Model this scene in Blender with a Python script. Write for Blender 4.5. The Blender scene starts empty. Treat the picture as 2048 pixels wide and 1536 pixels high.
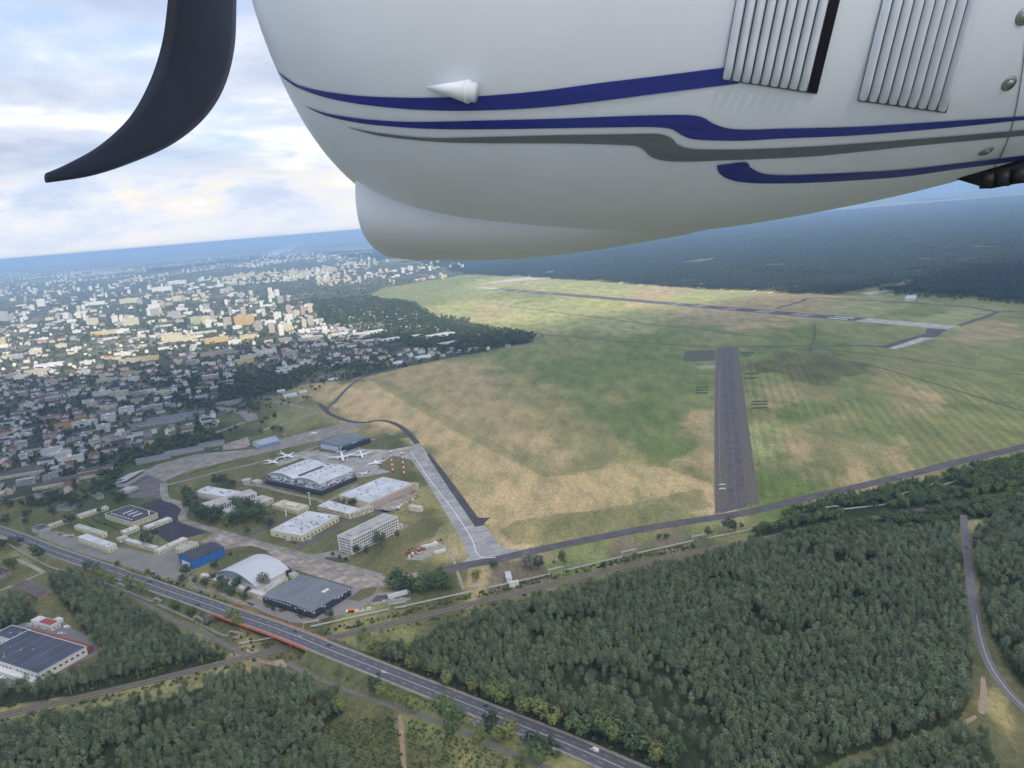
import bpy, bmesh, math, random
import numpy as np
from mathutils import Vector, Matrix
from mathutils.bvhtree import BVHTree
random.seed(7); RNG = np.random.default_rng(11)
sc = bpy.context.scene
COL = sc.collection

# ---------------------------------------------------------------- camera
F_PX, CAM_H = 1538.0, 337.0
HORIZON_Y0, HORIZON_S = 519.0, -0.0835        # horizon line in photo pixels: y = y0 + s*x
ROLL = math.atan(-HORIZON_S)
PITCH = math.atan((768 - (HORIZON_Y0 + HORIZON_S*1024))*math.cos(ROLL)/F_PX)
cam_d = bpy.data.cameras.new('camera'); cam = bpy.data.objects.new('camera', cam_d); COL.objects.link(cam)
cam_d.sensor_width = 36.0; cam_d.lens = F_PX/2048*36.0
cam_d.clip_start = 0.1; cam_d.clip_end = 400000
CAM_M = Matrix.Translation((0, 0, CAM_H)) @ Matrix.Rotation(math.pi/2 - PITCH, 4, 'X') @ Matrix.Rotation(-ROLL, 4, 'Z')
cam.matrix_world = CAM_M
sc.camera = cam

# ---------------------------------------------------------------- sun, world, exposure
SUN_EL, SUN_AZ = math.radians(43), math.radians(158)       # azimuth clockwise from +Y (camera forward)
SUN_DIR = Vector((math.sin(SUN_AZ)*math.cos(SUN_EL), math.cos(SUN_AZ)*math.cos(SUN_EL), math.sin(SUN_EL)))
sun_d = bpy.data.lights.new('sun', 'SUN'); sun_d.energy = 5.0; sun_d.angle = math.radians(4); sun_d.color = (1.0, 0.90, 0.74)
sun = bpy.data.objects.new('sun', sun_d); COL.objects.link(sun)
sun.rotation_euler = SUN_DIR.to_track_quat('Z', 'Y').to_euler(); sun.location = (0, 0, 3000)

world = bpy.data.worlds.new('World'); sc.world = world; world.use_nodes = True
nt = world.node_tree; N = nt.nodes; L = nt.links; N.clear()
def nd(tree, kind, **kw):
    n = tree.nodes.new(kind)
    for k, v in kw.items():
        if k.startswith('i_'):
            key = k[2:]; key = int(key) if key.isdigit() else key
            n.inputs[key].default_value = v
        else: setattr(n, k, v)
    return n
def mth(tree, op, a, b=None, clamp=False):
    n = tree.nodes.new('ShaderNodeMath'); n.operation = op; n.use_clamp = clamp
    for i, v in enumerate((a, b)):
        if v is None: continue
        if isinstance(v, (int, float)): n.inputs[i].default_value = v
        else: tree.links.new(v, n.inputs[i])
    return n.outputs[0]
def mixc(tree, fac, a, b, blend='MIX'):
    n = tree.nodes.new('ShaderNodeMix'); n.data_type = 'RGBA'; n.blend_type = blend
    for i, v in ((0, fac), (6, a), (7, b)):
        if isinstance(v, (int, float)): n.inputs[i].default_value = v
        elif isinstance(v, tuple): n.inputs[i].default_value = (*v, 1.0)[:4]
        else: tree.links.new(v, n.inputs[i])
    return n.outputs[2]
def ramp(tree, fac, stops):
    n = tree.nodes.new('ShaderNodeValToRGB'); e = n.color_ramp.elements
    while len(e) < len(stops): e.new(0.5)
    for el, (p, c) in zip(e, stops): el.position = p; el.color = (*c, 1) if len(c) == 3 else c
    tree.links.new(fac, n.inputs[0]); return n.outputs[0]
sky = nd(nt, 'ShaderNodeTexSky', sky_type='NISHITA', sun_disc=False, sun_elevation=SUN_EL, sun_rotation=SUN_AZ, altitude=300, dust_density=2.0)
sky_s = mixc(nt, 1.0, sky.outputs[0], (0.12, 0.12, 0.12), 'MULTIPLY')
tc = nd(nt, 'ShaderNodeTexCoord'); sep = nd(nt, 'ShaderNodeSeparateXYZ'); L.new(tc.outputs['Generated'], sep.inputs[0])
zc = mth(nt, 'MAXIMUM', sep.outputs[2], 0.0)
den = mth(nt, 'ADD', zc, 0.10)
u = mth(nt, 'DIVIDE', sep.outputs[0], den); v = mth(nt, 'DIVIDE', sep.outputs[1], den)
cb = nd(nt, 'ShaderNodeCombineXYZ'); L.new(u, cb.inputs[0]); L.new(v, cb.inputs[1]); cb.inputs[2].default_value = 3.7
n1 = nd(nt, 'ShaderNodeTexNoise', i_Scale=0.9, i_Detail=10.0, i_Roughness=0.56, i_Distortion=0.35); L.new(cb.outputs[0], n1.inputs['Vector'])
off = nd(nt, 'ShaderNodeVectorMath', operation='ADD'); L.new(cb.outputs[0], off.inputs[0]); off.inputs[1].default_value = (13.1, 5.2, 1.0)
n2 = nd(nt, 'ShaderNodeTexNoise', i_Scale=0.55, i_Detail=9.0, i_Roughness=0.58, i_Distortion=0.2); L.new(off.outputs[0], n2.inputs['Vector'])
mask = ramp(nt, n1.outputs[0], [(0.30, (0, 0, 0)), (0.46, (1, 1, 1))])
cloudc = ramp(nt, n2.outputs[0], [(0.38, (0.31, 0.37, 0.52)), (0.50, (0.44, 0.50, 0.64)), (0.58, (0.58, 0.63, 0.73)), (0.66, (0.84, 0.85, 0.86))])
body = mixc(nt, mask, mixc(nt, 0.6, sky_s, (0.47, 0.57, 0.77)), cloudc)
# low cumulus bank and pale air close to the horizon
th = nd(nt, 'ShaderNodeMapping'); th.inputs['Scale'].default_value = (8.0, 8.0, 24.0); L.new(tc.outputs['Generated'], th.inputs[0])
n3 = nd(nt, 'ShaderNodeTexNoise', i_Scale=1.0, i_Detail=8.0, i_Roughness=0.6); L.new(th.outputs[0], n3.inputs['Vector'])
low = ramp(nt, n3.outputs[0], [(0.40, (0.50, 0.58, 0.74)), (0.50, (0.66, 0.70, 0.78)), (0.58, (0.76, 0.74, 0.71)), (0.68, (0.86, 0.83, 0.79))])
lowfac = ramp(nt, mth(nt, 'ADD', zc, mth(nt, 'MULTIPLY', n3.outputs[0], 0.10)), [(0.06, (0, 0, 0)), (0.125, (0, 0, 0)), (0.15, (1, 1, 1))])
body2 = mixc(nt, lowfac, low, body)
hz = ramp(nt, zc, [(0.0, (0, 0, 0)), (0.055, (1, 1, 1))])
final = mixc(nt, hz, mixc(nt, 0.62, body2, (0.70, 0.75, 0.84)), body2)
bg = nd(nt, 'ShaderNodeBackground'); over = mth(nt, 'ADD', mth(nt, 'MULTIPLY', zc, 0.55), 0.95)      # overcast skies brighten towards the zenith
fm_ = nd(nt, 'ShaderNodeVectorMath', operation='SCALE'); L.new(final, fm_.inputs[0]); L.new(over, fm_.inputs['Scale'])
L.new(fm_.outputs[0], bg.inputs[0]); bg.inputs[1].default_value = 1.0
wo = nd(nt, 'ShaderNodeOutputWorld'); L.new(bg.outputs[0], wo.inputs[0])

sc.view_settings.view_transform = 'Standard'; sc.view_settings.look = 'None'
sc.view_settings.gamma = 1.0; sc.view_settings.exposure = 0.38; sc.view_settings.use_curve_mapping = False
cy = sc.cycles
cy.max_bounces = 5; cy.diffuse_bounces = 2; cy.glossy_bounces = 2; cy.transmission_bounces = 3
cy.volume_bounces = 0; cy.transparent_max_bounces = 24; cy.use_denoising = True; cy.use_adaptive_sampling = True; cy.adaptive_threshold = 0.03
cy.caustics_reflective = False; cy.caustics_refractive = False

# ---------------------------------------------------------------- pixel -> place
def ray(px, py):
    return (CAM_M.to_3x3() @ Vector(((px-1024)/F_PX, -(py-768)/F_PX, -1.0)))
def G(px, py, z=0.0):                       # the point of the plane at height z that the photo shows at this pixel
    d = ray(px, py); t = (z - CAM_H)/d.z
    return Vector((t*d.x, t*d.y, z))
ZOOM = {'p': (0, 0, 1.0), 'A': (0, 500, 2048/700), 'B': (200, 780, 2048/560), 'C': (500, 820, 2048/440), 'D': (0, 940, 2048/480),
        'E': (300, 1000, 2048/600), 'F': (0, 1180, 2048/700), 'G': (650, 1100, 2048/700), 'H': (1348, 900, 1691/700),
        'I': (1348, 560, 2048/700), 'J': (600, 500, 2.56), 'K': (620, 680, 2048/820), 'L': (900, 980, 2048/600), 'M': (1000, 350, 2048/1048)}
def Z(k, x, y):
    a, b, s = ZOOM[k]; return (a + x/s, b + y/s)
def GZ(k, x, y, z=0.0): return G(*Z(k, x, y), z)
def PL(k, pts, z=0.0): return [GZ(k, x, y, z) for x, y in pts]

# ---------------------------------------------------------------- materials
MATS = {}
def mat(name, col, rough=0.85, var=0.0, scale=0.2, col2=None, bump=0.0, metal=0.0, spec=0.25, rnd=0.0, detail=6.0, coat=0.0, trans=0.0, stretch=None):
    if name in MATS: return MATS[name]
    m = bpy.data.materials.new(name); m.use_nodes = True; t = m.node_tree; b = t.nodes['Principled BSDF']
    b.inputs['Roughness'].default_value = rough; b.inputs['Metallic'].default_value = metal
    b.inputs['Specular IOR Level'].default_value = spec
    if coat: b.inputs['Coat Weight'].default_value = coat; b.inputs['Coat Roughness'].default_value = 0.08
    c = None
    if var or col2:
        g = nd(t, 'ShaderNodeNewGeometry'); vec = g.outputs['Position']
        if stretch:
            mp = nd(t, 'ShaderNodeMapping'); mp.inputs['Scale'].default_value = stretch; t.links.new(vec, mp.inputs[0]); vec = mp.outputs[0]
        n = nd(t, 'ShaderNodeTexNoise', i_Scale=scale, i_Detail=detail, i_Roughness=0.62); t.links.new(vec, n.inputs['Vector'])
        if col2 is None: col2 = tuple(min(1, x*(1+var)) for x in col); col1 = tuple(x*(1-var) for x in col)
        else: col1 = col
        c = ramp(t, n.outputs[0], [(0.36, col1), (0.64, col2)])
        if bump:
            bp = nd(t, 'ShaderNodeBump', i_Strength=bump, i_Distance=0.3); t.links.new(n.outputs[0], bp.inputs['Height']); t.links.new(bp.outputs[0], b.inputs['Normal'])
    if rnd:
        oi = nd(t, 'ShaderNodeObjectInfo')
        hsv = nd(t, 'ShaderNodeHueSaturation')
        if c is None: hsv.inputs['Color'].default_value = (*col, 1)
        else: t.links.new(c, hsv.inputs['Color'])
        t.links.new(mth(t, 'ADD', mth(t, 'MULTIPLY', oi.outputs['Random'], 2*rnd), 1-rnd), hsv.inputs['Value'])
        w2 = mth(t, 'FRACT', mth(t, 'MULTIPLY', oi.outputs['Random'], 7.31))
        t.links.new(mth(t, 'ADD', mth(t, 'MULTIPLY', w2, 0.045), 0.478), hsv.inputs['Hue'])
        c = hsv.outputs[0]
    if c is None: b.inputs['Base Color'].default_value = (*col, 1)
    else: t.links.new(c, b.inputs['Base Color'])
    MATS[name] = m; return m
def slabs(name, col, joint, bw, bh, rough=0.9, var=0.15, ang=0.0):
    """cast concrete in bays: colour varies bay by bay, dark joints, stains"""
    m = bpy.data.materials.new(name); m.use_nodes = True; t = m.node_tree; b = t.nodes['Principled BSDF']
    b.inputs['Roughness'].default_value = rough; b.inputs['Specular IOR Level'].default_value = 0.2
    g = nd(t, 'ShaderNodeNewGeometry'); mp = nd(t, 'ShaderNodeMapping'); mp.inputs['Rotation'].default_value = (0, 0, ang); t.links.new(g.outputs['Position'], mp.inputs[0])
    br = nd(t, 'ShaderNodeTexBrick'); t.links.new(mp.outputs[0], br.inputs['Vector'])
    br.inputs['Color1'].default_value = (*[x*(1-var) for x in col], 1); br.inputs['Color2'].default_value = (*[min(1, x*(1+var)) for x in col], 1)
    br.inputs['Mortar'].default_value = (*joint, 1); br.inputs['Scale'].default_value = 1.0; br.inputs['Mortar Size'].default_value = 0.16
    br.inputs['Brick Width'].default_value = bw; br.inputs['Row Height'].default_value = bh; br.offset = 0.0
    n = nd(t, 'ShaderNodeTexNoise', i_Scale=0.05, i_Detail=8.0, i_Roughness=0.7); t.links.new(g.outputs['Position'], n.inputs['Vector'])
    st = ramp(t, n.outputs[0], [(0.35, (0.72, 0.70, 0.68)), (0.6, (1.08, 1.08, 1.08))])
    t.links.new(mixc(t, 1.0, br.outputs[0], st, 'MULTIPLY'), b.inputs['Base Color'])
    MATS[name] = m; return m

# ---------------------------------------------------------------- mesh and object helpers
def obj(name, verts, faces, mats, parent=None, fm=None, smooth=False):
    me = bpy.data.meshes.new(name); me.from_pydata([tuple(v) for v in verts], [], faces)
    for m in (mats if isinstance(mats, (list, tuple)) else [mats]): me.materials.append(m)
    if fm is not None: me.polygons.foreach_set('material_index', fm)
    if smooth: me.polygons.foreach_set('use_smooth', [True]*len(faces))
    o = bpy.data.objects.new(name, me); COL.objects.link(o)
    if parent is not None: o.parent = parent
    return o
def empty(name, loc=(0, 0, 0), rz=0.0):
    o = bpy.data.objects.new(name, None); COL.objects.link(o); o.location = loc; o.rotation_euler = (0, 0, rz); o.empty_display_size = 1.0
    return o
def tag(o, label, cat, group=None):
    o['label'] = label; o['category'] = cat
    if group: o['group'] = group
    return o
def struct(o, label=None):
    o['kind'] = 'structure'
    if label: o['label'] = label
    return o
def stuff(o, label=None, cat=None):
    o['kind'] = 'stuff'
    if label: o['label'] = label
    if cat: o['category'] = cat
    return o
def copy_tree(o, parent=None):
    c = o.copy(); COL.objects.link(c)
    if parent is not None: c.parent = parent
    for ch in o.children:
        if ch is not c: copy_tree(ch, c)
    return c
class MB:
    """collects boxes, prisms, tubes ... into one mesh"""
    def __init__(s): s.v = []; s.f = []; s.m = []
    def add(s, v, f, mi=0):
        b = len(s.v); s.v += [tuple(x) for x in v]; s.f += [tuple(i+b for i in q) for q in f]; s.m += [mi]*len(f); return s
    def box(s, x0, x1, y0, y1, z0, z1, mi=0):
        v = [(x, y, z) for z in (z0, z1) for x, y in ((x0, y0), (x1, y0), (x1, y1), (x0, y1))]
        return s.add(v, [(3, 2, 1, 0), (4, 5, 6, 7), (0, 1, 5, 4), (1, 2, 6, 5), (2, 3, 7, 6), (3, 0, 4, 7)], mi)
    def prism(s, poly, z0, z1, mi=0, top=None):
        n = len(poly); v = [(p[0], p[1], z0) for p in poly] + [(p[0], p[1], z1) for p in poly]
        s.add(v, [(i, (i+1) % n, n+(i+1) % n, n+i) for i in range(n)], mi)
        return s.add([(p[0], p[1], z1) for p in poly], [tuple(range(n))], mi if top is None else top)
    def tube(s, pts, r, n=6, mi=0, caps=True):
        pts = [Vector(p) for p in pts]; rr = r if isinstance(r, (list, tuple)) else [r]*len(pts); rings = []
        for i, p in enumerate(pts):
            d = (pts[min(i+1, len(pts)-1)] - pts[max(i-1, 0)]).normalized()
            a = d.cross(Vector((0, 0, 1)) if abs(d.z) < 0.9 else Vector((1, 0, 0))).normalized(); b = a.cross(d)
            rings.append([p + rr[i]*(math.cos(2*math.pi*k/n)*a + math.sin(2*math.pi*k/n)*b) for k in range(n)])
        v = [q for R_ in rings for q in R_]; f = []
        for i in range(len(pts)-1):
            for k in range(n): f.append((i*n+k, i*n+(k+1) % n, (i+1)*n+(k+1) % n, (i+1)*n+k))
        if caps: f += [tuple(reversed(range(n))), tuple((len(pts)-1)*n+k for k in range(n))]
        return s.add(v, f, mi)
    def build(s, name, mats, parent=None, smooth=False):
        return obj(name, s.v, s.f, mats, parent, s.m, smooth)
def in_poly(x, y, poly):
    """vectorised point-in-polygon"""
    x = np.asarray(x, float); y = np.asarray(y, float); c = np.zeros(x.shape, bool); n = len(poly)
    for i in range(n):
        x1, y1 = poly[i][0], poly[i][1]; x2, y2 = poly[(i+1) % n][0], poly[(i+1) % n][1]
        if y1 == y2: continue
        c ^= ((y1 > y) != (y2 > y)) & (x < (x2-x1)*(y-y1)/(y2-y1)+x1)
    return c
def dist_line(x, y, line):
    d = np.full(np.shape(x), 1e9)
    for a, b in zip(line[:-1], line[1:]):
        dx, dy = b[0]-a[0], b[1]-a[1]; t = np.clip(((x-a[0])*dx+(y-a[1])*dy)/max(dx*dx+dy*dy, 1e-9), 0, 1)
        d = np.minimum(d, np.hypot(x-a[0]-t*dx, y-a[1]-t*dy))
    return d
def catmull(pts, n=8):
    pts = [Vector(p) for p in pts]; out = []
    for i in range(len(pts)-1):
        p0 = pts[max(i-1, 0)]; p1 = pts[i]; p2 = pts[i+1]; p3 = pts[min(i+2, len(pts)-1)]
        for k in range(n):
            t = k/n; out.append(0.5*((2*p1)+(p2-p0)*t+(2*p0-5*p1+4*p2-p3)*t*t+(3*p1-p0-3*p2+p3)*t**3))
    return out+[pts[-1]]
def sheet(name, poly, z, m, parent=None):
    """a flat polygon laid on the ground, triangulated"""
    bm = bmesh.new(); vs = [bm.verts.new((p[0], p[1], z)) for p in poly]; f = bm.faces.new(vs); bm.normal_update()
    if f.normal.z < 0: f.normal_flip()
    bmesh.ops.triangulate(bm, faces=[f]); me = bpy.data.meshes.new(name); bm.to_mesh(me); bm.free(); me.materials.append(m)
    o = bpy.data.objects.new(name, me); COL.objects.link(o)
    if parent is not None: o.parent = parent
    return o
def strip_verts(line, w0, w1, dz=0.0):
    """left/right edges of a band between offsets w0..w1 to the right of a polyline"""
    line = [Vector(p) for p in line]; v = []
    for i, p in enumerate(line):
        d = line[min(i+1, len(line)-1)] - line[max(i-1, 0)]; d.z = 0; d.normalize(); r = Vector((d.y, -d.x, 0))
        v += [p + r*w0 + Vector((0, 0, dz)), p + r*w1 + Vector((0, 0, dz))]
    return v, [(2*i, 2*i+1, 2*i+3, 2*i+2) for i in range(len(line)-1)]
def strip(name, line, w, z, m, parent=None, off=0.0):
    v, f = strip_verts([(p[0], p[1], (p[2] if len(p) > 2 else 0)) for p in line], off-w/2, off+w/2, z)
    return obj(name, v, f, m, parent)
def resample(line, step):
    line = [Vector(p) for p in line]; out = [line[0]]; acc = 0.0
    for a, b in zip(line[:-1], line[1:]):
        l = (b-a).length; t = step-acc
        while t <= l: out.append(a+(b-a)*(t/l)); t += step
        acc = (acc+l) % step
    return out
# value noise for numpy
def vnoise(x, y, seed=0):
    xi = np.floor(x).astype(np.int64); yi = np.floor(y).astype(np.int64); fx = x-xi; fy = y-yi
    fx = fx*fx*(3-2*fx); fy = fy*fy*(3-2*fy)
    def h(a, b):
        k = (a*374761393 + b*668265263 + seed*144665) & 0x7fffffff; k = (k ^ (k >> 13))*1274126177 & 0x7fffffff
        return ((k ^ (k >> 16)) & 0xffff)/65535.0
    return (h(xi, yi)*(1-fx)+h(xi+1, yi)*fx)*(1-fy)+(h(xi, yi+1)*(1-fx)+h(xi+1, yi+1)*fx)*fy
def fbm(x, y, seed=0, o=4):
    s = 0; a = 0.5; t = 0
    for i in range(o): s = s+a*vnoise(x*2**i, y*2**i, seed+i); t += a; a *= 0.55
    return s/t
# ================================================================ the ground
PAL = {'T': (.47, .36, .205), 't': (.38, .30, .17), 'O': (.270, .245, .122), 'o': (.215, .208, .100), 'G': (.158, .196, .074), 'g': (.205, .222, .098),
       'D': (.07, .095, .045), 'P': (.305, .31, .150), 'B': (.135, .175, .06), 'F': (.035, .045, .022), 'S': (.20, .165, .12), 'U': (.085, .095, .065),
       'V': (.130, .130, .066), 'R': (.36, .29, .18)}
CTRL = '''700 800 T,760 800 T,690 790 T,850 850 T,930 930 T,1000 1000 T,1100 1000 T,1250 965 T,1350 980 T,1410 1010 T,1020 1075 T,970 1010 T,820 850 T,1400 930 t
900 760 t,860 780 t,1000 850 t,1100 900 t,1150 925 O,960 790 t,1050 780 O,1200 1045 o,1100 1060 O,1300 1040 o,1060 930 O,880 940 t,1150 870 O,1230 905 O,1000 900 t
1060 720 g,1130 740 G,1200 760 G,1300 800 G,1250 850 G,1350 900 G,1330 860 G,1400 760 g,1300 720 G,1180 800 g,1350 850 G,1220 830 G,1410 840 t,1400 800 g,1290 880 G,1390 940 o,1230 790 O,1130 800 O
900 620 P,840 600 g,1000 690 g,1300 690 G,1000 610 P,1100 640 P,1500 640 R,1430 628 R,1200 620 P,1200 590 P,1300 590 R,1400 600 P,1600 600 t,1700 622 P,800 590 g,1700 660 g,1600 675 G,1500 670 g,1400 665 g,1860 620 g,1900 632 P,1990 660 R,1950 720 g,2040 640 g,2040 700 g,1150 680 g,1250 650 P,980 615 R,1040 590 g,1100 572 P,1000 565 P,900 565 g
1800 715 o,1880 760 g,1780 760 O,1830 790 t,1550 735 V,1600 740 V,1680 735 V,1540 760 g,1700 750 g,1560 790 O,1620 790 o,1600 820 G,1520 830 o,1640 870 O,1750 850 g,1800 905 t,1600 900 t,1550 970 B,1530 985 B,1700 960 t,1900 850 g,2000 850 g,1650 930 o,1750 920 O,1850 900 g,1520 880 P,1560 920 o,1900 890 o,2030 780 g,1500 710 G,1760 710 g,1900 810 g,1740 800 g
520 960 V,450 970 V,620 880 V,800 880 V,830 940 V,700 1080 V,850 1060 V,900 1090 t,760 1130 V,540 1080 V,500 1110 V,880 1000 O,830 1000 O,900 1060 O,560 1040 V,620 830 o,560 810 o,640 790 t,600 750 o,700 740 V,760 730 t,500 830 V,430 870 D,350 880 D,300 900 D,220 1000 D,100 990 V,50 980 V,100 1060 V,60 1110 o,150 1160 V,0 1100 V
960 1150 t,1000 1140 S,1060 1140 S,1150 1120 g,1200 1100 g,1250 1090 S,1350 1070 S,1400 1050 g,900 1170 V,850 1200 V,760 1240 o,700 1260 o,640 1250 V,560 1240 V,500 1300 t,450 1290 V,420 1320 O,300 1360 O,150 1400 O,20 1430 O,540 1310 S,620 1330 V,700 1350 V,650 1300 U,1000 1190 V,1150 1160 V,1300 1120 V,1400 1090 V
820 1410 o,900 1440 o,1000 1480 o,1080 1510 O,760 1480 V,700 1500 V,850 1500 V,950 1530 O,650 1440 V,860 1450 g,780 1430 V,1050 1460 o,560 1340 V,1960 1350 V,1950 1420 V,1980 1390 O,1955 1280 V,2030 1390 V,2020 1500 V,1985 1250 V
300 1220 V,200 1330 V,100 1350 S,180 1270 V,40 1150 V,350 1150 o'''  # D points by the long apron paint a shadowed patch into the grass colour
def fan_coord(x, y): return np.arctan2(x, y)*2.2, np.log(np.hypot(x, y))
_c = []
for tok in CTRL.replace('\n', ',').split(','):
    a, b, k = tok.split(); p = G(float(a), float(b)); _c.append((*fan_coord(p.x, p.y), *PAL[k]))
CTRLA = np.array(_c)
def ppoly(s, k='p', z=0.0):
    return [GZ(k, float(t.split()[0]), float(t.split()[1]), z) for t in s.split(',')]
# woodland areas (photo pixels on the ground)
WOODS = {
 'pine_main': ppoly('745 1325,810 1290,1000 1226,1250 1163,1480 1096,1680 1078,1800 1075,1900 1065,1926 1110,1934 1220,1944 1330,1940 1400,1912 1447,1800 1482,1700 1510,1560 1580,1330 1590,1262 1536,1180 1492,1060 1440,960 1402,880 1368,800 1345'),
 'pine_right': ppoly('1945 1075,2000 1035,2120 1000,2420 930,2480 1560,2140 1480,2085 1420,2025 1350,1985 1280,1962 1200,1952 1130'),
 'pine_corner': ppoly('1580 1600,1700 1535,1800 1508,1900 1470,1975 1470,1990 1520,2000 1640,1600 1640'),
 'pine_bottom': ppoly('-60 1490,60 1452,170 1436,330 1398,470 1352,560 1350,610 1366,690 1425,650 1452,645 1480,720 1560,800 1640,-60 1660'),
 'pine_left': ppoly('95 1165,150 1152,230 1195,330 1255,420 1295,452 1318,330 1362,180 1386,60 1405,-40 1420,-40 1380,100 1368,190 1350,215 1335,150 1240'),
 'pine_far_left': ppoly('-40 1215,40 1195,75 1225,70 1240,20 1262,-40 1270'),
 'belt': ppoly('1500 1075,1560 1040,1640 1008,1740 990,1850 965,1960 935,2100 905,2400 840,2400 930,2120 985,2000 1035,1935 1042,1915 1066,1800 1072,1680 1074,1560 1085'),
 'allot_a': ppoly('735 592,830 605,870 632,905 650,925 650,1065 672,1045 690,920 700,850 700,700 660,640 640,620 600'),
}
TOWN = ppoly('-300 990,-400 590,0 575,300 545,640 505,940 548,770 575,740 590,870 632,1075 668,1060 686,850 726,700 760,600 770,470 830,330 850,200 950,0 1010')
rows = 640; cols = 520
yy = np.exp(np.linspace(math.log(230), math.log(11000), rows)); aa = np.tan(np.radians(np.linspace(-43, 43, cols)))
GX = (yy[:, None]*aa[None, :]).ravel(); GY = np.repeat(yy, cols)
wx = GX + (fbm(GX/70, GY/70, 3, 6)-.5)*0.07*GY; wy = GY + (fbm(GX/70, GY/70, 9, 6)-.5)*0.13*GY
fx, fy = fan_coord(wx, wy)
num = np.zeros((len(GX), 3)); dn = np.zeros(len(GX))
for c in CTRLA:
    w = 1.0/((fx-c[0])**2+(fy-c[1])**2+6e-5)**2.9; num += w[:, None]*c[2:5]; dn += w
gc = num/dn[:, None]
w2x = GX + (fbm(GX/25, GY/25, 5)-.5)*4; w2y = GY + (fbm(GX/25, GY/25, 6)-.5)*6
def patch(poly, col, f=0.8):
    m = in_poly(w2x, w2y, poly); gc[m] = gc[m]*(1-f)+np.array(col)*f
# mown limits of the hay field
patch(ppoly('735 758,900 855,1085 952,1130 952,1240 930,1330 935,1425 970,1426 1005,1300 1010,1170 1022,1080 1030,1010 1045,985 1020,900 920,830 862,740 838,665 812'), PAL['T'], 0.85)
patch(ppoly('1030 1042,1080 1032,1170 1022,1300 1000,1400 975,1425 1015,1250 1052,1090 1085,1020 1092,1000 1060'), PAL['o'], 0.62)
patch(ppoly('1060 725,1180 718,1425 740,1425 780,1330 800,1200 790,1110 770'), PAL['G'], 0.5)
patch(ppoly('735 758,760 752,1000 890,1110 952,1085 955,900 858'), PAL['O'], 0.7)
# pale / dark ground under town and wood
tw = in_poly(GX, GY, TOWN); nz = fbm(GX/35, GY/35, 21); nz2 = fbm(GX/140, GY/140, 24)
gc[tw] = (np.array(PAL['U'])*(1.25-0.6*nz[tw])[:, None] + np.array([.10, .09, .085])*np.clip((nz2[tw]-.5)*4, 0, 1)[:, None])
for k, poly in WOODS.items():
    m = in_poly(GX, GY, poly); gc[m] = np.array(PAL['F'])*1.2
far = (GY > 5200) | ((GX > 300) & (GY > 4300) )
ff = ppoly('940 549,1090 556,1350 574,1700 592,1800 585,2300 625,2500 400,2300 350,1000 455,700 480,760 505')
FARWOOD = ff
m = in_poly(GX, GY, ff); gc[m] = np.array(PAL['o'])*.85
# fields and woods far beyond the town
farm = (GY > 5200) & ~tw & ~m; fn = fbm(GX/900, GY/600, 31)
gc[farm] = np.where((fn[farm] > .52)[:, None], np.array(PAL['o'])*0.9, np.array(PAL['D'])*0.6)
faces = (np.arange((rows-1)*cols).reshape(rows-1, cols)[:, :-1]).ravel()
me = bpy.data.meshes.new('ground')
me.vertices.add(len(GX)); co = np.zeros((len(GX), 3)); co[:, 0] = GX; co[:, 1] = GY; me.vertices.foreach_set('co', co.ravel())
me.loops.add(len(faces)*4); me.polygons.add(len(faces))
me.loops.foreach_set('vertex_index', np.stack([faces, faces+1, faces+cols+1, faces+cols], 1).ravel().astype(np.int32))
me.polygons.foreach_set('loop_start', np.arange(len(faces), dtype=np.int32)*4)
me.update(calc_edges=True); ca = me.color_attributes.new('tone', 'FLOAT_COLOR', 'POINT')
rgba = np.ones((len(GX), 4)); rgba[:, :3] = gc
str_m = np.where(in_poly(GX, GY, ppoly('1480 700,2100 790,2100 880,1525 1005')), 0.75, np.where(in_poly(GX, GY, ppoly('660 810,740 750,1080 690,1430 700,1428 1030,1000 1090')), .16, 0.1)); rgba[:, 3] = str_m*(fbm(GX/90, GY/160, 77) > .44); ca.data.foreach_set('color', rgba.ravel())
mg = bpy.data.materials.new('grassland'); mg.use_nodes = True; t = mg.node_tree; b = t.nodes['Principled BSDF']; b.inputs['Roughness'].default_value = 0.95; b.inputs['Specular IOR Level'].default_value = 0.1
at = nd(t, 'ShaderNodeAttribute', attribute_name='tone'); g_ = nd(t, 'ShaderNodeNewGeometry')
def noi(scale, stretch, det=7, rough=.65):
    mp = nd(t, 'ShaderNodeMapping'); mp.inputs['Scale'].default_value = stretch; mp.inputs['Rotation'].default_value = (0, 0, 0.5); t.links.new(g_.outputs['Position'], mp.inputs[0])
    n = nd(t, 'ShaderNodeTexNoise', i_Scale=scale, i_Detail=det, i_Roughness=rough); t.links.new(mp.outputs[0], n.inputs['Vector']); return n.outputs[0]
fine = ramp(t, noi(0.34, (1, .45, 1), 8, .78), [(0.32, (.50, .54, .50)), (0.5, (1, 1, 1)), (0.68, (1.50, 1.44, 1.34))])
mid = ramp(t, noi(0.035, (1, .35, 1), 8, .68), [(0.34, (.66, .74, .66)), (0.5, (1, 1, 1)), (0.64, (1.26, 1.22, 1.14))])
big = ramp(t, noi(0.007, (1, .5, 1), 5), [(0.35, (.84, .92, .82)), (0.65, (1.14, 1.08, 1.05))])
om = nd(t, 'ShaderNodeMapping'); om.inputs['Rotation'].default_value = (0, 0, -math.atan2(*(GZ('I', 306, 400)-GZ('I', 362, 1250)).yx)); t.links.new(g_.outputs['Position'], om.inputs[0])
wv = nd(t, 'ShaderNodeTexWave', bands_direction='Y', i_Scale=0.022, i_Distortion=1.2, i_Detail=3.0); wv.inputs['Detail Scale'].default_value = 2.0; t.links.new(om.outputs[0], wv.inputs['Vector'])
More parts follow.
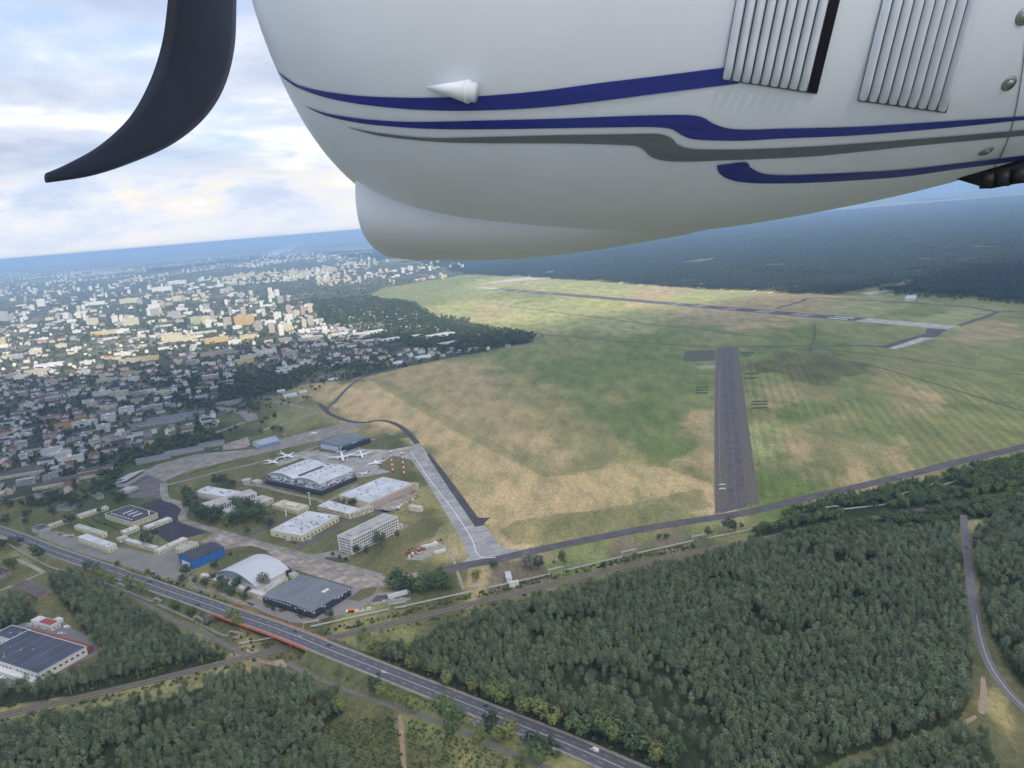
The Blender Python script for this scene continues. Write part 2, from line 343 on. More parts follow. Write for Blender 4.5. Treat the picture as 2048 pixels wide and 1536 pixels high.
sf = mixc(t, mth(t, 'MULTIPLY', at.outputs['Alpha'], .5), (1, 1, 1), ramp(t, wv.outputs[0], [(.25, (.70, .76, .68)), (.8, (1.26, 1.20, 1.12))]))
cc = mixc(t, 1.0, sf, mixc(t, 1.0, mixc(t, 1.0, mixc(t, 1.0, at.outputs[0], fine, 'MULTIPLY'), mid, 'MULTIPLY'), big, 'MULTIPLY'), 'MULTIPLY')
t.links.new(cc, b.inputs['Base Color'])
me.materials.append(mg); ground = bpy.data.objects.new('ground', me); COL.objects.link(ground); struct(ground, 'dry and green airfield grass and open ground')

# the land beyond, to the horizon
mt = bpy.data.materials.new('far_land'); mt.use_nodes = True; t = mt.node_tree; b = t.nodes['Principled BSDF']; b.inputs['Roughness'].default_value = 1.0; b.inputs['Specular IOR Level'].default_value = 0.0
g_ = nd(t, 'ShaderNodeNewGeometry')
n1_ = nd(t, 'ShaderNodeTexNoise', i_Scale=0.00035, i_Detail=6.0, i_Roughness=0.6); t.links.new(g_.outputs['Position'], n1_.inputs['Vector'])
vo = nd(t, 'ShaderNodeTexVoronoi', i_Scale=0.0016); t.links.new(g_.outputs['Position'], vo.inputs['Vector'])
fields = ramp(t, nd(t, 'ShaderNodeSeparateColor').outputs[0] if False else vo.outputs['Distance'], [(0.1, (.21, .22, .16)), (0.4, (.14, .16, .11)), (0.7, (.30, .29, .24))])
t.links.new(mixc(t, ramp(t, n1_.outputs[0], [(0.42, (0, 0, 0)), (0.50, (1, 1, 1))]), (.030, .046, .026), fields), b.inputs['Base Color'])
R_ = 130000; ring = [(R_*math.cos(a), R_*math.sin(a), -0.6) for a in np.linspace(0, 2*math.pi, 97)[:-1]]
far_land = obj('terrain', ring, [tuple(range(96))], mt); struct(far_land, 'wooded and farmed land stretching to the horizon')
# river seen far off beyond the town
m_water = mat('river_water', (.45, .50, .56), 0.25, spec=0.5)
struct(sheet('river', ppoly('535 507,560 497,585 489,602 485,606 490,590 496,575 501,560 507,545 512,535 512'), 0.3, m_water), 'pale river beyond the town')

# ================================================================ pavements of the airfield
m_asph = mat('asphalt', (.102, .095, .096), .9, .24, .06, detail=8)
m_asph_d = mat('asphalt_dark', (.075, .072, .074), .9, .2, .05, detail=8)
m_asph_old = mat('asphalt_worn', (.085, .078, .078), .92, .35, .12, detail=9, stretch=(1, .12, 1))
APR_ANG = math.atan2(*(GZ('B', 1850, 230)-GZ('B', 420, 545)).yx)
m_conc = slabs('concrete_bays', (.37, .36, .335), (.19, .18, .165), 9, 9, ang=-APR_ANG)
m_conc_d = slabs('concrete_bays_grey', (.275, .258, .228), (.15, .14, .125), 8, 8, ang=-APR_ANG)
m_conc_p = slabs('concrete_bays_pink', (.345, .295, .255), (.16, .135, .11), 7, 7, var=.25, ang=-APR_ANG-.1)
T_ANG = math.atan2(*(GZ('K', 870, 930)-GZ('K', 585, 560)).yx)
m_conc_t = slabs('concrete_taxiway', (.37, .365, .36), (.24, .23, .22), 26, 5, ang=-T_ANG+math.pi/2)
m_white = mat('white_paint', (.74, .74, .72), .7, .1, .8)
m_gravel = mat('gravel_path', (.33, .30, .25), .95, .2, .2)
Z1, Z2, Z3, Z4 = .10, .16, .22, .28
def surf(name, k, pts, z, m, label): return struct(sheet(name, [GZ(k, x, y) for x, y in pts], z, m), label)
def way(name, k, pts, w, z, m, label, smooth=5):
    return struct(strip(name, catmull(PL(k, pts), smooth), w, z, m), label)
# main runway by its axis
RN, RF = GZ('I', 1637, 279), GZ('J', 915, 191)
rd = (RF-RN).normalized(); rl = (RF-RN).length; RW = 54.0
runway = struct(strip('runway', [RN, RF], RW, Z2, m_asph), 'long asphalt main runway with white marks')
m_pad = slabs('concrete_pad', (.46, .44, .40), (.30, .28, .26), 12, 12)
p1 = GZ('I', 1102, 231); l1 = (p1-RN).dot(rd); strip('concrete_end', [RN, RN+rd*l1], RW, Z3, m_pad, runway)
p2 = GZ('J', 1012, 199); l2 = (p2-RF).length; strip('concrete_end', [RF, RF-rd*l2], RW, Z3, m_pad, runway)
mk = MB(); side = Vector((rd.y, -rd.x, 0))
def bar(mb, a, dirv, s0, s1, o0, o1, z):
    sd = Vector((dirv.y, -dirv.x, 0)); q = [a+dirv*s0+sd*o0, a+dirv*s1+sd*o0, a+dirv*s1+sd*o1, a+dirv*s0+sd*o1]
    mb.add([(p.x, p.y, z) for p in q], [(3, 2, 1, 0)])
for s0, ln, os_ in ((l1+30, 60, (9, 17)), (l1+160, 60, (8, 12)), (l1+300, 55, (8, 13)), (l1+440, 50, (8, 12)), (l1+580, 45, (8, 12)), (l1+700, 40, (8, 11)), (rl-l2-80, 50, (8, 12)), (rl-l2-220, 40, (8, 12)), (rl-l2-360, 40, (8, 11)), (rl-l2-500, 40, (8, 11))):
    for sg in (1, -1): bar(mk, RN, rd, s0, s0+ln, sg*os_[0], sg*os_[1], Z3+.05)
for s0 in np.arange(l1+20, rl-l2-20, 60): bar(mk, RN, rd, s0, s0+30, -.6, .6, Z3+.05)
stuff(mk.build('runway_markings', m_white, runway))
surf('taxiway_stub', 'I', [(1205, 392), (1300, 360), (1470, 315), (1478, 285), (1600, 288), (1545, 330), (1290, 404)], Z1, m_asph, 'asphalt stub joining the main runway')
surf('concrete_pad', 'I', [(1248, 402), (1440, 338), (1528, 338), (1300, 406)], Z2, m_pad, 'pale concrete bay on the taxiway stub')
way('taxiway', 'I', [(360, 391), (700, 386), (1000, 384), (1140, 384), (1225, 392)], 13, Z1, m_asph, 'narrow taxiway from old runway to stub')
way('taxiway', 'I', [(1600, 285), (1720, 250), (1840, 210), (1905, 188), (2060, 183), (2200, 182)], 15, Z1, m_asph, 'taxiway leading from runway end to the far wood')
way('perimeter_track', 'I', [(1905, 188), (1700, 155), (1400, 135), (1000, 112), (800, 105), (740, 128), (600, 165)], 14, Z1-.03, m_asph, 'perimeter track along the far wood')
way('perimeter_track', 'M', [(1195, 478), (800, 462), (450, 432), (230, 412), (120, 408)], 10, Z1-.03, m_conc_d, 'pale track past the parked aircraft')
surf('far_apron', 'M', [(0, 412), (110, 398), (230, 388), (240, 400), (130, 410), (0, 420), (-60, 424)], Z1, m_pad, 'pale far apron by the terminal')
surf('far_apron', 'M', [(1405, 462), (1520, 446), (1560, 450), (1450, 468)], Z1, m_pad, 'pale concrete hardstand by the dark wood')
m_track = mat('dirt_track', (.10, .095, .06), .95, .2, .1)
for k, pts, w in (('I', [(430, 402), (700, 430), (1100, 490), (1400, 570), (1700, 660), (2100, 785)], 5), ('J', [(1220, 430), (1500, 455), (1800, 478), (2048, 495), (2130, 500)], 9), ('J', [(690, 320), (800, 360), (1000, 385)], 5),
                  ('J', [(1020, 280), (1400, 330), (1800, 382), (2048, 405), (2300, 440)], 7), ('I', [(380, 390), (900, 410), (1300, 455), (1800, 530), (2100, 560)], 6), ('I', [(820, 260), (822, 330), (790, 430)], 6)):
    way('dirt_track', k, pts, w, .06, m_track, 'dark wheel track across the airfield grass')
# old runway with rough shoulders
old = surf('old_runway', 'I', [(246, 394), (372, 390), (392, 520), (430, 800), (470, 1100), (500, 1312), (400, 1322), (240, 1370), (234, 1250), (234, 900), (236, 600)], Z1, mat('rough_shoulder', (.130, .112, .098), .95, .45, .35, detail=9), 'wide old runway with weedy shoulders')
sheet('carriageway', [GZ('I', x, y) for x, y in [(280, 395), (335, 394), (350, 560), (380, 900), (405, 1150), (413, 1262), (440, 1300), (420, 1330), (262, 1368), (322, 1300), (312, 1100), (300, 900), (285, 600)]], Z2, m_asph, old)
stuff(strip('centre_line', PL('I', [(306, 400), (320, 700), (345, 1000), (362, 1250), (366, 1310)]), .9, Z3, mat('worn_line', (.155, .14, .12), .9, .3, .3), old))
for a in ([(249, 396), (238, 700), (236, 1000), (240, 1330)], [(268, 520), (262, 800), (268, 1100), (272, 1200)]):
    stuff(strip('edge_line', PL('I', a), .8, Z3, mat('pale_line', (.22, .20, .18), .9, .3, .3), old))
surf('hardstand', 'I', [(62, 418), (100, 414), (240, 408), (242, 470), (110, 478), (55, 474)], Z1, mat('weedy_asphalt', (.10, .105, .075), .95, .45, .2), 'weedy asphalt stand beside the old runway')
surf('gravel_patch', 'I', [(130, 510), (170, 498), (272, 500), (272, 520), (150, 518)], Z1-.03, m_gravel, 'pale gravel patch beside the old runway')
m_scrub = mat('scrub_rows', (.045, .06, .03), .95, .3, .3)
for yy0 in (425, 440, 625, 640, 658, 708, 724, 746, 545, 572):
    x0, x1 = {425: (395, 470), 440: (395, 450), 545: (415, 500), 572: (410, 490)}.get(yy0, (125, 205) if yy0 < 690 else (450, 550))
    surf('scrub_strip', 'I', [(x0, yy0), (x1-5, yy0-3), (x1, yy0+5), (x0+4, yy0+8)], .05, m_scrub, 'dark scrub strip beside the old runway')
# wide asphalt taxiway along the lower edge of the airfield
way('perimeter_taxiway', 'p', [(885, 1143), (930, 1131), (990, 1120), (1076, 1100), (1164, 1082), (1281, 1059), (1398, 1040), (1500, 1024), (1596, 1000), (1700, 977), (1803, 953), (1928, 921), (2048, 893), (2150, 866), (2400, 805)], 15.5, Z2, m_asph, 'grey asphalt taxiway along the lower airfield edge')
surf('concrete_taxiway', 'K', [(430, 558), (535, 522), (578, 556), (592, 578), (700, 735), (820, 935), (872, 928), (900, 965), (968, 1047), (1070, 1044), (1150, 1028), (1040, 1066), (900, 1096), (755, 1118), (793, 1082), (735, 962), (640, 802), (560, 672), (505, 598), (470, 590)], Z1, m_conc_t, 'light concrete taxiway beside the hangars')
surf('asphalt_strip', 'K', [(583, 572), (597, 566), (720, 722), (838, 886), (872, 890), (905, 884), (880, 905), (868, 926), (828, 935), (700, 752)], Z2, m_asph_d, 'dark new asphalt strip beside the concrete taxiway')
struct(strip('taxi_line', catmull(PL('K', [(505, 560), (545, 620), (600, 700), (700, 830), (770, 930), (815, 1010), (830, 1060), (860, 1085), (930, 1088)]), 5), .9, Z3, m_white), 'white guide line of the concrete taxiway')
way('loop_taxiway', 'C', [(640, -60), (690, -20), (740, 35), (860, 85), (960, 112), (1080, 116), (1180, 98), (1290, 108), (1400, 155), (1490, 235), (1560, 315)], 9.5, Z2, m_asph_d, 'dark curving taxiway round the hay field')
way('edge_track', 'p', [(640, 810), (652, 822), (656, 815), (670, 803), (700, 772), (733, 753), (790, 738), (850, 726), (920, 712), (1000, 697), (1060, 683), (1085, 672), (1072, 664)], 8, Z1, m_asph, 'dark track along the town edge of the airfield')
way('edge_track', 'p', [(652, 822), (610, 832), (560, 850), (520, 862)], 8, Z1, m_conc_d, 'track from the airfield corner to the aprons')
# aprons
surf('long_apron', 'B', [(300, 600), (470, 668), (620, 602), (860, 540), (1100, 484), (1600, 372), (1930, 262), (1850, 228), (1500, 310), (1310, 362), (1165, 428), (900, 450), (700, 470), (420, 545)], Z1, m_conc_d, 'long concrete apron behind the hangars')
surf('old_stand', 'B', [(215, 690), (300, 600), (470, 668), (470, 770), (440, 790), (215, 792)], Z1-.03, slabs('stand_squares', (.14, .13, .125), (.22, .21, .19), 16, 12, ang=-APR_ANG), 'grey marked stand by the dark shed')
surf('hangar_apron', 'C', [(430, 400), (640, 372), (640, 385), (838, 412), (1010, 362), (1300, 372), (1500, 335), (1590, 322), (1655, 402), (1590, 440), (1470, 440), (1330, 430), (1200, 510), (1200, 545), (1310, 575), (1190, 602), (1000, 632), (965, 560), (480, 450), (270, 525), (215, 500)], Z2, m_conc, 'light concrete apron with parked airliners')
surf('dark_lot', 'B', [(400, 812), (480, 790), (600, 858), (580, 940), (555, 962), (790, 1042), (500, 1115), (380, 1030), (330, 1000), (400, 950), (300, 840)], Z1, mat('fresh_asphalt', (.047, .045, .058), .9, .15, .05), 'large dark asphalt yard')
surf('works_apron', 'E', [(450, 215), (640, 245), (800, 300), (1130, 392), (1600, 525), (1860, 490), (1850, 540), (1640, 592), (1400, 600), (1000, 480), (900, 440), (800, 350), (690, 312), (600, 320), (520, 335), (340, 290)], Z1, m_conc_p, 'pinkish worn concrete works apron')
surf('parking_lot', 'D', [(300, 560), (480, 520), (650, 570), (900, 690), (1010, 655), (1310, 720), (1500, 670), (1530, 760), (1660, 850), (1540, 948), (1480, 940), (1000, 800), (700, 715)], Z1, mat('grey_lot', (.215, .205, .185), .92, .14, .05), 'empty grey car park by the main road')
surf('yard', 'E', [(640, 690), (765, 650), (1110, 790), (1380, 600), (1570, 596), (1500, 700), (1390, 765), (1040, 840), (960, 835), (780, 770)], Z1, mat('yard_grey', (.25, .24, .22), .92, .1, .05), 'grey paved yard round the grey-roofed hall')
surf('lawn_island', 'E', [(1350, 680), (1440, 610), (1520, 594), (1556, 600), (1520, 650), (1430, 692)], Z2, mat('dry_lawn', (.14, .125, .06), .95, .25, .3), 'dry brown lawn island in the yard')
for q in ([(770, 720), (830, 705), (860, 725), (800, 740)], [(870, 750), (930, 735), (940, 755), (890, 770)], [(995, 785), (1050, 775), (1090, 800), (1030, 812)], [(1190, 390), (1330, 395), (1360, 420), (1300, 430), (1200, 405)], [(575, 360), (690, 312), (805, 345), (770, 372)]):
    surf('lawn_island', 'E', q, Z2, mat('green_lawn', (.085, .095, .045), .95, .25, .3), 'small green lawn island in the paving')
way('works_road', 'B', [(465, 680), (478, 790), (560, 822), (622, 868), (600, 940), (700, 985), (830, 1022), (1000, 1075), (1200, 1132), (1400, 1185), (1600, 1242), (1830, 1300), (2048, 1365)], 10, Z2, m_conc_d, 'concrete works road through the hangar site')
way('works_road', 'C', [(430, 1300), (560, 1225), (800, 1105), (1000, 1000), (1130, 945), (1300, 960)], 11, Z1, mat('old_road', (.12, .115, .11), .92, .2, .08), 'dark works road beside the white workshop')
way('works_road', 'C', [(-100, 1190), (100, 1120), (300, 1050), (360, 1010)], 9, Z1, MATS['old_road'], 'dark works road behind the trees')
way('works_road', 'C', [(-60, 690), (140, 715), (300, 760), (620, 830), (720, 850), (1000, 690)], 7, Z1, m_conc_d, 'service road along the large hangar')
surf('hangar_yard', 'C', [(1115, 905), (1460, 735), (1530, 770), (1500, 840), (1320, 950), (1240, 950)], Z1, m_conc_p, 'pinkish concrete in front of the hangar doors')
surf('office_path', 'C', [(540, 1350), (680, 1330), (820, 1300), (850, 1330), (940, 1345), (900, 1396), (640, 1396)], Z1, m_conc_d, 'paving before the white office block')
surf('office_yard', 'C', [(1320, 1130), (1420, 1060), (1490, 1075), (1400, 1130), (1340, 1200)], Z1, m_conc_p, 'paved yard beside the white office block')
surf('scrap_yard', 'C', [(1450, 1396), (1600, 1290), (1720, 1230), (1820, 1260), (1820, 1300), (1700, 1350), (1600, 1400)], Z1, m_gravel, 'pale gravel scrap yard')
way('service_track', 'B', [(470, 700), (700, 642), (900, 590), (1100, 545), (1250, 510), (1420, 470), (1600, 410)], 3.5, Z1, m_conc, 'narrow concrete path across the lawn')
way('service_track', 'C', [(1170, 280), (1120, 275), (1040, 320), (900, 400), (720, 440)], 4, Z3, m_conc, 'narrow concrete path by the blue hangar')
surf('apron_north', 'A', [(555, 1110), (640, 1080), (820, 1040), (830, 1065), (740, 1100), (620, 1130)], Z1, m_conc_d, 'pale parking ground by the apartment blocks')
surf('apron_north', 'A', [(1180, 1085), (1300, 1050), (1420, 1005), (1440, 1010), (1250, 1080), (1200, 1100)], Z1, m_conc_d, 'pale strip between dark lawns')
surf('apron_north', 'A', [(1250, 915), (1400, 930), (1500, 960), (1515, 990), (1450, 1005), (1400, 960), (1300, 940)], Z1, m_conc_d, 'pale curving yard north of the aprons')
surf('apron_north', 'B', [(900, 400), (1080, 345), (1100, 400), (1060, 425), (900, 440)], Z2, m_conc_p, 'pinkish yard beside the arched shed')
way('town_road', 'A', [(1100, 885), (1210, 910), (1300, 895), (1460, 880), (1600, 850)], 6, Z1, m_conc_d, 'track past the white tents')
way('town_road', 'A', [(1600, 885), (1700, 905), (1840, 935)], 12, Z1, m_conc_d, 'pale strip in the dry meadow')
way('town_road', 'A', [(1840, 650), (1880, 670), (1920, 695), (1905, 712)], 12, Z1, m_conc, 'white curved road by the white flats')
way('town_road', 'A', [(1740, 480), (1775, 520), (1790, 570)], 14, Z1, m_conc_d, 'town street by the allotments')
way('town_road', 'A', [(860, 560), (910, 510), (930, 480)], 14, Z1, m_conc_d, 'street beside the tower blocks')
way('town_road', 'A', [(430, 1085), (560, 1160), (700, 1220)], 10, Z1, m_conc_d, 'street past the white terraces')
way('town_road', 'A', [(-100, 1010), (200, 1060), (400, 1100)], 8, Z1, m_asph, 'street in the near town quarter')
way('town_road', 'D', [(-60, 290), (300, 205), (620, 120), (900, 60)], 6, Z1, m_conc_d, 'lane by the low barracks')
way('dirt_road', 'A', [(900, 960), (1100, 940), (1250, 915), (1210, 910)], 7, Z1, m_conc_d, 'yard road by the long sheds')
# service lanes in the near left
way('lane', 'D', [(120, 760), (250, 810), (370, 875)], 5, Z1, m_gravel, 'pale lane at the wood edge')
way('lane', 'D', [(-40, 1040), (150, 970), (370, 875)], 3.5, Z1, m_gravel, 'pale lane between the sheds')
way('lane', 'D', [(-30, 570), (150, 600), (300, 640)], 5, Z1, m_gravel, 'lane beside the main road')
way('lane', 'p', [(150, 1160), (225, 1172), (300, 1212), (345, 1240), (420, 1272), (470, 1300), (500, 1310)], 4.5, Z1, mat('lane_grey', (.16, .15, .14), .95, .15, .2), 'narrow grey lane along the wood')
way('lane', 'p', [(575, 1325), (610, 1345), (680, 1375), (735, 1395), (790, 1415), (870, 1442), (950, 1475), (1030, 1510), (1100, 1540), (1160, 1570)], 4.2, Z1, MATS['lane_grey'], 'narrow grey lane below the main road')
way('lane', 'E', [(280, 520), (300, 590), (450, 630), (600, 690), (700, 720)], 5, Z1, m_conc_d, 'curving drive by the domed hall')
way('dirt_path', 'p', [(800, 1430), (803, 1470), (806, 1510), (812, 1580)], 3.2, .06, mat('sand_path', (.30, .22, .14), .95, .2, .3), 'sandy path through the young plantation')
for pts in ([(470, 1305), (490, 1298), (520, 1303), (505, 1312)], [(545, 1322), (565, 1318), (575, 1332), (560, 1338)]):
    surf('sand_patch', 'p', pts, .07, mat('bare_sand', (.34, .27, .20), .95, .15, .3), 'bare sandy patch by the railway')
way('dirt_path', 'p', [(460, 1308), (520, 1322), (560, 1330)], 4, .06, MATS['sand_path'], 'sandy track beside the bridge')
# forest road on the right
way('forest_road', 'p', [(1927, 1030), (1929, 1060), (1934, 1110), (1941, 1165), (1949, 1220), (1960, 1275), (1976, 1322), (1998, 1360), (2030, 1398), (2070, 1435)], 6.5, Z1, mat('forest_asphalt', (.16, .155, .165), .9, .12, .1), 'grey forest road curving along the pines')
struct(strip('road_line', catmull(PL('p', [(1953, 1230), (1961, 1275), (1977, 1322), (1999, 1360), (2031, 1398), (2070, 1434)]), 5), .25, Z2, m_white), 'white centre line of the forest road')
surf('sand_verge', 'p', [(1962, 1352), (1970, 1356), (1978, 1410), (1968, 1430), (1956, 1424), (1960, 1390)], .07, MATS['bare_sand'], 'sandy verge beside the forest road')
surf('sand_verge', 'p', [(1925, 1442), (1950, 1430), (1955, 1436), (1932, 1450)], .07, MATS['bare_sand'], 'short sandy track into the wood')
# the compound at the lower left
surf('compound_yard', 'F', [(-60, 250), (150, 190), (380, 190), (400, 215), (640, 330), (590, 370), (400, 450), (220, 520), (60, 560), (-80, 560)], Z1, mat('compound_asphalt', (.19, .185, .18), .92, .14, .06), 'grey yard round the blue-roofed warehouse')
way('pipe_track', 'G', [(735, 0), (770, 110), (810, 230)], 3, Z1, m_gravel, 'pale narrow track to the pipeline')
# ================================================================ main road on its embankment, bridge, railway, pipelines
ROAD_PTS = [(-90, 1033, 0), (7, 1064, 0), (47, 1078, 0), (103, 1101, 0), (180, 1127.5, 0), (265, 1157, .8), (328, 1179, 2.2), (400, 1204, 4.3), (464, 1227, 5.8), (546, 1255, 6.5), (616, 1282, 6.5), (650, 1296.5, 6.2), (730, 1328, 4.2),
            (810.6, 1360, 2.2), (895, 1393, .8), (978, 1426, .2), (1128.5, 1486, .1), (1231, 1530, .1), (1330, 1575, .1), (1480, 1650, .1)]
road_line = catmull([G(x, y, z) for x, y, z in ROAD_PTS], 8)
ROAD_HALF = 7.6
m_road = mat('road_asphalt', (.105, .105, .118), .88, .22, .5, detail=8, stretch=(1, 1, 1))
v, f = strip_verts(road_line, -ROAD_HALF, ROAD_HALF, .30)
road = struct(obj('main_road', v, f, m_road), 'four-lane main road with white markings')
m_kerb = mat('kerb_concrete', (.40, .37, .31), .9, .15, .3)
def section(name, prof, m, parent, line=road_line):
    """sweeps a cross profile [(offset right, height)] along the road"""
    vs = []; n = len(prof)
    for i, p in enumerate(line):
        d = line[min(i+1, len(line)-1)]-line[max(i-1, 0)]; d.z = 0; d.normalize(); r = Vector((d.y, -d.x, 0))
        vs += [p+r*o+Vector((0, 0, h)) for o, h in prof]
    fs = [(i*n+k, i*n+k+1, (i+1)*n+k+1, (i+1)*n+k) for i in range(len(line)-1) for k in range(n-1)]
    return obj(name, vs, fs, m, parent)
for sg in (1, -1):
    w = ROAD_HALF*sg
    section('kerb', [(w, .28), (w, .42), (w+sg*.3, .42), (w+sg*.3, .2)], m_kerb, road)
    section('footway', [(w+sg*.3, .40), (w+sg*1.9, .40), (w+sg*1.9, .1)], mat('footway_sand', (.25, .225, .185), .92, .25, .25), road)
bi0, bi1 = 9*8-10, 11*8-4     # where the bridge stands
m_bank = mat('bank_grass', (.10, .115, .05), .95, .35, .12)
for a_, b_ in ((3*8, bi0), (bi1, 15*8)):
    ln = road_line[a_:b_+1]; vs = []; 
    for i, p in enumerate(ln):
        d = ln[min(i+1, len(ln)-1)]-ln[max(i-1, 0)]; d.z = 0; d.normalize(); r = Vector((d.y, -d.x, 0)); z = p.z
        for o, h in ((-(ROAD_HALF+2.2+z*1.7), .03), (-(ROAD_HALF+2.2), z+.2), (ROAD_HALF+2.2, z+.2), (ROAD_HALF+2.2+z*1.7, .03)):
            q = p+r*o; vs.append((q.x, q.y, h))
    fs = [(i*4+k, i*4+k+1, (i+1)*4+k+1, (i+1)*4+k) for i in range(len(ln)-1) for k in range(3)]
    # end walls close the bank beneath the bridge
    e = 0 if a_ == bi1 else (len(ln)-1)*4; fs.append((e, e+1, e+2, e+3))
    struct(obj('embankment', vs, fs, m_bank), 'grassy road embankment')
mk = MB()
rs = resample(road_line, 1.0)
def band(i0, i1, o, w, z=.335):
    seg = rs[i0:i1+1]
    if len(seg) > 1:
        v, f = strip_verts(seg, o-w/2, o+w/2, z); mk.add(v, f)
band(0, len(rs)-1, -.25, .17); band(0, len(rs)-1, .25, .17)
for o in (-7.2, 7.2): band(0, len(rs)-1, o, .1)
for i in range(0, len(rs)-8, 12):
    for o in (-3.7, 3.7): band(i, i+4, o, .14)
stuff(mk.build('lane_markings', m_white, road))
# ---- the bridge
m_orange = mat('orange_paint', (.62, .17, .10), .6, .12, .5)
bl = road_line[bi0-1:bi1+2]
bridge = tag(empty('road_bridge', (bl[len(bl)//2].x, bl[len(bl)//2].y, 0)), 'road bridge with orange-red side beams over the railway', 'bridge')
def under(o, par):
    o.parent = par; o.matrix_parent_inverse = Matrix.Translation(-Vector(par.location)) if par.rotation_euler.z == 0 else par.matrix_basis.inverted(); return o
def sect_solid(name, prof, m, line):
    n = len(prof); vs = []
    for i, p in enumerate(line):
        d = line[min(i+1, len(line)-1)]-line[max(i-1, 0)]; d.z = 0; d.normalize(); r = Vector((d.y, -d.x, 0))
        vs += [p+r*o+Vector((0, 0, h)) for o, h in prof]
    fs = [(i*n+k, i*n+(k+1) % n, (i+1)*n+(k+1) % n, (i+1)*n+k) for i in range(len(line)-1) for k in range(n)]
    fs += [tuple(range(n)), tuple(reversed([(len(line)-1)*n+k for k in range(n)]))]
    return obj(name, vs, fs, m)
under(sect_solid('deck', [(-9.4, -1.0), (9.4, -1.0), (9.4, .2), (-9.4, .2)], mat('bridge_concrete', (.28, .27, .25), .9, .15, .3), bl), bridge)
for sg in (1, -1):
    w = 9.45*sg
    under(sect_solid('side_beam', [(w, -1.15), (w+sg*.35, -1.15), (w+sg*.35, .55), (w, .55)], m_orange, bl), bridge)
    rr = resample(bl, 2.5)
    hand = MB(); hand.tube([p+Vector((0, 0, 0)) for p in [q + Vector(((bl[-1]-bl[0]).normalized().y, -(bl[-1]-bl[0]).normalized().x, 0))*(w+sg*.17)+Vector((0, 0, 1.45)) for q in rr]], .09, 5)
    hand.tube([q + Vector(((bl[-1]-bl[0]).normalized().y, -(bl[-1]-bl[0]).normalized().x, 0))*(w+sg*.17)+Vector((0, 0, 1.0)) for q in rr], .06, 4)
    for q in rr:
        c = q + Vector(((bl[-1]-bl[0]).normalized().y, -(bl[-1]-bl[0]).normalized().x, 0))*(w+sg*.17); hand.box(c.x-.07, c.x+.07, c.y-.07, c.y+.07, c.z+.5, c.z+1.45)
    under(hand.build('railing', m_orange), bridge)
m_pier = mat('pier_paint', (.50, .22, .15), .8, .15, .4)
for t_ in (.33, .68):
    i = int(t_*(len(bl)-1)); d = (bl[i+1]-bl[i-1]).normalized(); r = Vector((d.y, -d.x, 0))
    for o in (-7, 0, 7):
        c = bl[i]+r*o; pm = MB().box(c.x-.5, c.x+.5, c.y-.5, c.y+.5, 0, c.z-1.0); under(pm.build('pier', m_pier), bridge)
# ---- railway
RAIL = [(-40, 1441), (0, 1432), (143, 1399), (273, 1369), (410, 1335), (506, 1312), (595, 1291), (660, 1276), (735, 1259), (869, 1226), (960, 1204), (1060, 1180), (1193, 1147), (1310, 1120), (1420, 1098), (1500, 1082), (1640, 1055), (1800, 1027), (1900, 1010), (2100, 972)]
rail_line = catmull([G(x, y) for x, y in RAIL], 6)
m_ballast = mat('track_ballast', (.125, .108, .078), .95, .35, .3)
bed = struct(obj('railway_bed', *strip_verts(rail_line, -4.8, 4.8, .09), m_ballast), 'brown railway bed with two tracks')
sl = MB(); 
m_rail = mat('rail_steel', (.20, .17, .15), .5, metal=.6)
for tr in (-2.2, 2.2):
    for o in (-.75, .75):
        v, f = strip_verts(rail_line, tr+o-.06, tr+o+.06, .34); sl.add(v, f)
    v, f = strip_verts(rail_line, tr-1.25, tr+1.25, .20); sl.add(v, f, 1)
stuff(sl.build('rails', [m_rail, mat('sleeper_bed', (.19, .165, .135), .95, .3, .8)], bed))
# catenary masts beside the tracks
m_mast = mat('mast_steel', (.33, .34, .33), .6)
def mast(p, rz):
    mb = MB(); mb.box(-.14, .14, -.14, .14, 0, 7.5); o = mb.build('mast_post', m_mast)
    r = empty('railway_mast', p, rz); o.parent = r
    MB().tube([(0, 0, 6.6), (0, 3.0, 7.0)], .06, 4).tube([(0, 0, 5.9), (0, 3.0, 7.0)], .05, 4).build('mast_arm', m_mast, r); return r
RM = [(143, 1388, 'first'), (277, 1357, 'second'), (405, 1327, 'third'), (737, 1247, 'fourth'), (850, 1219, 'fifth'), (1002, 1183, 'sixth'), (1056, 1172, 'seventh'), (1106, 1160, 'eighth'), (1205, 1137, 'ninth'), (1400, 1092, 'tenth'), (1520, 1070, 'eleventh'), (1500, 1074, 'twelfth')]
_RML = {'first': 'railway mast nearest the lower left wood', 'second': 'railway mast between the two left pine woods', 'third': 'railway mast just left of the sandy patch', 'fourth': 'railway mast just right of the bridge', 'fifth': 'railway mast behind the tip of the large pine wood'}
rdir = math.atan2(*(rail_line[40]-rail_line[30]).yx)
for x, y, k in RM:
    tag(mast(G(x, y), rdir), _RML.get(k, f'{k} railway mast from the left, at the pine wood edge'), 'mast', 'steel masts along the railway')
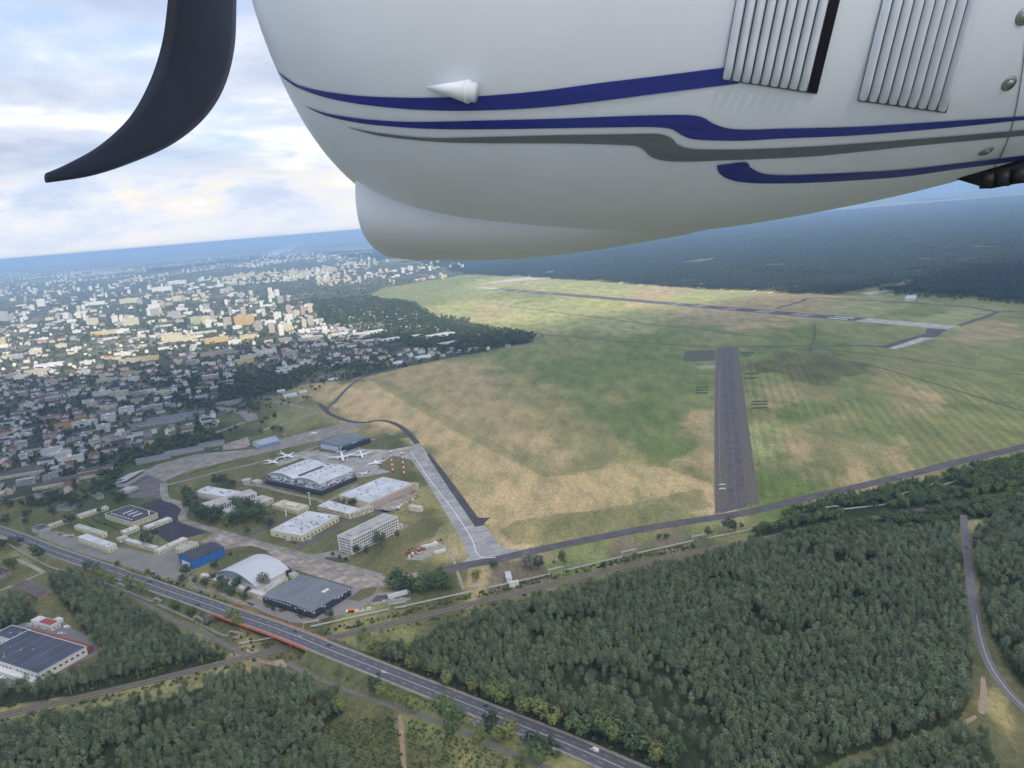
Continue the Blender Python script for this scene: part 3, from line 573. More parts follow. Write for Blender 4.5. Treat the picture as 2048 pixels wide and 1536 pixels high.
# ---- twin heating pipes with expansion loops
m_pipe = mat('pipe_cladding', (.40, .40, .38), .45, .1, .4, metal=.35)
def pipeline(label, pts, loops, sup=True):
    base = [G(x, y) for x, y in pts]; loopset = []
    root = empty('heating_pipeline', base[0]); tag(root, label, 'pipeline', 'twin heating pipelines')
    for off in (-.75, .75):
        path = []
        for i, (a, b) in enumerate(zip(base[:-1], base[1:])):
            d = (b-a).normalized(); r = Vector((d.y, -d.x, 0)); up = Vector((0, 0, 1.5))
            path.append(a+r*off+up)
            for (li, t0, ln) in loops:
                if li == i:
                    p0 = a+(b-a)*t0+r*off; p1 = p0+d*ln; s = r*(-3.0)
                    hi = Vector((0, 0, 4.6))
                    path += [p0+up, p0+up+s*.2, p0+hi+s*.5, p0+hi+s, p1+hi+s, p1+hi+s*.5, p1+up+s*.2, p1+up]
            path.append(b+r*off+up)
        mb = MB(); mb.tube([p-base[0] for p in path], .38, 7); mb.build('pipe', m_pipe, root)
    sp = MB()
    for p in resample(base, 14):
        q = p-base[0]; sp.box(q.x-.2, q.x+.2, q.y-1.0, q.y+1.0, 0, 1.1)
    stuff(sp.build('support', m_kerb, root))
    return root
pipeline('twin pale pipeline running from the bridge past the yards to the pine wood', [(604, 1259), (622, 1256), (778, 1221), (790, 1219), (940, 1186), (1096, 1152), (1243, 1116), (1385, 1084), (1450, 1072), (1500, 1062)],
         [(0, .2, 13), (2, .02, 16), (4, .02, 16), (5, .02, 16), (6, .02, 16), (7, .02, 16)])
pipeline('twin pipeline among the green trees beside the perimeter taxiway', [(1500, 1062), (1648, 1025), (1766, 1012), (1803, 999), (1849, 983), (1960, 950), (2100, 918)], [(1, .05, 14), (3, .1, 12), (4, .05, 14)])
pipeline('twin pipeline below the main road along the left wood', [(20, 1092), (60, 1116), (100, 1136), (225, 1173), (304, 1206), (386, 1243), (441, 1272), (467, 1277)], [(3, .1, 14), (4, .02, 12), (5, .02, 14), (6, .6, 12)])
pipeline('short twin pipeline passing under the bridge', [(478, 1290), (540, 1279), (575, 1270)], [])
# ================================================================ buildings of the airfield site
W_CREAM = mat('cream_render', (.62, .58, .44), .85, .08, .4); W_WHITE = mat('white_render', (.66, .66, .64), .85, .07, .4); W_GREY = mat('grey_render', (.40, .40, .39), .85, .1, .4)
W_BLUE = mat('blue_cladding', (.035, .15, .44), .5, .1, .3); W_DARK = mat('dark_cladding', (.045, .05, .075), .6, .1, .3); W_PALEB = mat('pale_blue_cladding', (.50, .58, .66), .55, .08, .3)
W_BRICK = mat('brown_render', (.30, .24, .19), .9, .1, .3); W_MID = mat('steel_cladding', (.34, .38, .44), .5, .08, .3); W_STEELB = mat('steel_blue_cladding', (.20, .27, .40), .5, .08, .3); W_PINK = mat('door_panels', (.42, .36, .33), .8, .12, .5)
R_WHITE = mat('white_membrane', (.52, .54, .57), .8, .16, .06, detail=8); R_GREY = mat('grey_roofing', (.17, .185, .205), .85, .14, .05, detail=8); R_DARK = mat('dark_roofing', (.062, .066, .085), .85, .18, .05, detail=8)
R_BLUED = mat('blue_grey_roofing', (.066, .075, .105), .85, .18, .06, detail=8); R_RED = mat('red_roofing', (.30, .07, .06), .85, .15, .3); R_SILVER = mat('silver_roofing', (.42, .44, .48), .5, .1, .08, metal=.15)
R_PALE = mat('pale_roofing', (.40, .40, .39), .85, .18, .1); R_BROWN = mat('brown_roofing', (.12, .105, .10), .9, .2, .1); R_TILE = mat('clay_tiles', (.20, .095, .068), .9, .2, .3)
M_GLASS = mat('window_glass', (.035, .042, .055), .18, spec=.6); M_FRAME = mat('window_frame', (.5, .5, .5), .6)
M_VENT = mat('vent_metal', (.34, .34, .35), .5, metal=.3)
def frame(k, Lp, Np, Rp, z):
    a, b, c = GZ(k, *Lp, z), GZ(k, *Np, z), GZ(k, *Rp, z); u = b-a; w = u.length; u.normalize(); n = Vector((-u.y, u.x, 0)); d = max(2.5, (c-b).dot(n))
    return a.x, a.y, math.atan2(u.y, u.x), w, d
def new_bld(name, k, Lp, Np, Rp, z, label, cat='building', group=None):
    x, y, rz, w, d = frame(k, Lp, Np, Rp, z); r = empty(name, (x, y, 0), rz); tag(r, label, cat, group); return r, w, d
def panes(w, d, h0, rows, step, pw, ph, gap, faces='fr', skip=0.0, mb=None, margin=1.2, mi=0, seed=1):
    """window panes standing 5 cm proud of the two long-seen faces: f (y=0) and r (x=w), l, b"""
    mb = mb or MB(); rn = random.Random(seed)
    for r in range(rows):
        z0 = h0+r*step
        for fc in faces:
            ln = w if fc in 'fb' else d; n = int((ln-2*margin+gap-pw)//gap); st = (ln-(n-1)*gap-pw)/2 if n > 0 else 0
            for i in range(max(n, 0)):
                if rn.random() < skip: continue
                p = st+i*gap
                if fc == 'f': mb.box(p, p+pw, -.05, .1, z0, z0+ph, mi)
                elif fc == 'b': mb.box(p, p+pw, d-.1, d+.05, z0, z0+ph, mi)
                elif fc == 'r': mb.box(w-.1, w+.05, p, p+pw, z0, z0+ph, mi)
                else: mb.box(-.05, .1, p, p+pw, z0, z0+ph, mi)
    return mb
def roof_bits(w, d, h, n, seed, mb=None, big=1.0):
    mb = mb or MB(); r = random.Random(seed)
    for i in range(n):
        x, y = r.uniform(.1, .9)*w, r.uniform(.1, .9)*d; s = r.uniform(.4, 1.0)*big; q = r.uniform(.4, 1.1)*big
        mb.box(x-s, x+s, y-q, y+q, h, h+r.uniform(.5, 1.3)*big)
    return mb
def flat(k, Lp, Np, Rp, h, wm, rm, label, name='building', rows=1, pw=1.6, ph=1.3, gap=3.4, h0=1.2, step=3.1, bits=6, skip=0.1, cat='building', faces='fr', par=.5, group=None):
    root, w, d = new_bld(name, k, Lp, Np, Rp, h, label, cat, group)
    MB().box(0, w, 0, d, 0, h-.25).build('wall', wm, root)
    rb = MB().box(-.15, w+.15, -.15, d+.15, h-.25, h); ro = rb.build('roof', rm, root)
    pa = MB(); t_ = .3
    pa.box(-.2, w+.2, -.2, t_-.2, h, h+par).box(-.2, w+.2, d+.2-t_, d+.2, h, h+par).box(-.2, t_-.2, t_-.2, d+.2-t_, h, h+par).box(w+.2-t_, w+.2, t_-.2, d+.2-t_, h, h+par); pa.build('parapet', wm, ro)
    if rows: stuff(panes(w, d, h0, rows, step, pw, ph, gap, faces, skip, seed=hash(label) % 997 if False else len(label)).build('glazing', M_GLASS, root))
    if bits: stuff(roof_bits(w, d, h, bits, len(label)*7+bits).build('roof_vents', M_VENT, ro))
    return root, w, d
def arch_roof(root, x0, x1, d, ze, rise, m, n=14, name='roof', over=.5, m_end=None):
    """barrel roof along local y spanning x0..x1"""
    xs = [x0+(x1-x0)*i/n for i in range(n+1)]; zs = [ze+rise*(1-((2*i/n)-1)**2) for i in range(n+1)]
    v = []; 
    for y in (-over, d+over):
        v += [(x, y, z) for x, z in zip(xs, zs)]+[(x, y, z-.6) for x, z in zip(xs, zs)]
    k = 2*(n+1); f = []
    for i in range(n):
        f += [(i, i+1, k+i+1, k+i), (n+1+i+1, n+1+i, k+n+1+i, k+n+1+i+1), (i, n+1+i, n+1+i+1, i+1), (k+i+1, k+n+1+i+1, k+n+1+i, k+i)]
    f += [(0, k, k+n+1, n+1), (n, 2*n+1, k+2*n+1, k+n)]
    ro = obj(name, v, f, m, root)
    ev = [(x, y, z) for y in (0.02, d-.02) for x, z in list(zip(xs, [z-.3 for z in zs]))]
    lo = [(x, y, ze-.3) for y in (0.02, d-.02) for x in (x0, x1)]
    eg = MB(); eg.add(ev[:n+1]+lo[:2], [tuple([n+1]+list(range(n+1))+[n+2])]); eg.add(ev[n+1:]+lo[2:], [tuple([n+1]+list(range(n+1))+[n+2])])
    eg.build('gable', m_end or m, root)
    return ro
def gable_roof(root, w, d, ze, rise, m, along='x', over=.5, wm=None, name='roof'):
    if along == 'x': a = [(-over, -over), (w+over, -over), (w+over, d+over), (-over, d+over)]; r0, r1 = (-over, d/2), (w+over, d/2); ge = [((0, 0), (0, d), (0, d/2)), ((w, 0), (w, d), (w, d/2))]
    else: a = [(-over, d+over), (-over, -over), (w+over, -over), (w+over, d+over)]; r0, r1 = (w/2, d+over), (w/2, -over); ge = [((0, 0), (w, 0), (w/2, 0)), ((0, d), (w, d), (w/2, d))]
    th = .25; v = [(*p, ze) for p in a]+[(*r0, ze+rise), (*r1, ze+rise)]+[(*p, ze-th) for p in a]+[(*r0, ze+rise-th), (*r1, ze+rise-th)]
    f = [(0, 1, 5, 4), (2, 3, 4, 5), (7, 6, 10, 11), (9, 8, 11, 10), (0, 6, 7, 1), (2, 8, 9, 3), (0, 4, 10, 6), (4, 3, 9, 10), (1, 7, 11, 5), (5, 11, 8, 2)]
    ro = obj(name, v, f, m, root)
    gm = MB()
    for p, q, s in ge: gm.add([(*p, ze-.2), (*q, ze-.2), (*s, ze+rise-.2)], [(0, 1, 2)])
    gm.build('gable', wm or m, root)
    return ro

# ---- the large twin-vaulted hangar with chequered cladding
bh, w, d = new_bld('hangar', 'C', (170, 592), (655, 690), (972, 562), 14.5, 'large twin-vaulted hangar with white and dark chequered cladding', 'hangar')
MB().box(0, w, 0, d, 5.2, 14.6).build('wall', W_MID, bh)
MB().box(-4, w+4, -4, d, 0, 5.2).build('plinth_annex', W_DARK, bh)
for i in range(2):
    ro = arch_roof(bh, w/2*i, w/2*(i+1), d, 14.6, 4.6, R_WHITE, 16, over=.8, m_end=W_MID)
    rl_ = MB(); r_ = random.Random(i)
    for y in np.arange(6, d-5, 8): rl_.box(w/2*i, w/2*(i+1), y, y+.18, 14.6, 14.7) if False else None
    for y in np.arange(8, d-6, 9): rl_.box(w/2*(i+.45), w/2*(i+.45)+1.6, y, y+1.6, 18.6, 20.3)
    for x_ in (.2, .75):
        for y in np.arange(10, d-6, 14): rl_.box(w/2*(i+x_), w/2*(i+x_)+1.0, y, y+1.0, 14.6+4.6*(1-(2*x_-1)**2)-.4, 14.6+4.6*(1-(2*x_-1)**2)+.9)
    stuff(rl_.build('roof_vents', M_VENT, ro))
sk = MB()
for y in np.arange(10, d-8, 4): sk.box(w*.47, w*.53, y, y+2.6, 15.2, 15.9)
sk.build('skylight', W_DARK, bh)
pan = MB(); r_ = random.Random(3)
for row in range(6):
    z0 = 6.0+row*1.3
    for fc, ln in (('f', w), ('r', d)):
        p = 0.3
        while p < ln-1.5:
            l = r_.choice((2.4, 3.6, 4.8, 6.0)); l = min(l, ln-.3-p); mi = r_.choice((0, 0, 1, 2, 2)); o = .06+.02*mi
            if fc == 'f': pan.box(p, p+l-.05, -o, 0, z0, z0+1.28, mi)
            else: pan.box(w, w+o, p, p+l-.05, z0, z0+1.28, mi)
            p += l
stuff(pan.build('cladding_panels', [mat('panel_white', (.70, .71, .73), .5), W_DARK, mat('panel_grey', (.28, .31, .36), .5)], bh))
# ---- blue-grey hangar behind it
hb2, w, d = new_bld('hangar', 'C', (640, 296), (836, 334), (1046, 244), 10.5, 'blue-grey hangar with pale doors behind the parked airliners', 'hangar')
MB().box(0, w, 0, d, 0, 10.3).build('wall', W_STEELB, hb2); MB().box(w, w+5, d*.05, d+5, 0, 7.5).build('annex', W_DARK, hb2)
ro = arch_roof(hb2, 0, w, d, 10.3, 2.6, mat('grey_green_roofing', (.16, .19, .20), .7, .12, .06), 10, over=.4, m_end=W_MID)
stuff(roof_bits(w, d, 12.0, 10, 5, big=1.2).build('roof_vents', M_VENT, ro))
for i in range(6): MB().box(w*(.08+i*.14), w*(.08+i*.14)+w*.13, -.15, 0, .2, 7.6).build('door_panel', W_PALEB, hb2)
pan = MB()
for row in range(4):
    p = 1.0
    while p < d-3:
        l = r_.choice((3, 4.5, 6)); 
        if r_.random() < .6: pan.box(w, w+.1, p, p+l, 2.2+row*1.7, 3.6+row*1.7, r_.choice((0, 0, 1)))
        p += l
stuff(pan.build('cladding_panels', [MATS['panel_white'], W_DARK], hb2))
# ---- arched steel shed on the long apron
s1, w, d = new_bld('shed', 'B', (1112, 404), (1168, 432), (1312, 392), 0, 'pale blue steel shed with pitched roof on the long apron', 'shed')
MB().box(0, w, 0, d, 0, 6).build('wall', W_STEELB, s1); gable_roof(s1, w, d, 6, 5.0, mat('pale_steel_roof', (.30, .35, .44), .45, .08, .1), 'y', wm=W_PALEB)
for i in range(2): MB().box(w*(.12+.38*i), w*(.12+.38*i)+w*.37, -.12, 0, .1, 5.4).build('door_leaf', W_PALEB, s1)
# ---- white flat-roofed hangar with pinkish doors
h3, w, d = flat('C', (828, 792), (1108, 862), (1460, 672), 9.5, W_CREAM, R_WHITE, 'broad white flat-roofed hangar with pinkish sliding doors', 'hangar', rows=0, bits=14, cat='hangar')
for i in range(10): MB().box(w, w+.15+.1*(i % 2), d*(.02+.096*i), d*(.02+.096*i)+d*.094, .1, 7.6).build('door_panel', W_PINK, h3)
MB().box(w-1.5, w+9, d+.6, d+1.4, 0, 11).build('end_wall', W_CREAM, h3)
flat('C', (628, 893), (925, 970), (1000, 912), 6.5, W_CREAM, R_WHITE, 'cream two-storey annex with white roof before the flat-roofed hangar', rows=2, step=2.8, gap=2.6, bits=10)
flat('C', (925, 948), (962, 965), (1112, 886), 6.0, W_CREAM, R_PALE, 'narrow cream wing joined to the flat-roofed hangar', rows=2, step=2.7, gap=2.8, bits=2)
flat('C', (188, 1120), (483, 1172), (850, 990), 7.0, W_CREAM, R_WHITE, 'long white-roofed cream workshop with rooftop ducts', rows=1, pw=2.2, ph=2.4, gap=6.0, h0=1.0, bits=34, skip=.25)
rt, w, d = flat('C', (205, 882), (437, 938), (535, 888), 5.0, W_CREAM, mat('cream_roof', (.50, .47, .40), .85, .12, .15), 'small cream building with stepped roof near the striped poles', rows=1, gap=4, bits=3)
MB().box(w*.35, w*.75, d*.3, d*.7, 5.0, 6.8).build('roof_block', W_CREAM, rt)
# ---- the white five-storey office block
ob, w, d = flat('C', (812, 1174), (941, 1210), (1317, 982), 17.0, W_WHITE, R_PALE, 'white five-storey office block with rows of dark windows', 'office_block', rows=5, pw=2.0, ph=1.55, gap=3.0, h0=1.3, step=3.25, bits=6, skip=0.04, par=.8)
MB().box(w*.25, w*.75, d*.1, d*.92, 17.0, 18.2).build('roof_block', R_PALE, ob)
flat('C', (1335, 1080), (1350, 1088), (1420, 1062), 4.0, W_CREAM, R_PALE, 'small cream annex behind the white office block', rows=1, bits=1)
flat('C', (1475, 897), (1580, 915), (1607, 897), 5.5, W_CREAM, R_WHITE, 'cream box-shaped container building on the dry lawn', rows=0, bits=0)
# ---- blue and white school-like block among trees
M_BLUEP = mat('blue_panels', (.10, .20, .45), .7, .2, .5)
sb_, w, d = flat('B', (720, 838), (762, 866), (1100, 728), 10.0, W_WHITE, R_PALE, 'blue and white three-storey slab among dense trees', rows=3, pw=2.2, ph=1.5, gap=3.2, h0=1.3, step=3.0, bits=6)
stuff(panes(w, d, 2.9, 2, 3.0, 2.2, 1.0, 3.2, 'r', 0).build('blue_panels', M_BLUEP, sb_))
flat('B', (688, 745), (930, 785), (1005, 740), 7.5, W_WHITE, R_WHITE, 'white-roofed wing behind the blue and white slab', rows=1, bits=12)
flat('B', (885, 882), (968, 908), (1275, 795), 6.0, W_CREAM, R_PALE, 'low cream wing with blue panels among dense trees', rows=2, step=2.7, gap=3, bits=4)
MB().box(0, 1, 0, 1, 0, 1) if False else None
# ---- blue hangar
bl_, w, d = new_bld('hangar', 'B', (572, 1203), (672, 1247), (910, 1152), 10.0, 'bright blue hangar with dark roof and white doors', 'hangar')
MB().box(0, w, 0, d, 0, 9.8).build('wall', W_BLUE, bl_); gable_roof(bl_, w, d, 9.8, 2.4, R_DARK, 'y', wm=W_BLUE)
for i in range(3): MB().box(w*(.2+.2*i), w*(.2+.2*i)+w*.19, -.12, 0, .1, 5.6).build('door_panel', W_WHITE, bl_)
stuff(panes(w, d, 2.5, 2, 2.2, 1.2, .9, w*.2, 'f', 0, margin=w*.2).build('glazing', M_GLASS, bl_))
dp = MB()
for i in range(1, 4): dp.box(w, w+.12, d*i/4-.1, d*i/4+.1, .2, 9.4)
stuff(dp.build('downpipes', W_DARK, bl_)); MB().box(-5, 0, d*.2, d*.75, 0, 4).build('annex', W_CREAM, bl_)
# ---- domed sports-hall like building
dm, w, d = new_bld('domed_hall', 'E', (448, 500), (728, 592), (955, 480), 5.5, 'white hall with a broad arched roof and glazed front', 'hall')
MB().box(0, w, 0, d, 0, 5.5).build('wall', W_WHITE, dm)
arch_roof(dm, 0, w, d, 5.5, 9.5, mat('pale_shell_roof', (.50, .51, .55), .6, .07, .04), 20, over=1.2, m_end=mat('glazed_front', (.28, .33, .42), .35, .1, .3))
ax, w2, d2 = flat('E', (340, 512), (768, 655), (800, 640), 5.0, W_CREAM, R_WHITE, 'white low front wing before the arched hall', rows=1, gap=3.4, bits=6)
flat('E', (728, 632), (780, 640), (945, 530), 4.5, W_CREAM, R_PALE, 'narrow cream side wing of the arched hall', rows=1, bits=3)
flat('E', (905, 470), (930, 490), (960, 470), 6.0, W_DARK, R_DARK, 'small dark block behind the arched hall', rows=0, bits=0)
flat('E', (945, 505), (975, 520), (1005, 500), 4.0, W_CREAM, R_PALE, 'small pale block between arched hall and grey hall', rows=0, bits=0)
flat('E', (960, 470), (1040, 455), (1085, 440), 2.6, W_GREY, R_BROWN, 'low grey lean-to beside the pinkish apron', rows=0, bits=0)
# ---- grey-roofed hall
gh, w, d = new_bld('hall', 'E', (765, 652), (1110, 757), (1376, 602), 8.0, 'wide dark hall with flat grey roof and white eaves panels', 'hall')
MB().box(0, w, 0, d, 0, 7.4).build('wall', W_DARK, gh); ro = gable_roof(gh, w, d, 7.6, 1.6, R_GREY, 'y', wm=W_DARK, over=.3)
pan = MB()
for fc, ln in (('f', w), ('r', d)):
    n = int(ln//4)
    for i in range(n):
        p = ln*i/n+.2
        for row, o in ((0, 0), (1, 2)):
            if r_.random() < (.75 if row else .35):
                if fc == 'f': pan.box(p+o*.5, p+o*.5+2.3, -.08, 0, 5.0+row*1.25, 6.0+row*1.25)
                else: pan.box(w, w+.08, p+o*.5, p+o*.5+2.3, 5.0+row*1.25, 6.0+row*1.25)
stuff(pan.build('eaves_panels', MATS['panel_white'], gh))
MB().box(w*.72, w*.77, d*.60, d*.76, 8.0, 9.0).build('skylight', W_WHITE, ro); stuff(roof_bits(w, d, 8.2, 9, 21).build('roof_vents', M_VENT, ro))
stuff(panes(w, d, 1.0, 1, 3, 2.6, 2.2, 6.5, 'fr', .2).build('glazing', M_GLASS, gh))
# ---- left-hand works
lb, w, d = flat('D', (893, 375), (1130, 448), (1335, 365), 7.0, W_CREAM, R_DARK, 'cream building with wide dark roof and white skylight strips', rows=2, gap=3.2, step=2.8, bits=4)
for i in range(3): MB().box(w*(.35+.17*i), w*(.35+.17*i)+1.8, d*.35, d*.72, 7.0, 7.6).build('skylight', W_WHITE, lb)
sk = MB()
for i in range(8): sk.box(w*(.12+.1*i), w*(.12+.1*i)+2, d*.12, d*.12+1.6, 7.0, 7.7)
stuff(sk.build('roof_lights', W_WHITE, lb)); MB().tube([(w*.93, d*.75, 7), (w*.93, d*.75, 12.5)], 1.0, 10).build('roof_turret', W_WHITE, lb)
for a in (((1220, 482), (1258, 494), (1463, 412), 4.0, W_CREAM, R_WHITE, 'narrow cream range beside the dark asphalt yard'), ((1028, 522), (1062, 534), (1212, 494), 4.0, W_CREAM, R_WHITE, 'small pale cream range below the dark-roofed building'),
          ((632, 480), (866, 550), (915, 532), 5.0, W_CREAM, R_PALE, 'cream range with pale roof beside the hedged court'), ((662, 572), (920, 662), (1008, 637), 7.0, W_CREAM, R_WHITE, 'large white-roofed cream hall on the grey car park'),
          ((1062, 600), (1312, 670), (1350, 652), 4.0, W_CREAM, R_WHITE, 'long low white-roofed range behind the big round tree'), ((1312, 684), (1352, 694), (1575, 578), 4.5, W_CREAM, R_WHITE, 'long cream range at the edge of the dark asphalt yard'),
          ((1495, 668), (1560, 682), (1705, 622), 5.0, W_CREAM, R_PALE, 'stepped cream building beside the bright blue hangar'), ((995, 582), (1022, 594), (1092, 567), 4.0, W_CREAM, R_PALE, 'tiny cream hut between the two white-roofed halls'),
          ((268, 492), (332, 514), (402, 474), 6.5, W_GREY, R_DARK, 'grey gatehouse block with dark roof by the main road'), ((400, 472), (426, 482), (548, 416), 3.5, W_CREAM, R_PALE, 'low cream range behind the grey gatehouse'),
          ((655, 382), (682, 396), (900, 306), 3.5, W_CREAM, R_PALE, 'long low cream range above the hedged court'), ((462, 325), (590, 330), (750, 290), 3.5, W_GREY, R_BROWN, 'low brown-roofed barrack on the dark lawn'),
          ((735, 180), (830, 235), (880, 215), 3.5, W_GREY, R_BROWN, 'brown-roofed shed beside the lane'), ((105, 985), (322, 1082), (392, 1012), 4.5, W_BRICK, R_BROWN, 'brown shed with flat brown roof beside the pine wood'),
          ((-80, 870), (0, 900), (140, 880), 4.0, W_BRICK, R_DARK, 'dark-roofed shed cut off at the picture edge'), ((-60, 1110), (60, 1130), (170, 1100), 3.5, W_BRICK, R_BROWN, 'low brown shed beside the small pine group')):
    flat('D', *a[:6], a[6], rows=1, bits=2, gap=3.6)
# ---- shed with sloping roof at the marked stand
ss, w, d = new_bld('shed', 'B', (112, 668), (190, 664), (296, 582), 9.0, 'grey shed with a long sloping pale roof by the marked stand', 'shed')
MB().box(0, w, 0, d, 0, 5.0).build('wall', W_GREY, ss)
obj('roof', [(-12, -1, 3.2), (w+.5, -1, 9.4), (w+.5, d+1, 9.4), (-12, d+1, 3.2), (-12, -1, 2.9), (w+.5, -1, 9.1), (w+.5, d+1, 9.1), (-12, d+1, 2.9)], [(0, 1, 2, 3), (7, 6, 5, 4), (0, 4, 5, 1), (1, 5, 6, 2), (2, 6, 7, 3), (3, 7, 4, 0)], R_PALE, ss)
flat('B', (128, 742), (210, 742), (214, 705), 3.5, W_GREY, R_PALE, 'flat grey shelter beside the marked stand', rows=0, bits=0)
# ---- compound at the lower left
wh, w, d = flat('F', (-120, 380), (222, 492), (522, 338), 7.5, W_WHITE, R_BLUED, 'big blue-grey roofed warehouse in the lower left compound', 'warehouse', rows=1, pw=2.5, ph=1.6, gap=5, h0=3.5, bits=5, cat='warehouse')
for i in range(1, 6): MB().box(w*i/6-.25, w*i/6+.25, .4, d-.4, 7.5, 7.72).build('roof_seam', R_GREY, wh)
MB().box(0, w, d+.3, d+5, 0, 6.5).build('red_brown_strip', mat('red_brown_roofing', (.22, .085, .06), .85, .15, .3), wh)
MB().box(w*.02, w+.0, -6, -.3, 0, 4.0).build('canopy', W_WHITE, wh)
flat('F', (-40, 262), (92, 298), (205, 242), 6.0, W_WHITE, R_BLUED, 'white shop unit with blue-grey roof next to the warehouse', rows=1, gap=4, bits=3)
rr_, w, d = flat('F', (180, 178), (298, 212), (352, 186), 5.0, W_WHITE, R_WHITE, 'white building with a red roof panel in the compound', rows=1, gap=3.4, bits=1)
MB().box(w*.38, w*.92, d*.1, d*.9, 5.0, 5.7).build('red_roof_panel', R_RED, rr_)
flat('F', (318, 170), (345, 180), (360, 165), 3.2, W_WHITE, R_WHITE, 'small white kiosk beside the red-roofed building', rows=0, bits=0)
# ---- small things on the works
tk = empty('water_tank', GZ('B', 1075, 685)); tag(tk, 'grey round water tank on the lawn by the large hangar', 'tank')
MB().tube([(0, 0, 0), (0, 0, 6)], 6.5, 20).build('tank_wall', W_GREY, tk); MB().tube([(0, 0, 6), (0, 0, 6.4), (0, 0, 7.0)], [6.8, 6.8, .4], 20).build('tank_roof', R_PALE, tk)
flat('B', (1105, 665), (1140, 680), (1158, 650), 4.0, W_GREY, R_PALE, 'grey pump house beside the round water tank', rows=0, bits=0)
flat('G', (365, 262), (372, 272), (490, 250), 3.0, W_WHITE, R_WHITE, 'long white open shelter in the fenced yard', rows=0, bits=0, par=.1)
flat('G', (1052, 130), (1062, 168), (1092, 158), 4.0, W_WHITE, R_WHITE, 'small white hut on the reddish ground', rows=0, bits=0)
flat('G', (1073, 190), (1080, 198), (1133, 183), 4.5, W_WHITE, R_WHITE, 'flat white shelter straddling the pipeline', rows=0, bits=0)
flat('G', (1085, 150), (1090, 156), (1096, 152), 3.0, W_WHITE, R_WHITE, 'narrow white link between hut and shelter', rows=0, bits=0) if False else None
# fenced yard beside the pipeline
fy = PL('G', [(262, 318), (300, 268), (498, 250), (500, 292), (264, 322)])
struct(sheet('fenced_yard', fy, Z2, mat('yard_dark', (.10, .10, .11), .9, .2, .1)), 'small dark fenced yard by the pipeline')
fn_ = empty('yard_fence', fy[0]); tag(fn_, 'grey panel fence round the small yard by the pipeline', 'fence')
for a, b in zip(fy[:-1], fy[1:]):
    n = max(1, int((b-a).length//8))
    for i in range(n):
        p, q = a+(b-a)*(i/n)-fy[0], a+(b-a)*((i+.97)/n)-fy[0]; u_ = (q-p).normalized(); r2 = Vector((u_.y, -u_.x, 0))*.08
        mb = MB(); mb.prism([p-r2, q-r2, q+r2, p+r2], 0, 2.4); mb.build('fence_panel', W_GREY, fn_)
# ================================================================ the town
TW = {'white': mat('town_white', (.74, .74, .72), .85, .07, .4), 'cream': W_CREAM, 'grey': W_GREY, 'ochre': mat('ochre_render', (.55, .40, .19), .85, .1, .4), 'pink': mat('pink_render', (.50, .42, .37), .85, .1, .4), 'yellow': mat('yellow_render', (.62, .52, .27), .85, .1, .4), 'green': mat('green_render', (.40, .47, .33), .85, .1, .4)}
TR = {'red': R_TILE, 'dark': R_DARK, 'grey': R_GREY, 'pale': R_PALE, 'brown': R_BROWN, 'white': R_WHITE}
def slab_mesh(w, d, h, wm, rm, pitched=False, storeys=None, faces='flrb', hi=0.25):
    """one building as a mesh centred on its base: walls, roof and panes"""
    mb = MB(); mb.box(-w/2, w/2, -d/2, d/2, 0, h, 0)
    if pitched:
        e = .5; r = d*.32; ze = h
        v = [(-w/2-e, -d/2-e, ze), (w/2+e, -d/2-e, ze), (w/2+e, d/2+e, ze), (-w/2-e, d/2+e, ze), (-w/2-e, 0, ze+r), (w/2+e, 0, ze+r)]
        mb.add(v, [(0, 1, 5, 4), (2, 3, 4, 5), (3, 2, 1, 0)], 1); mb.add([(-w/2, -d/2, h), (-w/2, d/2, h), (-w/2, 0, h+r-.2)], [(0, 1, 2)], 0); mb.add([(w/2, -d/2, h), (w/2, d/2, h), (w/2, 0, h+r-.2)], [(2, 1, 0)], 0)
    else:
        mb.box(-w/2-.25, w/2+.25, -d/2-.25, d/2+.25, h, h+.45, 1)
        if h > 9: mb.box(-w*.12, w*.05, -d*.2, d*.2, h+.45, h+2.6, 0)
    st = storeys or max(1, int(h//3)); q = MB(); panes(w, d, 1.0, st, h/st, 1.7, 1.4, 3.1 if w < 30 else 3.6, faces, .12, q, .9, 2, int(w*7+d))
    mb.add([(x-w/2, y-d/2, z) for x, y, z in q.v], q.f, 2)
    me = bpy.data.meshes.new('building'); me.from_pydata(mb.v, [], mb.f)
    for m_ in (wm, rm, M_GLASS): me.materials.append(m_)
    me.polygons.foreach_set('material_index', mb.m); return me
TOWN_USED = []      # (x, y, radius) of placed buildings
def place(me, p, rz, name, label, cat, group, rad):
    o = bpy.data.objects.new(name, me); COL.objects.link(o); o.location = (p.x, p.y, 0); o.rotation_euler = (0, 0, rz); tag(o, label, cat, group); TOWN_USED.append((p.x, p.y, rad)); return o
TA = math.atan2(*(GZ('A', 1600, 1200)-GZ('A', 900, 1330)).yx)      # street grid follows the long apron
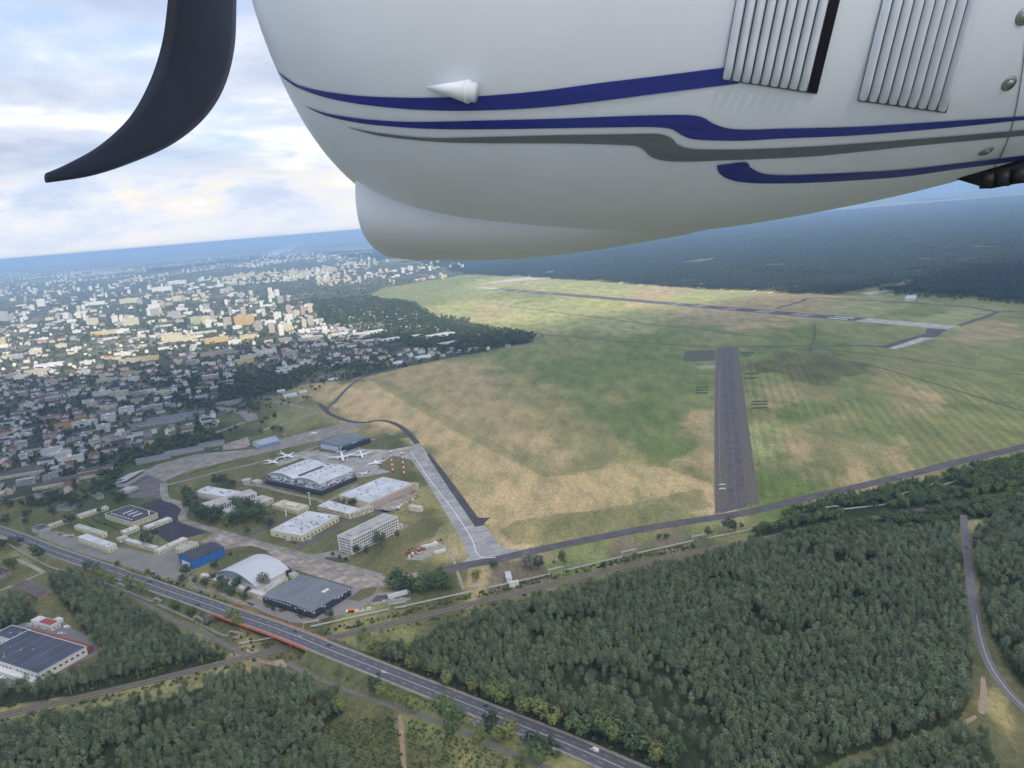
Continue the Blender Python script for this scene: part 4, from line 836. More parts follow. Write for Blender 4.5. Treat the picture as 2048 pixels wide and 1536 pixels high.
NAMED = [  # zoom A: base x, y, width, depth, height, wall, roof, rotation offset, label
 (310, 1195, 46, 12, 11, 'white', 'pale', 0, 'white terrace slab farthest back of the three stepped terraces'), (355, 1222, 50, 12, 11, 'white', 'pale', 0, 'white terrace slab in the middle of the three stepped terraces'), (420, 1245, 52, 12, 11, 'white', 'pale', 0, 'white terrace slab nearest of the three stepped terraces'),
 (395, 1040, 60, 13, 13, 'ochre', 'brown', 0, 'ochre apartment row with dark gables and balconies'), (500, 1030, 62, 13, 11, 'white', 'pale', 0, 'long white balcony block before the ochre apartment row'), (640, 1005, 26, 22, 15, 'white', 'pale', 0, 'white five-storey block at the end of the apartment row'), (745, 960, 28, 18, 15, 'white', 'pale', 0, 'white apartment block with stepped roof near the dark sheds'),
 (300, 1000, 36, 12, 11, 'pink', 'red', 0, 'pinkish row house block left of the ochre apartment row'), (300, 1105, 24, 16, 12, 'pink', 'brown', .1, 'pink and white apartment block below the ochre row'), (45, 1120, 30, 12, 8, 'cream', 'pale', 0, 'long cream house near the left picture edge'), (115, 1165, 22, 14, 8, 'white', 'grey', 0, 'white cube house near the left picture edge'),
 (480, 1000, 20, 14, 14, 'ochre', 'brown', 0, 'ochre stair tower in the apartment row'), (640, 930, 34, 14, 12, 'cream', 'red', 0, 'cream block with red roof behind the apartment row'), (700, 860, 40, 14, 14, 'cream', 'pale', 0, 'cream five-storey block with red roof band in the near town'), (600, 850, 40, 14, 10, 'white', 'pale', 0, 'long white block in the near town'), (770, 770, 40, 14, 15, 'white', 'grey', 0, 'white slab before the wooded patch'), (760, 740, 36, 14, 15, 'yellow', 'grey', 0, 'yellowish slab before the wooded patch'),
 (985, 880, 18, 12, 8, 'white', 'white', 0, 'small white house standing alone by the trees'), (945, 950, 20, 10, 5, 'white', 'brown', .3, 'white cottages with peaked roofs near the sheds'), (1680, 700, 70, 12, 10, 'white', 'grey', 0, 'white flats with dark balconies nearest the meadow'), (1660, 722, 50, 12, 9, 'white', 'white', 0, 'front row of white flats beside the meadow'), (1790, 665, 50, 14, 10, 'white', 'grey', 0, 'white flats with dark top floor by the curved road'),
 (1470, 640, 80, 14, 14, 'cream', 'pale', 0, 'long cream slab in the flats quarter'), (1560, 610, 80, 14, 14, 'white', 'pale', 0, 'long white slab in the flats quarter'), (1430, 665, 70, 14, 13, 'yellow', 'pale', 0, 'yellowish slab at the front of the flats quarter'), (1240, 615, 90, 14, 13, 'pink', 'brown', 0, 'long pinkish row with dark roofs'), (1700, 620, 60, 14, 14, 'pink', 'pale', 0, 'reddish and white slab at the right of the flats quarter'), (1330, 610, 60, 14, 14, 'grey', 'pale', 0, 'grey slab beside the pinkish row'),
 (760, 660, 80, 14, 13, 'cream', 'pale', 0, 'cream slab in the middle of the shaded town'), (880, 645, 70, 14, 13, 'yellow', 'pale', 0, 'yellow and white slab in the shaded town'), (720, 620, 70, 14, 13, 'white', 'pale', 0, 'white slab at the back of the shaded town'), (220, 725, 90, 14, 14, 'cream', 'pale', 0, 'long greenish cream slab left in the town'), (510, 670, 50, 14, 12, 'white', 'pale', 0, 'short white slab below the pale warehouse roofs'),
 (290, 680, 110, 45, 8, 'white', 'white', 0, 'large white flat warehouse roof in the left town'), (980, 540, 50, 16, 33, 'cream', 'pale', 0, 'tall cream slab at the grassy gap'), (1040, 535, 50, 16, 30, 'cream', 'pale', 0, 'tall cream slab right of the grassy gap'), (1110, 530, 60, 16, 16, 'cream', 'pale', 0, 'lower cream slab right of the grassy gap'), (1270, 540, 110, 15, 17, 'ochre', 'pale', 0, 'long ochre slab below the orange tower'),
 (1405, 440, 40, 22, 36, 'ochre', 'pale', 0, 'orange tower block brightest in the sun'), (1460, 435, 40, 22, 36, 'ochre', 'pale', 0, 'orange tower block beside the brightest one'), (1425, 380, 38, 22, 34, 'pink', 'pale', 0, 'pale orange tower behind the bright pair'), (1245, 410, 40, 18, 40, 'grey', 'pale', 0, 'tall grey tower left of the orange towers'), (1150, 435, 60, 16, 33, 'green', 'pale', 0, 'pale green slab block'), (1210, 435, 50, 16, 33, 'yellow', 'pale', 0, 'yellow slab block beside the pale green one'), (1350, 380, 60, 16, 33, 'grey', 'pale', 0, 'grey slab block behind the orange towers'),
 (770, 440, 90, 18, 33, 'cream', 'pale', 0, 'bright cream slab with vertical stripes'), (545, 440, 70, 18, 33, 'cream', 'pale', 0, 'bright cream tower left of the cream slab'), (910, 385, 40, 20, 36, 'grey', 'pale', 0, 'grey tower in the middle of the sunlit town'), (1025, 400, 80, 16, 33, 'grey', 'pale', 0, 'broad grey slab beside the grey tower'), (905, 350, 80, 16, 33, 'white', 'pale', 0, 'white slab behind the grey tower'), (1045, 300, 90, 16, 33, 'cream', 'pale', 0, 'cream slab high in the sunlit town'), (620, 495, 150, 15, 17, 'yellow', 'pale', 0, 'long yellowish low slab in the sunlit town'), (720, 485, 70, 15, 17, 'white', 'pale', 0, 'white low slab beside the long yellowish one'),
 (1590, 480, 40, 20, 33, 'pink', 'pale', 0, 'pinkish tower at the allotment edge'), (1450, 525, 70, 16, 17, 'yellow', 'pale', 0, 'yellow low slab below the orange towers'), (1180, 490, 150, 40, 6, 'yellow', 'white', 0, 'low yellowish hall in the sunlit town'), (270, 540, 80, 30, 10, 'pink', 'red', 0, 'building with bright red roof left in the town'), (30, 560, 70, 20, 33, 'yellow', 'pale', 0, 'yellowish tower at the left picture edge'), (25, 415, 80, 40, 55, 'grey', 'dark', 0, 'dark glass tower at the left picture edge'), (245, 325, 70, 40, 45, 'white', 'white', 0, 'white high-rise in the far left town'), (150, 470, 60, 30, 12, 'pink', 'red', 0, 'small red-roofed block in the far left town'),
 (760, 310, 160, 16, 30, 'cream', 'pale', 0, 'long bright cream slab in the far estate'), (560, 320, 160, 40, 20, 'white', 'pale', 0, 'long bright white slab at the far estate'), (950, 240, 200, 18, 33, 'white', 'pale', 0, 'bright white slab row in the far estate'), (1040, 200, 200, 18, 33, 'white', 'pale', 0, 'farthest white slab row of the estate'),
]
for x, y, w, d, h, wm, rm, ro, lab in NAMED:
    p = GZ('A', x, y); big = h > 20; w = w*.72 if w > 45 else w
    place(slab_mesh(w, d, h, TW[wm], TR[rm], False), p, TA+ro+(math.pi/2 if (big and (x % 3 == 0)) else 0), 'tower_block' if big else 'apartment_block' if h < 15 or w > 30 else 'house', lab, 'building', 'town buildings', max(w, d)*.5)
# low rows of barracks at the near left edge of the town
for x, y, ln, lab in ((60, 1330, 95, 'long low cream barrack row at the left edge'), (120, 1310, 60, 'second low cream barrack row at the left edge'), (330, 1380, 60, 'low barrack row with white gables, left part'), (470, 1340, 70, 'low barrack row with white gables, right part'), (560, 1300, 50, 'low pale row house behind the sloping-roofed shed'), (960, 1015, 120, 'long grey workshop shed in the dark yard'), (1030, 985, 110, 'longer back workshop shed in the dark yard'), (1340, 905, 60, 'low dark hut by the curving yard'), (900, 1235, 50, 'low brown shed behind the long apron'), (1080, 1190, 60, 'low grey roofed shed beside the long apron'), (1240, 1150, 40, 'dark low shed with white trim beside the long apron')):
    place(slab_mesh(ln, 11, 5.5, TW['cream' if y > 1290 else 'grey'], TR['brown' if y > 1290 else 'grey'], True), GZ('A', x, y), TA, 'low_range', lab, 'building', 'low ranges by the airfield', ln*.5)
# white tents on the dry meadow, pale roofs by the field edge
for k, x, y, w, d, lab in (('A', 1700, 860, 26, 16, 'largest white tent on the meadow'), ('A', 1645, 833, 16, 10, 'white tent left of the largest'), ('A', 1773, 838, 16, 10, 'white tent right of the largest'), ('A', 1940, 765, 26, 9, 'low white shed by the airfield track'), ('J', 500, 585, 28, 14, 'white pitched roof shed at the field edge'), ('J', 630, 555, 40, 16, 'white glasshouse-like roof at the field edge')):
    place(slab_mesh(w, d, 3.2, W_WHITE, R_WHITE, True, 1), GZ(k, x, y), TA, 'white_tent' if 'tent' in lab else 'shed', lab, 'tent' if 'tent' in lab else 'shed', 'white roofs on the meadow', w*.6)
for x, y, w, d, lab in ((345, 430, 120, 40, 'long white store behind the bus depot'), (85, 410, 60, 30, 'white industrial roof left of the depot'), (200, 435, 60, 30, 'pale industrial roof below the depot'), (460, 462, 60, 20, 'white low store at the field road'), (600, 445, 30, 20, 'cream house above the field road'), (720, 440, 90, 36, 'large pale store above the field road'), (760, 482, 60, 16, 'white shed in the hedged plot')):
    place(slab_mesh(w, d, 6, W_WHITE if 'cream' not in lab else W_CREAM, R_WHITE, False, 1), GZ('J', x, y), TA+.15, 'store', lab, 'building', 'pale stores near the allotments', w*.5)
DEPOT = PL('J', [(160, 385), (420, 365), (435, 395), (400, 415), (270, 430), (190, 420)]); struct(sheet('bus_depot_yard', DEPOT, Z1, m_conc_d), 'grey depot yard with rows of vehicles')
# generic houses: sampled over the picture so that each quarter is as full as in the photograph
HMESH = {}
def hmesh(kind, wc, rc, v):
    key = (kind, wc, rc, v)
    if key not in HMESH:
        r = random.Random(str(key)); S = {'house': (r.uniform(10, 15), r.uniform(9, 11), r.uniform(5.5, 7.5)), 'row': (r.uniform(16, 28), 10, r.uniform(8, 10.5)), 'slab': (r.uniform(24, 44), 12, r.uniform(11, 16)), 'tower': (r.uniform(18, 30), 15, r.uniform(30, 38)), 'hall': (r.uniform(35, 70), r.uniform(18, 34), r.uniform(5, 8))}[kind]
        HMESH[key] = (slab_mesh(*S, TW[wc], TR[rc], kind in ('house', 'row') and rc in ('red', 'brown', 'dark'), None, 'fr' if kind in ('house', 'row', 'hall') else 'flrb'), max(S[0], S[1])*.5)
    return HMESH[key]
KEEP_OUT = [ppoly('600 770,690 755,840 728,1080 690,1080 660,880 700,640 735'), WOODS['allot_a'], ppoly('630 640,790 650,790 690,700 715,630 700'), ppoly('270 760,440 745,520 740,560 775,430 815,330 800'), ppoly('440 850,600 830,640 770,520 780,440 800')]
def free(p, rad, pad=1.05):
    for q in TOWN_USED:
        if abs(q[0]-p.x) < (q[2]+rad)*pad and abs(q[1]-p.y) < (q[2]+rad)*pad and math.hypot(q[0]-p.x, q[1]-p.y) < (q[2]+rad)*pad: return False
    return True
QUARTERS = [  # (photo polygon, number, kinds, phrase)
 (ppoly('-20 850,250 830,330 850,440 830,440 850,300 890,200 950,150 990,-20 1000'), 120, (('house', 4), ('row', 3)), 'in the near shaded quarter left of the apron'),
 (ppoly('-30 740,180 735,420 745,480 740,440 800,300 830,-30 850'), 220, (('house', 4), ('row', 4), ('slab', 1)), 'in the shaded middle quarter of the town'),
 (ppoly('-40 650,350 645,650 690,640 735,520 742,300 735,-40 740'), 300, (('house', 5), ('row', 4), ('slab', 2), ('hall', 1)), 'along the edge of the sunlit town'),
 (ppoly('-50 575,330 560,640 600,700 650,640 690,350 645,-50 650'), 480, (('house', 2), ('row', 3), ('slab', 4), ('tower', 3), ('hall', 1)), 'in the broad sunlit town'),
 (ppoly('620 640,730 645,800 650,760 690,640 700'), 40, (('hall', 3), ('row', 2)), 'among the stores by the depot'),
 (ppoly('650 700,850 700,980 690,1040 690,840 722,660 745'), 60, (('house', 5), ('row', 1)), 'among gardens at the airfield edge'),
 (ppoly('640 600,735 592,870 632,900 655,800 660,680 640'), 120, (('house', 1),), 'small garden house among the allotment trees'),
 (ppoly('900 655,1070 670,1040 685,900 690,840 690,860 660'), 50, (('house', 1),), 'small garden house in the allotment point'),
]
rows_ = []
for poly, n, kinds, phrase in QUARTERS:
    pp = [(p.x, p.y) for p in poly]
    ks = [k for k, c in kinds for _ in range(c)]; tries = 0; got = 0
    fx_ = [fan_coord(np.array(p.x), np.array(p.y)) for p in poly]; a0, a1 = min(float(q[0]) for q in fx_), max(float(q[0]) for q in fx_); b0, b1 = min(float(q[1]) for q in fx_), max(float(q[1]) for q in fx_)
    while got < n and tries < n*14:
        tries += 1; a = random.uniform(a0, a1)/2.2; r = math.exp(random.uniform(b0, b1)); x_, y_ = r*math.sin(a), r*math.cos(a)
        if 'garden' not in phrase:      # houses line up along streets
            ca_, sa_ = math.cos(TA), math.sin(TA); uu, vv = x_*ca_+y_*sa_, -x_*sa_+y_*ca_; st_ = 27 if r < 2500 else 38; vv = round(vv/st_)*st_+random.uniform(-2, 2); uu += (4 if abs(((uu/160) % 1)-.5) < .05 else 0); x_, y_ = uu*ca_-vv*sa_, uu*sa_+vv*ca_
        p = Vector((x_, y_, 0))
        if not in_poly(np.array([p.x]), np.array([p.y]), pp)[0]: continue
        if 'allot' not in phrase and any(in_poly(np.array([p.x]), np.array([p.y]), [(q.x, q.y) for q in ko])[0] for ko in KEEP_OUT[1:2]): continue
        kd = random.choice(ks); small = 'garden house' in phrase
        wc = random.choice(('white', 'white', 'white', 'cream', 'cream', 'grey', 'pink')); rc = random.choice(('red', 'dark', 'grey', 'brown', 'dark', 'grey', 'pale', 'dark')) if kd in ('house', 'row') else random.choice(('pale', 'grey', 'white'))
        me_, rad = hmesh(kd, wc, rc, random.randint(0, 1)); s = .55 if small else 1.0; rad *= s
        if not free(p, rad, 1.0): continue
        TOWN_USED.append((p.x, p.y, rad)); got += 1
        zone = TA + random.uniform(-.04, .04) + random.choice((0, 0, math.pi/2))
        rows_.append((p, zone, s, me_, kd, wc, rc, phrase, me_.vertices[0].co.length*s/p.length))
rows_.sort(key=lambda q: -q[-1])
ADJ = {'house': 'house', 'row': 'row house', 'slab': 'apartment slab', 'tower': 'tower block', 'hall': 'low hall'}
for p, rz, s, me_, kd, wc, rc, ph, _ in rows_[:235]:
    o = bpy.data.objects.new(ADJ[kd].replace(' ', '_'), me_); COL.objects.link(o); o.location = p; o.rotation_euler = (0, 0, rz); o.scale = (s, s, s)
    tag(o, f'{wc} {ADJ[kd]} with {rc} roof {ph}' if 'garden house' not in ph else f'{wc} garden house with {rc} roof '+ph.replace('small garden house ', ''), 'building', f'{wc} {rc}-roofed {ADJ[kd]}s {ph}')
def merge(name, items, label, cat):
    """many far buildings as one mass"""
    V = []; Fc = []; MI = []; mats_ = []; base = 0
    for p, rz, s, me_ in items:
        n = len(me_.vertices); co = np.empty(n*3); me_.vertices.foreach_get('co', co); co = co.reshape(-1, 3)*s; c, sn = math.cos(rz), math.sin(rz)
        V.append(np.stack([co[:, 0]*c-co[:, 1]*sn+p.x, co[:, 0]*sn+co[:, 1]*c+p.y, co[:, 2]], 1))
        mi = []
        for m_ in me_.materials:
            if m_ not in mats_: mats_.append(m_)
            mi.append(mats_.index(m_))
        for pl in me_.polygons: Fc.append(tuple(i+base for i in pl.vertices)); MI.append(mi[pl.material_index])
        base += n
    o = obj(name, np.concatenate(V).tolist(), Fc, mats_, None, MI); return stuff(o, label, cat)
rest = [(p, rz, s, me_) for p, rz, s, me_, *_ in rows_[235:]]
FARQ = [(ppoly('-60 548,0 545,350 535,640 520,700 560,640 600,330 562,-60 575'), 700), (ppoly('300 535,560 500,720 512,1000 540,1120 548,940 552,780 570,700 575'), 420), (ppoly('480 512,700 500,760 508,560 530'), 60)]
for poly, n in FARQ:
    pp = [(p.x, p.y) for p in poly]; fx_ = [fan_coord(np.array(p.x), np.array(p.y)) for p in poly]; a0, a1 = min(float(q[0]) for q in fx_), max(float(q[0]) for q in fx_); b0, b1 = min(float(q[1]) for q in fx_), max(float(q[1]) for q in fx_)
    got = tries = 0
    while got < n and tries < n*10:
        tries += 1; a = random.uniform(a0, a1)/2.2; r = math.exp(random.uniform(b0, b1)); p = Vector((r*math.sin(a), r*math.cos(a), 0))
        if not in_poly(np.array([p.x]), np.array([p.y]), pp)[0] or vnoise(np.array(p.x/500.), np.array(p.y/900.), 5) < .42: continue
        kd = random.choice(('slab', 'slab', 'hall', 'row', 'tower')); wc = random.choice(('white', 'cream', 'cream', 'yellow')); me_, _ = hmesh(kd, wc, 'pale', random.randint(0, 1)); got += 1
        rest.append((p, TA+random.choice((0, math.pi/2)), 1.0, me_))
merge('distant_town', rest, 'mass of distant town buildings fading into the haze', 'buildings')
# pale terminal buildings at the far end of the runway
for x, y, w, d, h, lab in ((190, 388, 90, 30, 12, 'pale terminal building at the far end of the runway'), (130, 396, 60, 25, 9, 'smaller pale terminal wing left of the main one'), (115, 360, 90, 30, 9, 'pale shed with reddish end beyond the terminal'), (785, 440, 30, 20, 10, 'white peaked hangar at the far wood edge'), (1605, 487, 70, 26, 8, 'long pale building by the dark wood right')):
    place(slab_mesh(w, d, h, W_WHITE, R_WHITE, 'peaked' in lab, 2), GZ('M', x, y), TA+.6, 'terminal_building' if 'terminal' in lab else 'shed', lab, 'building', None, w*.5)
# ================================================================ trees
m_bark = mat('bark', (.13, .10, .075), .95, .2, 2.0); m_bark_p = mat('pine_bark', (.20, .125, .085), .95, .2, 2.0)
def leafmat(name, col, rnd=.22, hue=.05):
    m = bpy.data.materials.new(name); m.use_nodes = True; t = m.node_tree; b = t.nodes['Principled BSDF']; b.inputs['Roughness'].default_value = .75; b.inputs['Specular IOR Level'].default_value = .2
    at = nd(t, 'ShaderNodeAttribute', attribute_name='tone'); oi = nd(t, 'ShaderNodeObjectInfo'); hs = nd(t, 'ShaderNodeHueSaturation')
    t.links.new(mixc(t, 1.0, (*col, 1), at.outputs[0], 'MULTIPLY'), hs.inputs['Color'])
    t.links.new(mth(t, 'ADD', mth(t, 'MULTIPLY', oi.outputs['Random'], 2*rnd), 1-rnd), hs.inputs['Value'])
    t.links.new(mth(t, 'ADD', mth(t, 'MULTIPLY', mth(t, 'FRACT', mth(t, 'MULTIPLY', oi.outputs['Random'], 13.7)), hue), .5-hue*.6), hs.inputs['Hue'])
    t.links.new(hs.outputs[0], b.inputs['Base Color']); MATS[name] = m; return m
L_PINE = leafmat('pine_needles', (.118, .154, .088), .40, .07); L_FAR = leafmat('far_pine_needles', (.040, .062, .050), .2, .04); L_GREEN = leafmat('leaves_green', (.085, .130, .052), .22, .06); L_LIGHT = leafmat('leaves_light', (.150, .185, .062), .2, .05); L_DARK = leafmat('leaves_dark', (.058, .088, .052), .2, .05); L_SILVER = leafmat('leaves_silver', (.19, .205, .165), .15, .04)  # far needles: cloud shade put into a darker, bluer needle colour
def crown_mesh(name, rn, clusters, n_leaf, size, lm):
    """leaf-clump faces spread over clusters [(centre, radii)]"""
    V = []; Fc = []; C = []
    CC = Vector((0, 0, min(c[0][2] for c in clusters))) if len(clusters) < 60 else None
    tot = sum(c[1][0]*c[1][1]+c[1][2]*c[1][0] for c in clusters)
    for (cx, cy_, cz), (rx, ry, rz) in clusters:
        n = max(6, int(n_leaf*(rx*ry+rz*rx)/tot)); tone0 = rn.uniform(.86, 1.14)
        for i in range(n):
            u = rn.uniform(-1, 1); ph = rn.uniform(0, 2*math.pi); s = math.sqrt(1-u*u); rr = rn.uniform(.72, 1.06)
            if len(clusters) >= 60: CC = Vector((cx, cy_, cz-2))
            d = Vector((s*math.cos(ph), s*math.sin(ph), u)); p = Vector((cx+d.x*rx*rr, cy_+d.y*ry*rr, cz+d.z*rz*rr))
            nrm = (d*.7+((p-CC).normalized())*.9+Vector((rn.uniform(-.4, .4), rn.uniform(-.4, .4), rn.uniform(-.1, .5)))).normalized(); a = nrm.cross(Vector((rn.uniform(-1, 1), rn.uniform(-1, 1), rn.uniform(-1, 1)))).normalized(); b = nrm.cross(a)
            k = size*rn.uniform(.6, 1.3); e = rn.uniform(.45, .9)
            i0 = len(V); V += [p+a*k, p+b*k*e, p-a*k*.9+nrm*k*.2, p-b*k*e]; Fc.append((i0, i0+1, i0+2, i0+3)); tn = tone0*rn.uniform(.86, 1.16); C += [tn]*4
    me = bpy.data.meshes.new(name); me.from_pydata([tuple(v) for v in V], [], Fc); me.materials.append(lm)
    ca = me.color_attributes.new('tone', 'FLOAT_COLOR', 'POINT'); arr = np.ones((len(V), 4)); arr[:, :3] = np.array(C)[:, None]*np.array([[1, 1, .95]]); ca.data.foreach_set('color', arr.ravel()); return me
def trunk_mesh(rn, h, r, limbs, top, m):
    mb = MB(); bend = rn.uniform(-.4, .4); mb.tube([(0, 0, -.3), (bend*.3, 0, h*.5), (bend, bend*.4, top)], [r, r*.75, r*.25], 5)
    for i in range(limbs):
        z = h*rn.uniform(.45, .85); a = rn.uniform(0, 6.28); l = rn.uniform(1.2, 2.4)*r*9; mb.tube([(0, 0, z), (math.cos(a)*l, math.sin(a)*l, z+l*.55)], [r*.4, r*.12], 4)
    me = bpy.data.meshes.new('trunk'); me.from_pydata(mb.v, [], mb.f); me.materials.append(m); return me
def make_pine(seed, H=12.5):
    rn = random.Random(seed); cl = []; z = H*.52; R = H*rn.uniform(.16, .19)
    while z < H*.98:
        t_ = (z-H*.52)/(H*.48); rad = R*(1-t_**3.0)*rn.uniform(.85, 1.1)+.25; nn = 4 if t_ < .6 else (3 if t_ < .85 else 1); a0 = rn.uniform(0, 6.28)
        for i in range(nn):
            a = a0+6.283*i/nn+rn.uniform(-.3, .3); o = rad*.55 if nn > 1 else 0; s = rad*rn.uniform(.45, .7); cl.append(((math.cos(a)*o, math.sin(a)*o, z+rn.uniform(-.4, .4)), (s, s, s*.75)))
        z += H*.10
    return trunk_mesh(rn, H, H*.012, 3, H*.93, m_bark_p), crown_mesh('crown', rn, cl, 300, H*.033, L_PINE)
def make_broad(seed, H=10.0, R=4.0, lm=L_GREEN, n=420, leaf=.55):
    rn = random.Random(seed); cl = [((0, 0, H*.62), (R*.72, R*.72, H*.30))]
    for i in range(10):
        a = rn.uniform(0, 6.28); o = R*rn.uniform(.35, .75); z = H*rn.uniform(.32, .86); s = R*rn.uniform(.28, .5)*(1.15-.45*z/H); cl.append(((math.cos(a)*o, math.sin(a)*o, z), (s, s, s*.85)))
    return trunk_mesh(rn, H*.7, H*.022, 5, H*.75, m_bark), crown_mesh('crown', rn, cl, n, leaf*H/10, lm)
def make_bush(seed, H=2.6, R=1.8, lm=L_GREEN):
    rn = random.Random(seed); cl = [((rn.uniform(-.5, .5)*R, rn.uniform(-.5, .5)*R, H*rn.uniform(.35, .6)), (R*.55, R*.55, H*.42)) for _ in range(5)]
    return trunk_mesh(rn, H*.6, .07, 3, H*.6, m_bark), crown_mesh('crown', rn, cl, 120, .36, lm)
PINES = [make_pine(100+i) for i in range(8)]
BROAD = {k: [make_broad(300+i+j*10, 10, R, lm) for i in range(4)] for j, (k, lm, R) in enumerate((('green', L_GREEN, 4.2), ('light', L_LIGHT, 4.2), ('dark', L_DARK, 4.4), ('silver', L_SILVER, 4.2)))}
BUSH = {k: [make_bush(600+i+j*10, lm=lm) for i in range(3)] for j, (k, lm) in enumerate((('green', L_GREEN), ('light', L_LIGHT), ('dark', L_DARK)))}
def joined(tr, cr, name):
    """trunk and crown as one mesh, the source of a scattered mass"""
    a = np.empty(len(tr.vertices)*3); tr.vertices.foreach_get('co', a); b = np.empty(len(cr.vertices)*3); cr.vertices.foreach_get('co', b); n = len(tr.vertices)
    V = np.concatenate([a, b]).reshape(-1, 3); Fc = [tuple(p.vertices) for p in tr.polygons]+[tuple(i+n for i in p.vertices) for p in cr.polygons]
    me = bpy.data.meshes.new(name); me.from_pydata(V.tolist(), [], Fc); me.materials.append(tr.materials[0]); me.materials.append(cr.materials[0])
    me.polygons.foreach_set('material_index', [0]*len(tr.polygons)+[1]*len(cr.polygons))
    ca = me.color_attributes.new('tone', 'FLOAT_COLOR', 'POINT'); arr = np.ones((len(V), 4)); c = np.empty(len(cr.vertices)*4); cr.color_attributes['tone'].data.foreach_get('color', c); arr[n:] = c.reshape(-1, 4); ca.data.foreach_set('color', arr.ravel())
    return bpy.data.objects.new(name, me)
def source(name, pairs):
    c = bpy.data.collections.new(name)
    for i, (t_, cr) in enumerate(pairs): c.objects.link(joined(t_, cr, f'{name}_{i:02d}'))
    return c
def scatter(name, P, S, src, n_src, label, cat, tilt=.05, idx=None):
    P = np.asarray(P, float); n = len(P); me = bpy.data.meshes.new(name); me.vertices.add(n); me.vertices.foreach_set('co', P.ravel())
    rot = np.stack([RNG.normal(0, tilt, n), RNG.normal(0, tilt, n), RNG.uniform(0, 6.283, n)], 1)
    a = me.attributes.new('rot', 'FLOAT_VECTOR', 'POINT'); a.data.foreach_set('vector', rot.ravel()); a = me.attributes.new('scl', 'FLOAT_VECTOR', 'POINT'); a.data.foreach_set('vector', np.asarray(S, float).ravel())
    a = me.attributes.new('idx', 'INT', 'POINT'); a.data.foreach_set('value', (RNG.integers(0, n_src, n) if idx is None else idx).astype(np.int32))
    o = bpy.data.objects.new(name, me); COL.objects.link(o)
    ng = bpy.data.node_groups.new(name, 'GeometryNodeTree'); ng.interface.new_socket('Geometry', in_out='INPUT', socket_type='NodeSocketGeometry'); ng.interface.new_socket('Geometry', in_out='OUTPUT', socket_type='NodeSocketGeometry')
    gi = ng.nodes.new('NodeGroupInput'); go = ng.nodes.new('NodeGroupOutput'); ip = ng.nodes.new('GeometryNodeInstanceOnPoints'); ci = ng.nodes.new('GeometryNodeCollectionInfo')
    ci.inputs['Collection'].default_value = src; ci.inputs['Separate Children'].default_value = True; ci.inputs['Reset Children'].default_value = True; ip.inputs['Pick Instance'].default_value = True
    def na(nm, ty):
        q = ng.nodes.new('GeometryNodeInputNamedAttribute'); q.data_type = ty; q.inputs['Name'].default_value = nm; return q.outputs['Attribute']
    lk = ng.links.new; lk(gi.outputs[0], ip.inputs['Points']); lk(ci.outputs[0], ip.inputs['Instance']); lk(na('idx', 'INT'), ip.inputs['Instance Index']); lk(na('rot', 'FLOAT_VECTOR'), ip.inputs['Rotation']); lk(na('scl', 'FLOAT_VECTOR'), ip.inputs['Scale']); lk(ip.outputs[0], go.inputs[0])
    md = o.modifiers.new('scatter', 'NODES'); md.node_group = ng; return stuff(o, label, cat)
S_PINE = source('pine_kinds', PINES); S_TREE = source('tree_kinds', BROAD['green']+BROAD['light']+BROAD['dark']); S_BUSH = source('bush_kinds', BUSH['green']+BUSH['light']+BUSH['dark'])
def grid_points(poly, step, jit=.42, margin=0.0):
    xs = [p[0] for p in poly]; ys = [p[1] for p in poly]; X, Y = np.meshgrid(np.arange(min(xs), max(xs), step), np.arange(min(ys), max(ys), step)); X = X+(np.arange(X.shape[0]) % 2)[:, None]*step*.5
    X = (X+RNG.uniform(-jit, jit, X.shape)*step).ravel(); Y = (Y+RNG.uniform(-jit, jit, Y.shape)*step).ravel(); m = in_poly(X, Y, poly); return X[m], Y[m]
R2 = [(p.x, p.y) for p in road_line]; RL2 = [(p.x, p.y) for p in rail_line]
LANE2 = [[(q.x, q.y) for q in PL('p', l)] for l in ([(575, 1325), (610, 1345), (680, 1375), (735, 1395), (790, 1415)], [(1927, 1030), (1929, 1060), (1934, 1110), (1941, 1165), (1949, 1220), (1960, 1275), (1976, 1322), (1998, 1360), (2030, 1398)])]
def clear_of(X, Y, r_road=15, r_rail=10, r_lane=6):
    m = (dist_line(X, Y, R2) > r_road) & (dist_line(X, Y, RL2) > r_rail)
    for l in LANE2: m &= dist_line(X, Y, l) > r_lane
    return m
def in_frame(X, Y):
    iv = CAM_M.inverted(); R3 = np.array(iv.to_3x3()); q = (R3 @ np.stack([X, Y, np.full(X.shape, 8.0)-CAM_H])); px = 1024+F_PX*q[0]/-q[2]; py = 768-F_PX*q[1]/-q[2]; return px, py
single = []       # candidates for single pines
PX, PY, PS = [], [], []
for key, step in (('pine_main', 4.0), ('pine_right', 4.3), ('pine_corner', 4.0), ('pine_bottom', 4.0), ('pine_left', 4.2), ('pine_far_left', 5.2)):
    X, Y = grid_points(WOODS[key], step); gap = fbm(X/45, Y/45, 61) < .335; rough = dist_line(X, Y, [(p.x, p.y) for p in WOODS[key]]+[(WOODS[key][0].x, WOODS[key][0].y)])
    m = clear_of(X, Y) & ~(gap & (RNG.uniform(0, 1, X.shape) < .75)) & ~((rough < 5) & (RNG.uniform(0, 1, X.shape) < .3)); X, Y = X[m], Y[m]
    s = (.70+.56*fbm(X/55, Y/55, 71))*RNG.uniform(.74, 1.22, X.shape)*({'pine_bottom': .92, 'pine_left': .95}.get(key, 1.0))
    PX.append(X); PY.append(Y); PS.append(s)
PX, PY, PS = map(np.concatenate, (PX, PY, PS)); px, py = in_frame(PX, PY)
vis = (px > 4) & (px < 2044) & (py < 1540) & (PY > 150); order = np.argsort(np.where(vis, np.hypot(PX, PY), 1e9))[:290]
pick = np.zeros(len(PX), bool); pick[order] = True
